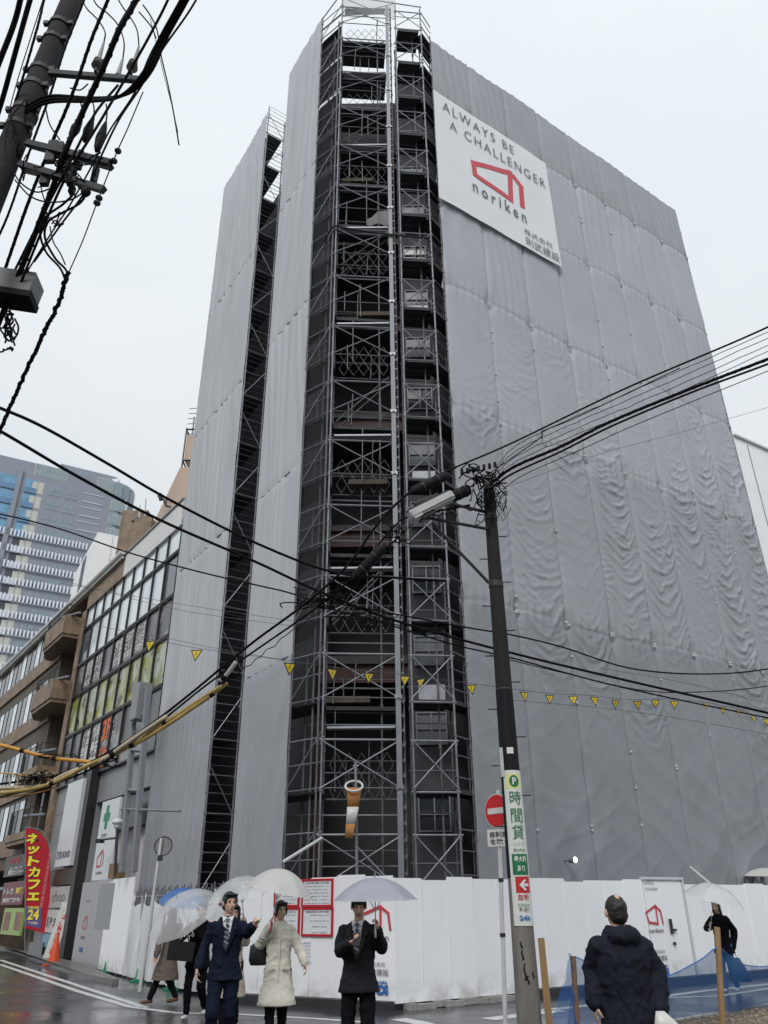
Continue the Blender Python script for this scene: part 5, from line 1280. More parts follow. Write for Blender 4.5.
# sleeved cables lower left
def sleeves(label, pts, r, m, ties=True, par_label=None):
    P_ = spline([at(*p) for p in pts], 8); t = thing('cable_sleeve', label, 'cable sleeve', P_[0], group='sleeved low cables')
    MB().tube(P_, r, 10).build('sleeve', m, t, smooth=True)
    for i in range(4, len(P_)-3, 13): d = (P_[i+1]-P_[i]).normalized()*.045; MB().bar(P_[i]-d, P_[i]+d, r*1.25, n=10).build('black_tie', M_poled, t)
    return t
sleeves('upper yellow-cream sleeved cable at the lower left', [(-30,787,15),(0,788,14.9),(42,786,14.7),(62,776,14.5),(88,765,14.2),(104,759,14),(130,741,13.8),(167,716,13.6)], .037, M_cream)
sleeves('lower yellow sleeved cable reaching towards the scaffold', [(-30,792,15),(0,793,14.8),(47,785,14.6),(91,764,14.1),(146,738,13.8),(200,703,13.4),(227,683,13.2)], .035, M_yel)
sleeves('middle yellow sleeved cable between the other two', [(91,767,14.3),(128,747,14),(160,726,13.7),(200,700,13.4),(222,686,13.2)], .035, M_yel)
sleeves('orange sleeved cable entering at the left edge above the others', [(-30,740,15),(0,745,14.8),(20,750,14.7),(42,756,14.6),(60,759,14.5),(91,762,14.3)], .034, M_orange)
sleeves('short silver sleeve on the cable in front of the slot', [(220,681,13.1),(228,673,13.0),(236,662,12.9)], .038, M_lampw)
cable('orange cable beneath the yellow sleeves at the lower left', [(-20,771,14.9),(30,776,14.8),(60,783,14.6),(40,792,14.7),(0,798,14.9)], .012, m=M_orange)
tg3 = thing('cable_tangle', 'coil of looped cream and black wires at the lower left beside the sleeves', 'cable tangle', at(15,775,14.8)); tg3['group'] = 'overhead cables'
loop_cluster(tg3, 30, 778, 16, 6, 14.7, 10, .010, 15); loop_cluster(tg3, 110, 765, 12, 5, 14, 7, .010, 16); loop_cluster(tg3, 50, 757, 24, 3, 14.5, 4, .009, 17)
for k in range(7): x = 6+k*7.5; MB().tube(spline([at(x,777,14.7),at(x+3,773,14.6),at(x+5,779,14.7),at(x+3,785,14.7)],5), .012, 6).build('wire_loop', M_cream, tg3, smooth=True)
# pennants
M_pen = mat('pennant_yellow', (.70,.52,.03), .5, var=.1); M_penk = mat('pennant_black', (.02,.02,.02), .5, var=0)
pn = [(151,641,13,13.6),(197,650,13,13.6),(290,663,14,13.2),(332,669,13,13.2),(369,673,12,13.2),(405,676,11,13.2),(421,679,10,13.3),(471,685,11,13.4)]
pn += [(524,692,11,13.5),(549.5,695,10.5,13.6),(573,696,10,13.7),(594,697,10,13.8),(615,700,10,13.9),(637,701,9.5,14),(655,700,9,14.1),(674,701,9,14.2),(705,703,7,14.3),(722,707,7.5,14.4),(738,710,7.5,14.5),(752.5,716,7,14.6),(766,719,7,14.7)]
cable('thin cord carrying the yellow warning pennants', [(120,632,13.7)]+[(x,y-h*.15,Y+.01) for x,y,h,Y in pn]+[(800,728,14.9)], .005, m=M_cabg, name='pennant_cord', group='pennant cord', n=3)
where = ['hanging highest before the glass-fronted building','before the pale left tarpaulin, lit yellow','at the left edge of the open scaffold, turned sideways','on the left post line of the scaffold','in the middle bay of the scaffold','just right of the hoist mast','second right of the hoist mast','just right of the scaffold edge','just right of the utility pole','second right of the utility pole','third right of the utility pole','fourth right of the utility pole','fifth right of the utility pole','sixth right of the utility pole','seventh right of the utility pole','eighth right of the utility pole','first of the five small ones at the right end','second of the five small ones at the right end','third of the five small ones at the right end','fourth of the five small ones at the right end','last one at the right edge']
r = random.Random(4)
for (x, y, h, Y), wh in zip(pn, where):
    c = at(x,y,Y); s_ = h*.0175*Y/13.4; tw = r.uniform(-.7,.7)
    if 'sideways' in wh: tw = .5
    X_ = Vector((math.cos(tw), math.sin(tw), 0)); Z_ = Vector((r.uniform(-.12,.12),0,-1)).normalized(); N_ = X_.cross(Z_)
    t = thing('warning_pennant', 'yellow triangular pennant with black edge, '+wh, 'pennant', c, group='yellow warning pennants')
    def tri(sc_, off, sgn=1):
        a = c - X_*s_*.5*sc_ + Z_*s_*.33*(1-sc_); d = c + X_*s_*.5*sc_ + Z_*s_*.33*(1-sc_); e = c + Z_*s_*(.33+.62*sc_); return [a+N_*off, d+N_*off, e+N_*off]
    b = MB(); b.slab(tri(1,-.002), N_, .004); b.build('edge', M_penk, t)
    for o in (-.0055, .0055): b = MB(); b.add(tri(.74,o),[(0,1,2)]); b.build('field', M_pen, t)
    for o in (-.0085, .0085):
        q = c + Z_*s_*.34; b = MB(); b.add([q-X_*s_*.03-Z_*s_*.16+N_*o, q+X_*s_*.05-Z_*s_*.16+N_*o, q+X_*s_*.0+Z_*s_*.0+N_*o, q+X_*s_*.03+Z_*s_*.2+N_*o, q-X_*s_*.05+Z_*s_*.03+N_*o],[(0,1,2,3,4)]); b.build('bolt_mark', M_penk, t)

# ---------------------------------------------------------------- no-entry sign
ne = thing('no_entry_sign', 'round red no-entry sign with white bar left of the utility pole', 'road sign', (at(505,1020,12.9)).to_tuple()[:2]+(0,))
YN = 12.9; bq = at(505.5,1024,YN); tq = at(498,790,YN); ln = (tq-bq)/(tq.z-bq.z)
def nc(z): q = bq+ln*(z-bq.z); return Vector((q.x,q.y,z))
M_wp = mat('sign_pole_white', (.55,.56,.57), .4, var=.1, scale=5)
b = MB(); b.bar(nc(-.05), nc(tq.z), .032, n=12); b.build('pole', M_wp, ne)
fx = Vector((math.cos(.85), math.sin(.85), 0)); fn_ = Vector((math.sin(.85), -math.cos(.85), 0))   # sign plate turned to the left street
def plate_disc(c, r_, th, m, name, par, x=fx, n=fn_):
    k = 36; b = MB(); b.slab([c+x*(r_*math.cos(2*math.pi*i/k))+Vector((0,0,r_*math.sin(2*math.pi*i/k))) for i in range(k)], n, th); return b.build(name, m, par)
fx = Vector((math.cos(-.85), math.sin(-.85), 0)); fn_ = Vector((-math.sin(.85), -math.cos(.85), 0))
c = nc(at(497,811,YN).z)+fn_*.04; R_s = (at(497,794,YN).z-at(497,828,YN).z)/2
d0_ = plate_disc(c, R_s, .006, M_postw, 'sign_plate', ne, fx, fn_); plate_disc(c+fn_*.008, R_s*.95, .004, mat('sign_red',(.55,.02,.025),.35,var=0), 'red_disc', ne, fx, fn_)
b = MB(); b.box(c+fn_*.015,(R_s*1.45,.004,R_s*.34),ax=(fx,fn_,(0,0,1))); b.build('white_bar', M_postw, ne)
fx2 = Vector((math.cos(-.3), math.sin(-.3), 0)); fn2 = Vector((-math.sin(.3), -math.cos(.3), 0))
c = nc(at(497,838,YN).z)+fn2*.04; hh = at(497,830,YN).z-at(497,847,YN).z
b = MB(); b.box(c,(.36,.008,hh),ax=(fx2,fn2,(0,0,1))); b.build('sub_plate', M_postw, ne)
text('自転車', c+fn2*.006+Vector((0,0,hh*.2)), fx2, (0,0,1), 1, M_inkg, ne, fit=(.28,hh*.36), bold=.03); text('を除く', c+fn2*.006-Vector((0,0,hh*.22)), fx2, (0,0,1), 1, M_inkg, ne, fit=(.28,hh*.36), bold=.03)
for z in (at(497,806,YN).z, at(497,838,YN).z, at(501,880,YN).z, at(503,935,YN).z): b = MB(); q = nc(z); b.bar(q-Vector((0,0,.025)),q+Vector((0,0,.025)),.042,n=10); b.build('clamp', M_met, ne)
# slim leaning pole on the left with the pale back of a round sign
lp = thing('sign_pole', 'slim leaning white pole with round sign back beside the draped sheets', 'road sign', gnd(140,991))
bq2 = gnd(139.5,992); tq2 = at(161.5,838,bq2.y); b = MB(); b.bar(bq2-Vector((0,0,.05)), tq2, .035, n=12); b.build('pole', M_wp, lp)
cdk = at(163.5,846,bq2.y+.05); M_back = mat('sign_back_grey', (.24,.25,.26), .4, .3, var=.1)
plate_disc(cdk, .2, .006, M_back, 'sign_back', lp, Vector((1,0,0)), Vector((0,-1,0)))
b = MB(); b.tube([cdk+Vector((.2*math.cos(2*math.pi*k/30),-.012,.2*math.sin(2*math.pi*k/30))) for k in range(31)], .012, 6); b.build('sign_rim', M_met, lp)
b = MB(); b.box(at(160,858,bq2.y),(.10,.08,.12)); b.build('bracket', M_met, lp)

# ================================================================ near left pole with fittings
YL = 5.64
np_l = thing('utility_pole', 'dark utility pole with crossarms leaning across the top left corner', 'utility pole', (0,0,0))
qa, qb = at(17,133,5.64), at(72,0,5.9); ln = (qb-qa)/(qb.z-qa.z)
def lc(z): q = qa+ln*(z-qa.z); return q
bz = lc(0.0); np_l.location = (bz.x,bz.y,0)
b = MB(); b.bar(lc(-.1), lc(qb.z+1.6), .165, .115, n=24); 
M_pold = mat('pole_dark_concrete', (.026,.025,.028), .8, spec=.2, var=.4, scale=7, bump=.6, stretch=(1,1,.3))
b.build('pole_shaft', M_pold, np_l)
def L_(x, y, Y=5.5): return at(x, y, Y)
def lz(y, x): return at(x,y,5.64).z
for (x, y) in ((44,66),(36,84),(21,112),(15,130),(62,30),(67,12)):
    z = at(x,y,5.64).z; b = MB(); b.bar(lc(z-.035), lc(z+.035), .142, n=18); q = lc(z); b.box(q+Vector((.15,-.06,0)),(.06,.05,.06)); b.box(q+Vector((-.15,-.06,0)),(.06,.05,.06)); b.build('clamp_band', M_met, np_l)
for (a, c, w_) in (((50,73,5.5),(140,80,5.3),.05),((27,143,5.5),(110,163,5.25),.05),((32,146,5.8),(112,168,5.5),.04),((20,164,5.5),(104,190,5.2),.05),((24,170,5.8),(100,188,5.45),.04)):
    p, q = at(*a), at(*c); d = (q-p).normalized(); u = Vector((0,0,1)); sdd = d.cross(u).normalized(); u = sdd.cross(d)
    b = MB(); b.box((p+q)/2,((q-p).length,w_*1.1,w_*1.3),ax=(d,sdd,u)); b.build('crossarm', M_met, np_l)
for (x, y, w_, h_) in ((52,152,.10,.30),(60,150,.06,.2),(66,168,.05,.28),(80,160,.05,.25),(95,175,.05,.22),(45,180,.08,.14),(84,185,.12,.06),(72,190,.05,.1),(58,176,.1,.06)):
    b = MB(); b.box(at(x,y,5.45),(w_,.06,h_)); b.build('bracket_plate', M_met, np_l)
def insulator(x, y, Y, s=1, tip=None):
    c = at(x,y,Y); b = MB(); 
    for k in range(3): b.bar(c+Vector((0,0,k*.045*s)), c+Vector((0,0,k*.045*s+.022*s)), .062*s-.006*k, .045*s, n=14); b.bar(c+Vector((0,0,k*.045*s+.02*s)), c+Vector((0,0,k*.045*s+.046*s)), .03*s, n=10)
    o = b.build('insulator', M_porc, np_l)
    b = MB(); b.bar(c-Vector((0,0,.10*s)), c, .02*s, n=8); b.build('insulator_pin', M_met, o)
insulator(97,66,5.35); insulator(132,68,5.35)
for (x0, y0, x1, y1) in ((98,62,104,42),(118,75,123,58),(135,62,139,46)):
    p, q = at(x0,y0,5.35), at(x1,y1,5.3); b = MB(); b.bar(p, q, .03, .012, n=10); b.build('cable_end', M_porc if x0 != 118 else M_lampw, np_l)
for (x0, y0, x1, y1, Y) in ((82,118,70,138,5.3),(93,118,84,142,5.25),(106,122,96,152,5.2),(76,160,68,186,5.3),(88,186,84,196,5.2)):
    p, q = at(x0,y0,Y), at(x1,y1,Y); b = MB(); d = q-p; x_, y_ = b.frame(d); b.loft([(p,.012,.012,x_,y_),(p+d*.2,.03,.03,x_,y_),(p+d*.55,.05,.05,x_,y_),(p+d*.85,.035,.035,x_,y_),(q,.012,.012,x_,y_)],10); b.build('cable_joint', M_poled, np_l, smooth=True)
M_jb = mat('box_grey', (.20,.205,.21), .45, var=.2, scale=6)
bx = thing('junction_box', 'light grey junction box hanging at the left edge below the dark pole', 'junction box', at(15,290,6.2))
c = at(12,287,6.2); axx = (Vector((1,.1,-.12)).normalized(), Vector((-.1,1,0)).normalized(), Vector((.12,.0,1)).normalized())
b = MB(); b.box(c,(.52,.28,.25),ax=axx); b.build('box_body', M_jb, bx); b = MB(); b.box(c-Vector((-.015,0,.16)),(.5,.27,.08),ax=axx); b.build('box_base', M_poled, bx)
for k in range(3): b = MB(); b.bar(c+Vector((-.1+.12*k,-.05,.12)), c+Vector((-.1+.12*k,-.05,.17)), .035, n=10); b.build('box_gland', M_poled, bx)
loop_cluster(bx, 10, 322, 9, 14, 6.2, 14, .010, 21, 'tail_wire'); loop_cluster(bx, 4, 345, 10, 10, 6.3, 6, .010, 22, 'tail_wire')
gl = 'overhead cables'
cable('thick black cable at the extreme top left corner', [(30,-60,4.2),(18,10,4.7),(0,60,5.0),(-20,110,5.3)], .028)
cable('second thick black cable left of the dark pole', [(48,-60,4.3),(30,0,4.7),(16,50,5.0),(0,107,5.4),(-16,150,5.6)], .026)
cable('thin twisted black cable left of the dark pole', [(60,-60,4.6),(44,0,5.0),(38,25,5.1),(20,87,5.5),(0,147,5.9),(-20,200,6.2)], .013, twist=.12)
cable('twisted black cable passing just in front of the dark pole', [(130,-50,4.3),(108,0,4.7),(92,38,4.9),(80,73,5.1),(66,110,5.3),(53,140,5.5),(27,206,5.9),(0,283,6.4),(-20,330,6.8)], .017, twist=.12)
cable('thickest twisted black cable from the top edge down to the junction box', [(160,-50,4.2),(136,0,4.5),(120,28,4.6),(104,66,4.8),(80,118,5.1),(66,150,5.2),(50,195,5.5),(24,262,6.0),(8,300,6.2),(-10,345,6.5)], .028, twist=.16)
cable('black cable from the top edge falling through the crossarms', [(190,-60,4.1),(170,-5,4.5),(150,35,4.7),(128,74,4.9),(98,125,5.1),(70,170,5.3),(55,200,5.5),(38,240,5.8),(20,285,6.1)], .013)
cable('thin black cable from the top edge to the crossarm ends', [(205,-60,4.1),(180,0,4.5),(150,55,4.8),(135,92,5.0),(110,130,5.1),(95,160,5.2),(70,205,5.5),(52,232,5.7),(25,275,6.1)], .008)
for k in range(3):
    o = k*3.2
    cable('%s of three thick cables curving from the top edge to the dark pole' % ('outermost','middle','innermost')[k], [(215-o,-60,4.0),(190-o,-5,4.3),(167-o,37,4.6),(150-o*1.1,73,4.8),(127-o,94+o*.3,5.0),(93,100+o*.5-2,5.2),(50,96+o,5.4),(25,107+o,5.5)], .017)
cable('thin tension wire with small insulators right of the crossarms', [(143,92,5.0),(127,130,5.1),(117,152,5.2),(98,200,5.5),(83,240,5.8),(69,272,6.0)], .006)
ti = thing('strain_insulator', 'two small dark strain insulators on the thin tension wire', 'insulator', at(115,156,5.2))
for (x, y) in ((118,151),(114,161),(99,198),(97,203)): b = MB(); q = at(x,y,5.25); b.ell(q,(.035,.035,.028)); b.build('insulator_disc', M_met, ti)
cable('thick wound black cable from the forked leads down to the left edge', [(69,272,6.0),(64,285,6.1),(60,300,6.2),(48,325,6.4),(40,342,6.6),(22,380,7.0),(8,412,7.3),(0,430,7.4),(-16,465,7.8)], .022, twist=.10, wob=.006)
cable('right forked lead curling from the crossarm to the wound cable', [(88,190,5.2),(80,203,5.3),(62,213,5.4),(48,222,5.6),(45,238,5.7),(55,258,5.9),(66,270,6.0),(67,280,6.0)], .012)
cable('left forked lead curling from the crossarm to the wound cable', [(72,196,5.2),(62,205,5.3),(46,217,5.4),(40,232,5.6),(46,252,5.8),(60,268,5.9),(66,282,6.0)], .012)
cable('loose drooping wire end right of the crossarms', [(143,5,5.0),(150,15,5.0),(157,30,5.0),(161,55,5.0),(168,85,5.1),(174,115,5.2),(179,145,5.3)], .008)
cable('thin loose strand beside the drooping wire end', [(150,18,5.0),(156,42,5.0),(164,75,5.1),(173,110,5.2),(178,133,5.3)], .004)
cable('black cable crossing the crossarms close to the tension wire', [(222,-60,4.2),(196,0,4.5),(162,50,4.8),(142,85,5.0),(120,118,5.1),(104,150,5.2),(86,190,5.4),(60,226,5.7),(34,262,6.0)], .010)
cable('black cable close behind the dark pole top', [(100,-50,5.0),(84,0,5.3),(66,45,5.5),(50,95,5.7),(30,150,6.0),(8,215,6.4),(-14,262,6.8)], .013, twist=.1)
cable('black cable from the crossarm centre down to the junction box', [(118,85,5.1),(96,112,5.15),(78,146,5.2),(62,178,5.3),(46,208,5.6),(30,240,5.9),(14,272,6.1)], .014)
cable('thin wire at the extreme left beside the dark pole', [(56,-40,5.2),(30,40,5.5),(12,100,5.8),(2,150,6.0),(-10,190,6.2)], .006)
jl = thing('jumper_leads', 'thin curved jumper leads looping over the crossarm insulators', 'cable', at(100,60,5.3)); jl['group'] = gl
for pts in ([(104,42),(105,32),(98,20),(88,10),(83,2),(75,-12)], [(123,58),(124,42),(118,25),(106,12),(96,4),(88,-14)], [(139,46),(137,30),(130,17),(122,6),(112,-12)], [(139,12),(146,20),(152,28),(156,38)], [(80,100),(82,110),(80,122)], [(92,100),(94,108),(94,120)], [(106,104),(107,112),(106,124)], [(10,165),(20,182),(36,192),(52,188)], [(15,180),(30,196),(48,202),(70,200),(84,192)], [(25,100),(10,120),(5,150),(12,175)], [(60,140),(50,125),(46,110)], [(88,84),(80,90),(70,88)]):
    MB().tube(spline([at(x,y,5.3) for x,y in pts],6), .008, 6).build('lead', M_cab, jl, smooth=True)
loop_cluster(jl, 70, 170, 20, 14, 5.35, 16, .007, 31, 'lead'); loop_cluster(jl, 20, 150, 9, 30, 5.5, 8, .006, 33, 'lead'); loop_cluster(jl, 50, 215, 14, 20, 5.5, 6, .007, 34, 'lead')

# ================================================================ stakes, blue net and gravel
M_wood = mat('stake_wood', (.30,.19,.09), .7, var=.3, scale=8, bump=.3, stretch=(1,1,.15)); M_woodd = mat('stake_wood_dark', (.17,.10,.06), .7, var=.3, scale=8, bump=.3)
def stake(label, x0, y0, x1, y1, Y, r, m, sq=False):
    p = at(x0,y0,Y); q = at(x1,y1,Y); d = (q-p)/(q.z-p.z); b = MB(); t0 = p+d*(-p.z-.05)
    b.bar(t0, q, r, n=4 if sq else 12); o = b.build('stake', m); tag(o, label, 'stake'); return t0
s1p = stake('pale square wooden stake right of the utility pole', 549,1021,541,938,11.6,.045,M_wood,True)
s2p = stake('darker round wooden stake holding the left end of the blue net', 577,1024,573,956,11.9,.038,M_woodd)
s3p = stake('pale bamboo stake standing before the woman with the shopping bag', 722,1014,717,927,12.6,.042,M_wood)
s4p = Vector((9.2,15.5,0))
M_net = sheet_mat('blue_net', (.03,.17,.50), trl=.35, tr=.48, rough=.5, var=.15, scale=5, bump=.4, bscale=20)
bn = thing('blue_net', 'sagging blue mesh net strung between the stakes', 'net', s2p)
tops_ = [at(576,957,11.9), at(600,967,12.0), at(628,975,12.1), at(664,977,12.3), at(700,960,12.5), at(718,948,12.6), at(735,961,13.2), at(752,966,13.8), at(775,966,14.4), at(830,962,15.5)]
def bot(x, y): p = gnd(x,y); return p
bots = [bot(556,1028), bot(600,1026), bot(630,1024), bot(664,1021), bot(700,1015), bot(721,1013), bot(742,1010), bot(755,1007), bot(775,1003), bot(830,996)]
bots[0] = Vector((s2p.x-.2,s2p.y-.1,.02))
ts, bs = spline(tops_,6), spline(bots,6); n_ = len(ts)-1; q_ = noise2(77)
def fn(a, c):
    i = int(round(a*n_)); p = bs[i].lerp(ts[i], c); o = .10*(q_(a*18, c*3)-.5)*(1-c)+.03*math.sin(a*60+c*5)*c*(1-c)*4; return Vector((p.x,p.y-o,max(p.z,.01)))
MB().grid(n_, 14, fn).build('net_sheet', M_net, bn, smooth=True)
tp_ = [at(573,960,11.9), at(570,975,11.85), at(564,998,11.75), at(556,1022,11.6)]
lf = MB(); lf.grid(6,10,lambda a,c: Vector((s2p.x+(.0-.55*(1-c)**1.3)*(1-a)+.02*math.sin(c*20+a*4), s2p.y-.05-.25*(1-a)*(1-c), .01+1.0*c*(1-.0*a)))).build('net_flap', M_net, bn, smooth=True)
MB().tube(ts, .008, 6).build('net_rope', mat('blue_rope',(.03,.15,.45),.6,var=.1), bn)
gv = MB(); r = random.Random(2)
M_grav = mat('gravel', (.20,.165,.12), .85, var=.5, scale=14, bump=.8, bscale=40)
gp = [bot(556,1030)+Vector((.2,-.05,0)), bot(640,1027), bot(700,1019), bot(721,1015.5), bot(755,1011), bot(830,1000)]
poly_g = [(p.x,p.y) for p in gp]+[(16,12),(12,3),(1.5,3),(1.2,9)]
MB().prism(poly_g, -.02, .02).build('gravel', M_grav, kind='structure', fix=True)
def inside(x, y):
    c = False; n = len(poly_g)
    for i in range(n):
        x0, y0 = poly_g[i]; x1, y1 = poly_g[(i+1)%n]
        if (y0 > y) != (y1 > y) and x < (x1-x0)*(y-y0)/(y1-y0)+x0: c = not c
    return c
b = MB(); cnt = 0
while cnt < 5000:
    x, y = r.uniform(2.5,10), r.uniform(9.5,16)
    if not inside(x, y): continue
    cnt += 1; s_ = r.uniform(.012,.035); b.ell((x,y,.02+s_*.3),(s_*r.uniform(.7,1.3),s_*r.uniform(.7,1.3),s_*.6),5,4)
b.build('gravel_stones', mat('gravel_stone',(.27,.23,.18),.8,var=.5,scale=5), kind='stuff')
# slim white struts behind the hoarding
for (a, c, lb) in (((283,862,15.9),(322,838,16.3),'slim white pole end sticking out over the hoarding left of the scaffold'),((690,867,20.5),(713,886,19.8),'slim white tube propped over the hoarding above the woman at right')):
    o = MB().bar(at(*a), at(*c), .03, n=8).build('prop_tube', M_wp); tag(o, lb, 'tube')
st = thing('stay_tube', 'diagonal scaffold tube stay leaning low in front of the open scaffold', 'tube', at(360,860,16.4)); MB().bar(at(355,845,16.3), at(388,880,16.5), .025, n=8).build('tube', M_pipe, st)
# ================================================================ people
M_skin = mat('skin', (.60,.38,.28), .5, var=.05, scale=20); M_hair = mat('hair_black', (.012,.011,.011), .45, var=.2, scale=60, bump=.3)
M_navy = mat('suit_navy', (.007,.011,.026), .8, spec=.15, var=.15, scale=30, bump=.15, bscale=120); M_shirt = mat('shirt_white', (.70,.71,.74), .7, var=.03)
M_tie = mat('tie_dark', (.03,.035,.06), .5, var=0); M_cream_c = mat('coat_cream', (.68,.65,.57), .75, var=.1, scale=8, bump=.3, bscale=25)
M_blk = mat('cloth_black', (.006,.006,.008), .85, spec=.12, var=.2, scale=20, bump=.2, bscale=80); M_dk = mat('coat_dark_olive', (.010,.011,.014), .75, spec=.2, var=.25, scale=15, bump=.3, bscale=60)
M_dnavy = mat('parka_dark_navy', (.009,.012,.021), .75, spec=.2, var=.25, scale=12, bump=.4, bscale=40); M_brown = mat('coat_taupe', (.13,.10,.085), .85, var=.1, scale=10, bump=.2)
M_beige_c = mat('coat_beige', (.42,.37,.30), .8, var=.08, scale=8, bump=.2); M_jean = mat('jeans_blue', (.04,.09,.20), .8, var=.2, scale=14, bump=.2); M_shoe = mat('shoe_black', (.012,.011,.011), .35, var=.1)
M_shoew = mat('shoe_white', (.6,.6,.58), .5, var=.1); M_shoeb = mat('shoe_brown', (.12,.05,.03), .4, var=.1); M_leath = mat('bag_black', (.015,.015,.017), .4, var=.15, scale=10); M_stripe = mat('tie_stripe', (.35,.38,.42), .5, var=0)
M_collar = mat('collar_corduroy', (.02,.016,.013), .9, var=.2, scale=40); M_lip = mat('lip', (.32,.12,.10), .5, var=0); M_eye = mat('eye_dark', (.02,.015,.012), .3, var=0)
V = Vector
def cap(b, p, q, r1, r2, n=12):
    b.bar(p, q, r1, r2, n=n); b.ell(p, (r1,r1,r1), n, 8); b.ell(q, (r2,r2,r2), n, 8)
def remesh(b, vox, it, amp=0, seed=0, freq=9, flat=None):
    me = b.mesh('raw'); o = bpy.data.objects.new('raw', me)
    r = o.modifiers.new('r','REMESH'); r.mode = 'VOXEL'; r.voxel_size = vox
    s = o.modifiers.new('s','SMOOTH'); s.factor = .5; s.iterations = it
    m2 = evald(o)
    if amp:
        q = noise2(seed+100); n = len(m2.vertices); co = np.empty(n*3); no = np.empty(n*3)
        m2.vertices.foreach_get('co', co); m2.vertices.foreach_get('normal', no); co = co.reshape(-1,3); no = no.reshape(-1,3)
        for i in range(n):
            x, y, z = co[i]; a = math.atan2(y, x)
            f = q(a*2.2+6+x*freq, z*freq+y*4+10)-.5; g = q(x*freq*2.2+9, z*freq*2.6-y*freq+12)-.5
            h = (f*1.0+g*.6); co[i] = co[i]+no[i]*amp*(h+.6*max(0,1-abs(((z*freq*.9+f*1.6)%1)*2-1)*2.2))
        m2.vertices.foreach_set('co', co.reshape(-1)); m2.update()
    return m2
def arm_chain(b, sh, el, wr, rs, n=12):
    cap(b, sh, el, rs[0], rs[1], n); cap(b, el, wr, rs[1], rs[2], n)
def hand_mesh(b, wr, d, palm_n, curl, side, point=False, s=1.0):
    "palm and five fingers: d = finger direction, palm_n = way the palm faces, side = +1/-1 where the thumb leaves"
    d = V(d).normalized(); n = V(palm_n); n = (n - d*n.dot(d)).normalized(); w = d.cross(n).normalized()*side
    c = V(wr)+d*.045*s
    b.ell(c, (.040*s,.017*s,.050*s), 12, 8, ax=(w, n, d))
    cap(b, V(wr)-d*.02, V(wr)+d*.02, .026*s, .024*s, 10)
    for k, (off, ln) in enumerate(((.029,.072),(.010,.080),(-.010,.074),(-.028,.058))):
        p = V(wr)+d*.085*s+w*off*s; cu = curl if not (point and k == 0) else .08
        a = 0; dd = d.copy(); r = .0088*s; L_ = ln*s
        for j, f in enumerate((.45,.32,.23)):
            a += cu*(.55,.8,.6)[j]; dd = d*math.cos(a)+n*math.sin(a); q = p+dd*L_*f; cap(b, p, q, r, r*.92, 8); p = q; r *= .92
    p = V(wr)+d*.02*s+w*.028*s; td = (w*.75+d*.65+n*.25).normalized(); q = p+td*.038*s; cap(b, p, q, .0115*s, .0100*s, 8)
    td2 = (d*.8+n*(.25+curl*.4)+w*.15).normalized(); cap(b, q, q+td2*.034*s, .0100*s, .0085*s, 8)
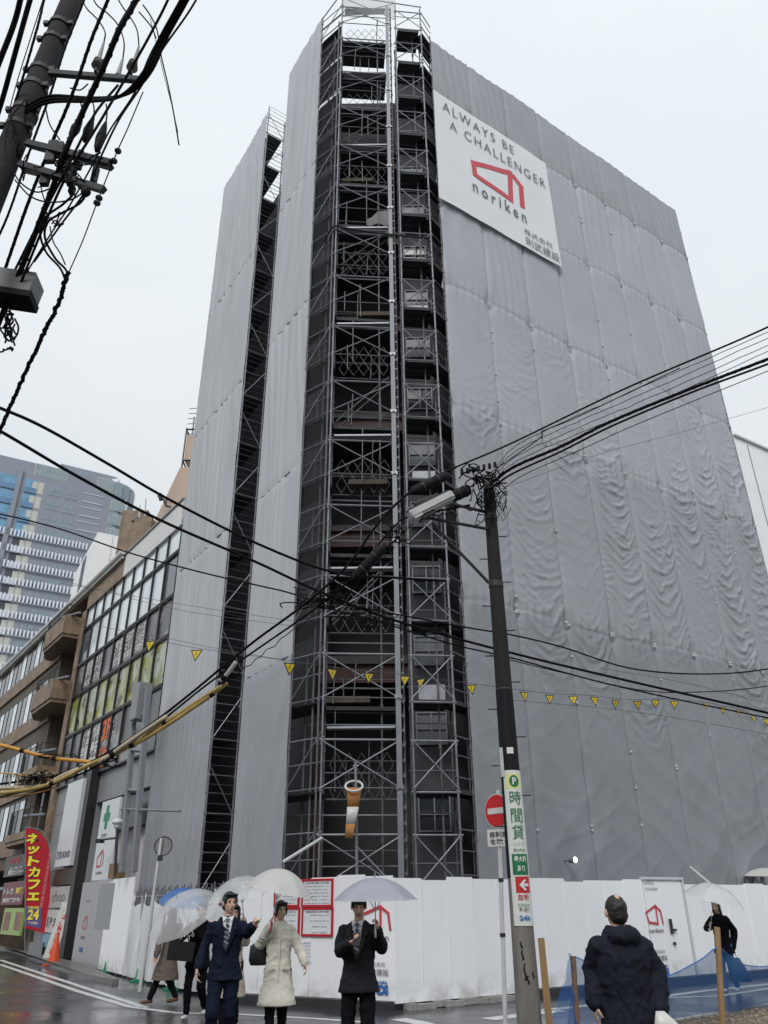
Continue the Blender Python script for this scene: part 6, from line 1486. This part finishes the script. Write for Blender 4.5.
def person(label, pos, face, H, arms, legs, top, trousers, shoe=M_shoe, hair='short', female=False, head_turn=0, head_tilt=0, lean=0, tie=False, skin=M_skin, bald=False, seed=1):
    """arms: {'R','L': (elbow, wrist, finger dir, palm normal, curl, pointing)}; legs: {'R','L': (knee, ankle)}; +y is forward, +x the person's right"""
    sc_ = H/1.72; t = thing('person', label, 'person')          # parts are modelled about the origin; the whole figure is placed at the end
    SW = .165 if female else .185
    fwd = V((0,lean,0)); 
    def up(z): return V((0, lean*max(0,(z-.9))/.7, z))
    hc = up(1.60)+V((0,.015,0)); 
    hR = Matrix.Rotation(head_turn,4,'Z') @ Matrix.Rotation(-head_tilt,4,'X')
    def hp_(x, y, z): return hc + (hR @ V((x,y,z)))
    hx = tuple((hR @ V(q)) for q in ((1,0,0),(0,1,0),(0,0,1)))
    b = MB()
    b.ell(hp_(0,-.008,.025),(.074,.092,.092),18,12,ax=hx); b.ell(hp_(0,.016,-.035),(.058,.070,.078),16,10,ax=hx); b.ell(hp_(0,.045,-.088),(.028,.026,.022),10,8,ax=hx)
    cap(b, hp_(0,.080,.005), hp_(0,.098,-.028), .009, .014, 8)             # nose
    for s in (-1,1):
        b.ell(hp_(s*.080,-.004,-.008),(.012,.021,.032),8,8,ax=hx); b.ell(hp_(s*.033,.062,-.022),(.022,.018,.020),8,6,ax=hx)
        b.ell(hp_(s*.028,.072,.028),(.022,.012,.008),8,6,ax=hx)
    b.ell(hp_(0,.080,-.058),(.022,.010,.009),8,6,ax=hx)
    cap(b, up(1.42), hc+V((0,-.02,-.07)), .056, .052, 14)
    b.loft([(up(.84),.14,.10),(up(.95),.145,.10),(up(1.08),.115,.085),(up(1.25),.14,.10),(up(1.37),.15,.085),(up(1.43),.07,.055)],16)
    jo = {}
    for k, s in (('R',1),('L',-1)):
        el, wr, fd, pn_, cu, pt_ = arms[k]; sh = up(1.375)+V((s*SW,0,0)); jo[k] = (sh, V(el), V(wr))
        arm_chain(b, sh, V(el), V(wr), (.046,.036,.025)); hand_mesh(b, V(wr), fd, pn_, cu, -s if True else s, pt_, .95 if female else 1.05)
        kn, an = legs[k]; hip = V((s*.09,0,.90)); cap(b, hip, V(kn), .078, .052); cap(b, V(kn), V(an), .050, .034)
    body = link('body', remesh(b, .0072, 3), skin, t, smooth=True)
    # eyes, brows, lips
    for s in (-1,1):
        b = MB(); b.ell(hp_(s*.030,.078,.010),(.013,.006,.0055),8,6,ax=hx); b.build('eye', M_eye, t)
        b = MB(); b.ell(hp_(s*.031,.082,.030),(.019,.005,.0035),8,6,ax=hx); b.build('eyebrow', M_hair, t)
    b = MB(); b.ell(hp_(0,.087,-.056),(.020,.006,.005),8,6,ax=hx); b.build('mouth', M_lip, t)
    # hair
    b = MB()
    if bald:
        b.ell(hp_(0,-.020,.030),(.082,.095,.090),18,12,ax=hx); b.ell(hp_(0,-.045,-.015),(.076,.066,.080),14,10,ax=hx)
    else:
        b.ell(hp_(0,-.018,.038),(.083,.098,.092),18,12,ax=hx); b.ell(hp_(0,-.045,-.01),(.078,.068,.085),14,10,ax=hx)
        for k in range(14):
            a = k*.45; b.ell(hp_(.055*math.sin(a*2.1),.045+.03*math.cos(a),.098-.01*abs(math.sin(a))),(.026,.032,.020),8,6,ax=hx)
        for s in (-1,1): b.ell(hp_(s*.073,.028,.035),(.014,.030,.040),8,6,ax=hx)
    if hair == 'tied':
        b.ell(hp_(0,-.095,-.03),(.05,.04,.06),10,8,ax=hx)
        for s in (-1,1): b.ell(hp_(s*.070,.035,-.005),(.012,.022,.06),8,6,ax=hx)
    if hair == 'long':
        b.ell(hp_(0,-.05,-.10),(.085,.06,.14),12,10,ax=hx)
        for s in (-1,1): b.ell(hp_(s*.074,.02,-.05),(.018,.035,.10),8,6,ax=hx)
    hm_ = remesh(b, .009, 2, .006, seed, 22)
    link('hair', hm_, M_hair, t, smooth=True)
    if bald: b = MB(); b.ell(hp_(0,-.045,.080),(.030,.042,.043),16,10,ax=hx); b.build('bald_crown', skin, t, smooth=True)
    # trousers and shoes
    b = MB(); b.loft([(V((0,0,.74)),.15,.10),(V((0,0,.82)),.168,.118),(V((0,0,.95)),.165,.118),(up(1.04),.145,.105)],18)
    for k, s in (('R',1),('L',-1)):
        kn, an = V(legs[k][0]), V(legs[k][1]); hip = V((s*.09,0,.88)); cap(b, hip, kn, .098, .070); d = (an-kn).normalized(); cap(b, kn, an-d*.0+V((0,0,.01)), .070, .056)
    link('trousers', remesh(b, .012, 4, .014, seed+3, 7), trousers, t, smooth=True)
    for k, s in (('R',1),('L',-1)):
        an = V(legs[k][1]); lift = max(0, an.z-.085); b = MB(); z = lift; tip = -.35*lift
        b.ell(an+V((0,-.01,-.03)),(.040,.050,.045),10,8); cap(b, an+V((0,-.03,-.052)), an+V((s*.012,.13,-.055+tip)), .034, .030, 10); b.ell(an+V((s*.01,.09,-.052+tip*.7)),(.042,.09,.030),12,8)
        link('shoe', remesh(b, .008, 2), shoe, t, smooth=True)
    # coat
    m, hem, fl, th, kind = top['mat'], top['hem'], top.get('flare',.02), top.get('thick',0), top.get('kind','jacket')
    b = MB(); wd = .0 if not female else -.018
    lg = .045 if hem < .6 else 0
    secs = [(V((0,.015 if lg else 0,hem)), .185+fl+th+wd+lg*.5, .135+fl+th+lg)]
    if lg: secs.append((V((0,.012,.62)), .185+fl*.6+th+wd+lg*.4, .135+fl*.6+th+lg*.8))
    zz_ = [.80,.92,1.04,1.16,1.28,1.36,1.42,1.455]; rr = [(.180,.130),(.172,.125),(.158,.115),(.170,.125),(.185,.130),(.178,.115),(.125,.085),(.075,.065)]
    for z, (a, c) in zip(zz_, rr):
        if z > hem+.06: secs.append((up(z), a+th+wd+fl*max(0,(1.05-z)), c+th+fl*max(0,(1.05-z))))
    b.loft(secs, 22)
    for k in 'RL':
        sh, el, wr = jo[k]; d = (wr-el).normalized(); cu_ = wr-d*.015; cap(b, sh+V((-.014 if k == 'R' else .014,0,-.018)), el, .062+th*.7, .054+th, 14); cap(b, el, cu_, .056+th, .046+th*.8, 14)
    if kind == 'hood':
        b.ell(up(1.45)+V((0,-.10,-.01)),(.125,.085,.075),14,10); b.loft([(up(1.40),.13,.12),(up(1.47),.115,.11),(up(1.50),.095,.095)],18)
    if kind == 'collar': b.loft([(up(1.40),.11,.09),(up(1.47),.085,.08)],18)
    link('coat' if kind != 'jacket' else 'suit_jacket', remesh(b, .012, 3, top.get('fold',.014), seed+7, 8), m, t, smooth=True)
    yF = .137+th
    if tie or kind == 'jacket':
        # open V of shirt, tie, lapels set just proud of the chest
        f = lambda x, z, o=0: up(z)+V((x, yF+(.010 if z < 1.33 else .010-(z-1.33)*.42)-abs(x)*.20+o, 0))
        b = MB(); b.slab([f(-.070,1.445),f(.070,1.445),f(.035,1.25),f(0,1.10),f(-.035,1.25)], (0,1,0), .006); b.build('shirt_front', M_shirt, t)
        b = MB(); b.slab([f(-.018,1.435,.007),f(.018,1.435,.007),f(.013,1.40,.008),f(.030,1.16,.010),f(0,1.11,.010),f(-.030,1.16,.010),f(-.013,1.40,.008)], (0,1,0), .006); ti_ = b.build('necktie', M_tie, t)
        for q in range(5): z = 1.17+q*.05; b = MB(); w_ = .026-.0008*(z-1.16)*100*.1; b.slab([f(-w_,z,.0165),f(w_,z+.025,.0165),f(w_,z+.036,.0165),f(-w_,z+.011,.0165)], (0,1,0), .001); b.build('tie_stripe', M_stripe, ti_)
        for s in (-1,1):
            b = MB(); b.slab([f(s*.068,1.455,.010),f(s*.125,1.33,.010),f(s*.085,1.31,.012),f(s*.105,1.29,.012),f(s*.004,1.07,.012),f(s*.030,1.26,.010)], (0,1,0), .008); b.build('lapel', top.get('lapel', m), t)
            b = MB(); b.slab([f(s*.008,1.452,.010),f(s*.072,1.465,.004),f(s*.050,1.405,.012)], (0,1,0), .006); b.build('shirt_collar', M_shirt, t)
    if top.get('split'):
        b = MB(); f = lambda x, z, o=0: up(z)+V((x, yF+fl*max(0,1.05-z)+.012+o, 0)); b.box(f(0,(hem+1.3)/2),(.018,.012,1.28-hem)); b.build('coat_placket', m, t)
        for s in (-1,1): b = MB(); q = f(s*.10,.93,.002); b.box(q,(.10,.02,.022)); b.build('pocket_flap', m, t)
    t.location = pos; t.rotation_euler = (0,0,face); t.scale = (sc_,)*3
    return t
def world_of(t, p):
    return Matrix.Translation(t.location) @ Matrix.Rotation(t.rotation_euler.z,4,'Z') @ Matrix.Scale(t.scale.x,4) @ V(p)
M_vinyl = None
def vinyl(name, col, tr, rough=.12):
    m = sheet_mat(name, col, trl=.45, tr=tr, rough=rough, var=.05, scale=4, bump=.25, bscale=9, spec=.8); return m
M_vin = vinyl('clear_vinyl', (.94,.96,.98), .50, .3); M_vin2 = vinyl('milky_vinyl', (.93,.95,.97), .15); M_vinw = vinyl('white_umbrella_cloth', (.88,.88,.86), .04, .5); M_ving = vinyl('grey_lilac_cloth', (.60,.62,.72), .10, .4)
M_vinb = vinyl('blue_print_cloth', (.10,.25,.66), .12, .4); M_rib = mat('umbrella_rib', (.40,.42,.44), .35, .6, var=0); M_hand = mat('umbrella_handle', (.55,.56,.58), .3, var=0); M_handr = mat('handle_red', (.45,.03,.04), .4, var=0)
def umbrella(label, apex, hand, R, depth, m, handle=M_hand, seed=0, warp_=0):
    apex, hand = V(apex), V(hand); ax_ = (apex-hand).normalized(); b0_ = MB(); X, Y = b0_.frame(ax_)
    t = thing('umbrella', label, 'umbrella', hand)
    q = noise2(200+seed)
    def pt(r, th):
        k = 8; f = (th/(2*math.pi)*k) % 1; sc = 1-.075*4*f*(1-f)*r**2; rr = R*r*sc; z = -depth*(r**2.1)-.0*f - .022*math.sin(math.pi*f)*r*(1-r)*4*R
        return apex + X*(rr*math.cos(th)) + Y*(rr*math.sin(th)) + ax_*(z + warp_*(q(th*2+4, r*3)-.5))
    b = MB(); nr_, nt_ = 10, 48; vs = [apex]; fs = []
    for i in range(1, nr_+1):
        for j in range(nt_): vs.append(pt(i/nr_, 2*math.pi*j/nt_))
    for j in range(nt_):
        k = (j+1)%nt_; fs.append((0, 1+j, 1+k))
        for i in range(nr_-1): a = 1+i*nt_; fs.append((a+j, a+nt_+j, a+nt_+k, a+k))
    b.add(vs, fs); b.build('canopy', m, t, smooth=True)
    for k in range(8):
        th = 2*math.pi*k/8; b = MB(); b.tube([pt(i/8, th)-ax_*.006 for i in range(9)], .0045, 5); p = pt(.45, th)-ax_*.008; b.tube([p, apex-ax_*(depth+.10)], .0025, 4); b.build('rib', M_rib, t)
        b = MB(); p = pt(1, th); b.ell(p,(.008,.008,.008),6,4); b.build('rib_tip', handle, t)
    b = MB(); b.bar(apex+ax_*.055, hand-ax_*.05, .006, n=8); b.build('shaft', M_rib, t)
    b = MB(); P_ = [hand+ax_*.03, hand-ax_*.06]; e = hand-ax_*.06
    for k in range(1,9): a = math.pi*k/8; P_.append(e+X*(.03-.03*math.cos(a))-ax_*(.03*math.sin(a)*1.3))
    b.tube(P_, .011, 8); b.build('handle', handle, t)
    return t
PI = math.pi
down = ((0,.1,-1),(0,0,0))
def stand(x_px, Y, y_px=905): p = at(x_px, y_px, Y); return V((p.x, Y, 0))
arm_dn = lambda s, fw=0, out=.0: (V((s*(.235+out),fw*.4-.02,1.10)), V((s*(.245+out),fw+.03,.86)), (0,.15,-1), (-s,0,0), .5, False)
# helper: turn a photo point at distance Y into a person's own coordinates
def loc_of(pos, face, H, x, y, Y): 
    w_ = at(x,y,Y); k = H/1.72; return (Matrix.Rotation(-face,4,'Z') @ (w_-V(pos)))/k
# --- man in the navy suit, walking towards the viewer and pointing
P1 = stand(229.5, 10.8); f1 = PI+.12; H1_ = 1.76
L = lambda x, y, Y: loc_of(P1, f1, H1_, x, y, Y)
suit = person('man in a navy suit with striped tie, pointing beside the woman in cream', P1, f1, H1_,
  {'R': (L(205,946,10.8), L(197.5,968,10.6), (0,.15,-1), (-1,0,0), .7, False), 'L': (L(247,934,10.7), L(254,925,10.45), L(262,913,10.3)-L(254,925,10.45), (0,1,.3), 1.2, True)},
  {'R': ((.10,.16,.50),(.09,.02,.10)), 'L': ((-.09,.02,.47),(-.09,-.22,.13))}, dict(mat=M_navy, hem=.80, flare=.03, kind='jacket', fold=.017), M_navy, head_turn=-.45+.9, head_tilt=.02, seed=1)
# --- woman in the cream coat with the white umbrella
P2 = stand(281, 11.6); f2 = PI+.15; H2_ = 1.66
L2_ = lambda x, y, Y: loc_of(P2, f2, H2_, x, y, Y)
creamw = person('woman in a long padded cream coat holding the white umbrella', P2, f2, H2_,
  {'R': (L2_(260,944,11.6), L2_(271,926,11.35), (L2_(272,914,11.35)-L2_(271,926,11.35)), (-1,.3,0), 1.5, False), 'L': (L2_(297,944,11.6), L2_(304.5,963,11.5), (-.3,.2,-1), (1,0,0), .7, False)},
  {'R': ((.08,.07,.49),(.08,.04,.10)), 'L': ((-.08,.0,.47),(-.08,-.12,.12))}, dict(mat=M_cream_c, hem=.50, flare=.05, thick=.015, kind='collar', fold=.015, split=True), M_blk, hair='tied', female=True, head_turn=.35, seed=2)
hw = world_of(creamw, L2_(272,921,11.3)); umbrella('white cloth umbrella held by the woman in the cream coat', at(283.5,869,11.24), at(271.5,924,11.28),   .44, .27, M_vinw, handle=M_handr, seed=1)
bag = thing('handbag', 'black shoulder bag at the cream-coated woman\'s right hip', 'bag', at(259,955,11.6))
c = at(258.5,953,11.65); b = MB(); b.loft([((c.x,c.y,c.z-.14),.10,.05),((c.x,c.y,c.z-.08),.125,.06),((c.x,c.y,c.z+.08),.115,.05),((c.x+.03,c.y,c.z+.14),.05,.03)],16); b.build('bag_body', M_leath, bag, smooth=True)
b = MB(); b.tube(spline([(c.x+.0,c.y,c.z+.1),at(263,940,11.55),at(268,925,11.5),at(272,919,11.5)],4), .012, 6); b.build('strap', M_leath, bag)
# --- man with the phone under the lilac-grey umbrella
P3 = stand(359, 9.7); f3 = PI-.12; H3_ = 1.71
L3 = lambda x, y, Y: loc_of(P3, f3, H3_, x, y, Y)
phone = person('man in a dark waxed coat and tie looking down at his phone', P3, f3, H3_,
  {'R': (L3(340,951,9.7), L3(350,943,9.35), (L3(358,940,9.25)-L3(350,943,9.35)), (0,-.2,1), .9, False), 'L': (L3(381.5,947,9.65), L3(377,931,9.42), (-.05,.1,1), (1,.5,0), 1.5, False)},
  {'R': ((.115,.02,.47),(.14,-.02,.09)), 'L': ((-.105,.03,.47),(-.10,.02,.09))}, dict(mat=M_dk, hem=.78, flare=.03, thick=.012, kind='jacket', fold=.010, lapel=M_collar), M_blk, head_turn=.18, head_tilt=.30, tie=True, seed=3)
umbrella('lilac-grey patterned umbrella held by the man with the phone', at(375,877.5,9.36), at(375.5,927,9.38), .45, .22, M_ving, seed=2)
ph = thing('mobile_phone', 'black mobile phone in the hand of the man in the waxed coat', 'phone', at(356.5,939.5,9.27))
c = at(356.5,939.5,9.25); ax3 = (V((1,.1,.1)).normalized(), V((0,.6,.8)).normalized(), V((0,-.8,.6)).normalized()); b = MB(); b.box(c,(.072,.145,.009),ax=ax3); b.build('phone_body', M_shoe, ph)
b = MB(); b.box(c+ax3[2]*-.006,(.066,.135,.002),ax=ax3); b.build('phone_screen', M_glassd, ph)
# --- near man seen from behind
P4 = stand(615, 6.55, 903); f4 = .10; H4_ = 1.655
L4 = lambda x, y, Y: loc_of(P4, f4, H4_, x, y, Y)
near = person('balding man in a dark navy hooded parka seen from behind', P4, f4, H4_,
  {'R': (L4(655,972,6.6), L4(660,1008,6.5), (0,.2,-1), (-1,0,0), .8, False), 'L': (L4(593.5,968,6.65), L4(595.5,1003,6.55), (0,.2,-1), (1,0,0), .6, False)},
  {'R': ((.10,.05,.47),(.10,-.02,.09)), 'L': ((-.10,.03,.47),(-.10,.06,.09))}, dict(mat=M_dnavy, hem=.62, flare=.03, thick=.032, kind='hood', fold=.016), M_blk, bald=True, seed=4, head_turn=.05)
cb = thing('carrier_bag', 'white carrier bag with a red stripe in the parka man\'s right hand', 'bag', at(669,1022,6.4))
c = at(671,1037,6.35); b = MB(); b.loft([((c.x,c.y,c.z-.22),.11,.05),((c.x,c.y,c.z-.05),.115,.06),((c.x-.02,c.y,c.z+.08),.08,.035),((c.x-.05,c.y,c.z+.15),.03,.02)],14); b.build('bag_body', M_postw, cb, smooth=True)
b = MB(); b.box((c.x+.0,c.y-.062,c.z+.0),(.16,.006,.025),ax=(V((.8,0,.6)),V((0,1,0)),V((-.6,0,.8)))); b.build('stripe', M_sred, cb)
# --- walker in black under the clear umbrella, front left
P5 = gnd(193,1019); P5 = V((P5.x,P5.y,0)); f5 = PI-.1; Y5 = P5.y; H5_ = 1.66
L5 = lambda x, y, Y: loc_of(P5, f5, H5_, x, y, Y)
walker = person('person in black with light shoes carrying a black bag under the clear umbrella', P5, f5, H5_,
  {'R': (L5(173,945,Y5), L5(185,936,Y5-.3), (1,.2,.2), (0,1,0), 1.2, False), 'L': (L5(205,943,Y5), L5(192,930,Y5-.35), (0,.2,1), (-1,.3,0), 1.4, False)},
  {'R': ((.09,.15,.50),(.10,.08,.09)), 'L': ((-.09,.0,.46),(-.11,-.25,.14))}, dict(mat=M_blk, hem=.74, flare=.03, thick=.01, kind='collar', fold=.009), M_blk, shoe=M_shoew, hair='short', seed=5)
umbrella('clear vinyl umbrella tilted left over the walker in black', at(177,897,Y5-.72), at(192,931,Y5-.42), .62, .36, M_vin, seed=3)
hb = thing('handbag', 'black leather tote bag held by the walker in black', 'bag', at(181,950,Y5-.35)); c = at(181,951,Y5-.35)
b = MB(); b.box(c,(.40,.12,.27),ax=(V((1,0,-.08)).normalized(),V((0,1,0)),V((.08,0,1)).normalized())); bo = b.build('bag_body', M_leath, hb)
b = MB(); b.tube(spline([c+V((-.12,0,.13)),c+V((-.06,0,.24)),c+V((.06,0,.25)),c+V((.12,0,.13))],5), .010, 6); b.build('strap', M_leath, hb)
# --- person in taupe coat behind, blue umbrella
P6 = gnd(163,1005); P6 = V((P6.x,P6.y,0)); f6 = PI/2+.5; Y6 = P6.y; H6_ = 1.64
L6 = lambda x, y, Y: loc_of(P6, f6, H6_, x, y, Y)
taupe = person('person in a long taupe coat behind the clear umbrella, under the blue umbrella', P6, f6, H6_,
  {'R': (L6(160,940,Y6-.2), L6(156,956,Y6-.3), (0,.2,-1), (-1,0,0), .7, False), 'L': (L6(172,938,Y6), L6(181,925,Y6-.15), (0,.2,1), (1,.3,0), 1.4, False)},
  {'R': ((.08,.12,.48),(.08,.25,.12)), 'L': ((-.08,-.02,.46),(-.08,-.2,.14))}, dict(mat=M_brown, hem=.42, flare=.07, thick=.01, kind='collar', fold=.010), M_blk, shoe=M_shoeb, hair='long', female=True, seed=6)
umbrella('blue printed umbrella behind the clear one at the left', at(187,888,Y6-.3), at(181,924,Y6-.18), .50, .26, M_vinb, seed=4)
# --- person in beige behind the suit man, second clear umbrella
P7 = stand(236, 13.3); f7 = PI; Y7 = 13.3; H7_ = 1.62
L7 = lambda x, y, Y: loc_of(P7, f7, H7_, x, y, Y)
hid = person('person in a beige coat mostly hidden behind the man in the navy suit', P7, f7, H7_,
  {'R': (L7(227,943,Y7), L7(231,960,Y7-.1), (0,.2,-1), (-1,0,0), .6, False), 'L': (L7(246,942,Y7), L7(243.5,921,Y7-.25), (0,.1,1), (1,.3,0), 1.4, False)},
  {'R': ((.08,.08,.48),(.08,.06,.09)), 'L': ((-.08,.02,.46),(-.08,-.12,.11))}, dict(mat=M_beige_c, hem=.45, flare=.05, thick=.01, kind='collar', fold=.010), M_blk, hair='long', female=True, seed=7)
umbrella('clear vinyl umbrella above the suited man, held by the person behind him', at(240,876.5,Y7-.36), at(244,920,Y7-.28), .53, .27, M_vin, handle=M_handr, seed=5)
# --- woman by the right hoarding
P8 = gnd(732,992); P8 = V((P8.x,P8.y,0)); f8 = PI-.55*-1; Y8 = P8.y; H8_ = 1.62
f8 = PI+.0-.7
L8 = lambda x, y, Y: loc_of(P8, f8, H8_, x, y, Y)
rightw = person('woman in a black coat and jeans under a clear umbrella by the right hoarding', P8, f8, H8_,
  {'R': (L8(707,928,Y8-.15), L8(710,927,Y8-.4), (-.2,.4,1), (-1,.2,0), 1.3, False), 'L': (L8(734,931,Y8+.02), L8(733,948,Y8-.05), (0,.1,-1), (1,0,0), .9, False)},
  {'R': ((.08,.08,.47),(.08,.08,.09)), 'L': ((-.08,.03,.46),(-.09,-.12,.11))}, dict(mat=M_blk, hem=.72, flare=.04, thick=.02, kind='collar', fold=.010), M_jean, shoe=M_shoew, hair='long', female=True, seed=8)
umbrella('clear vinyl umbrella held by the woman by the right hoarding', at(715,884,Y8-.62), at(710.5,926,Y8-.48), .60, .32, M_vin2, seed=6, warp_=.03)
tb = thing('tote_bag', 'blue tote bag with white handles held by the woman in black', 'bag', at(738,968,Y8-.1)); c = at(738,968,Y8-.12)
b = MB(); b.loft([((c.x+.04,c.y,c.z-.24),.19,.06),((c.x,c.y,c.z),.16,.07),((c.x-.05,c.y,c.z+.18),.11,.03)],18); b.build('bag_body', mat('tote_blue',(.025,.07,.15),.7,var=.2,scale=8), tb, smooth=True)
b = MB(); b.tube(spline([c+V((-.12,0,.18)),c+V((-.10,0,.30)),c+V((-.07,0,.36)),c+V((-.03,0,.30)),c+V((.02,0,.18))],4), .012, 6); b.build('strap', M_postw, tb)
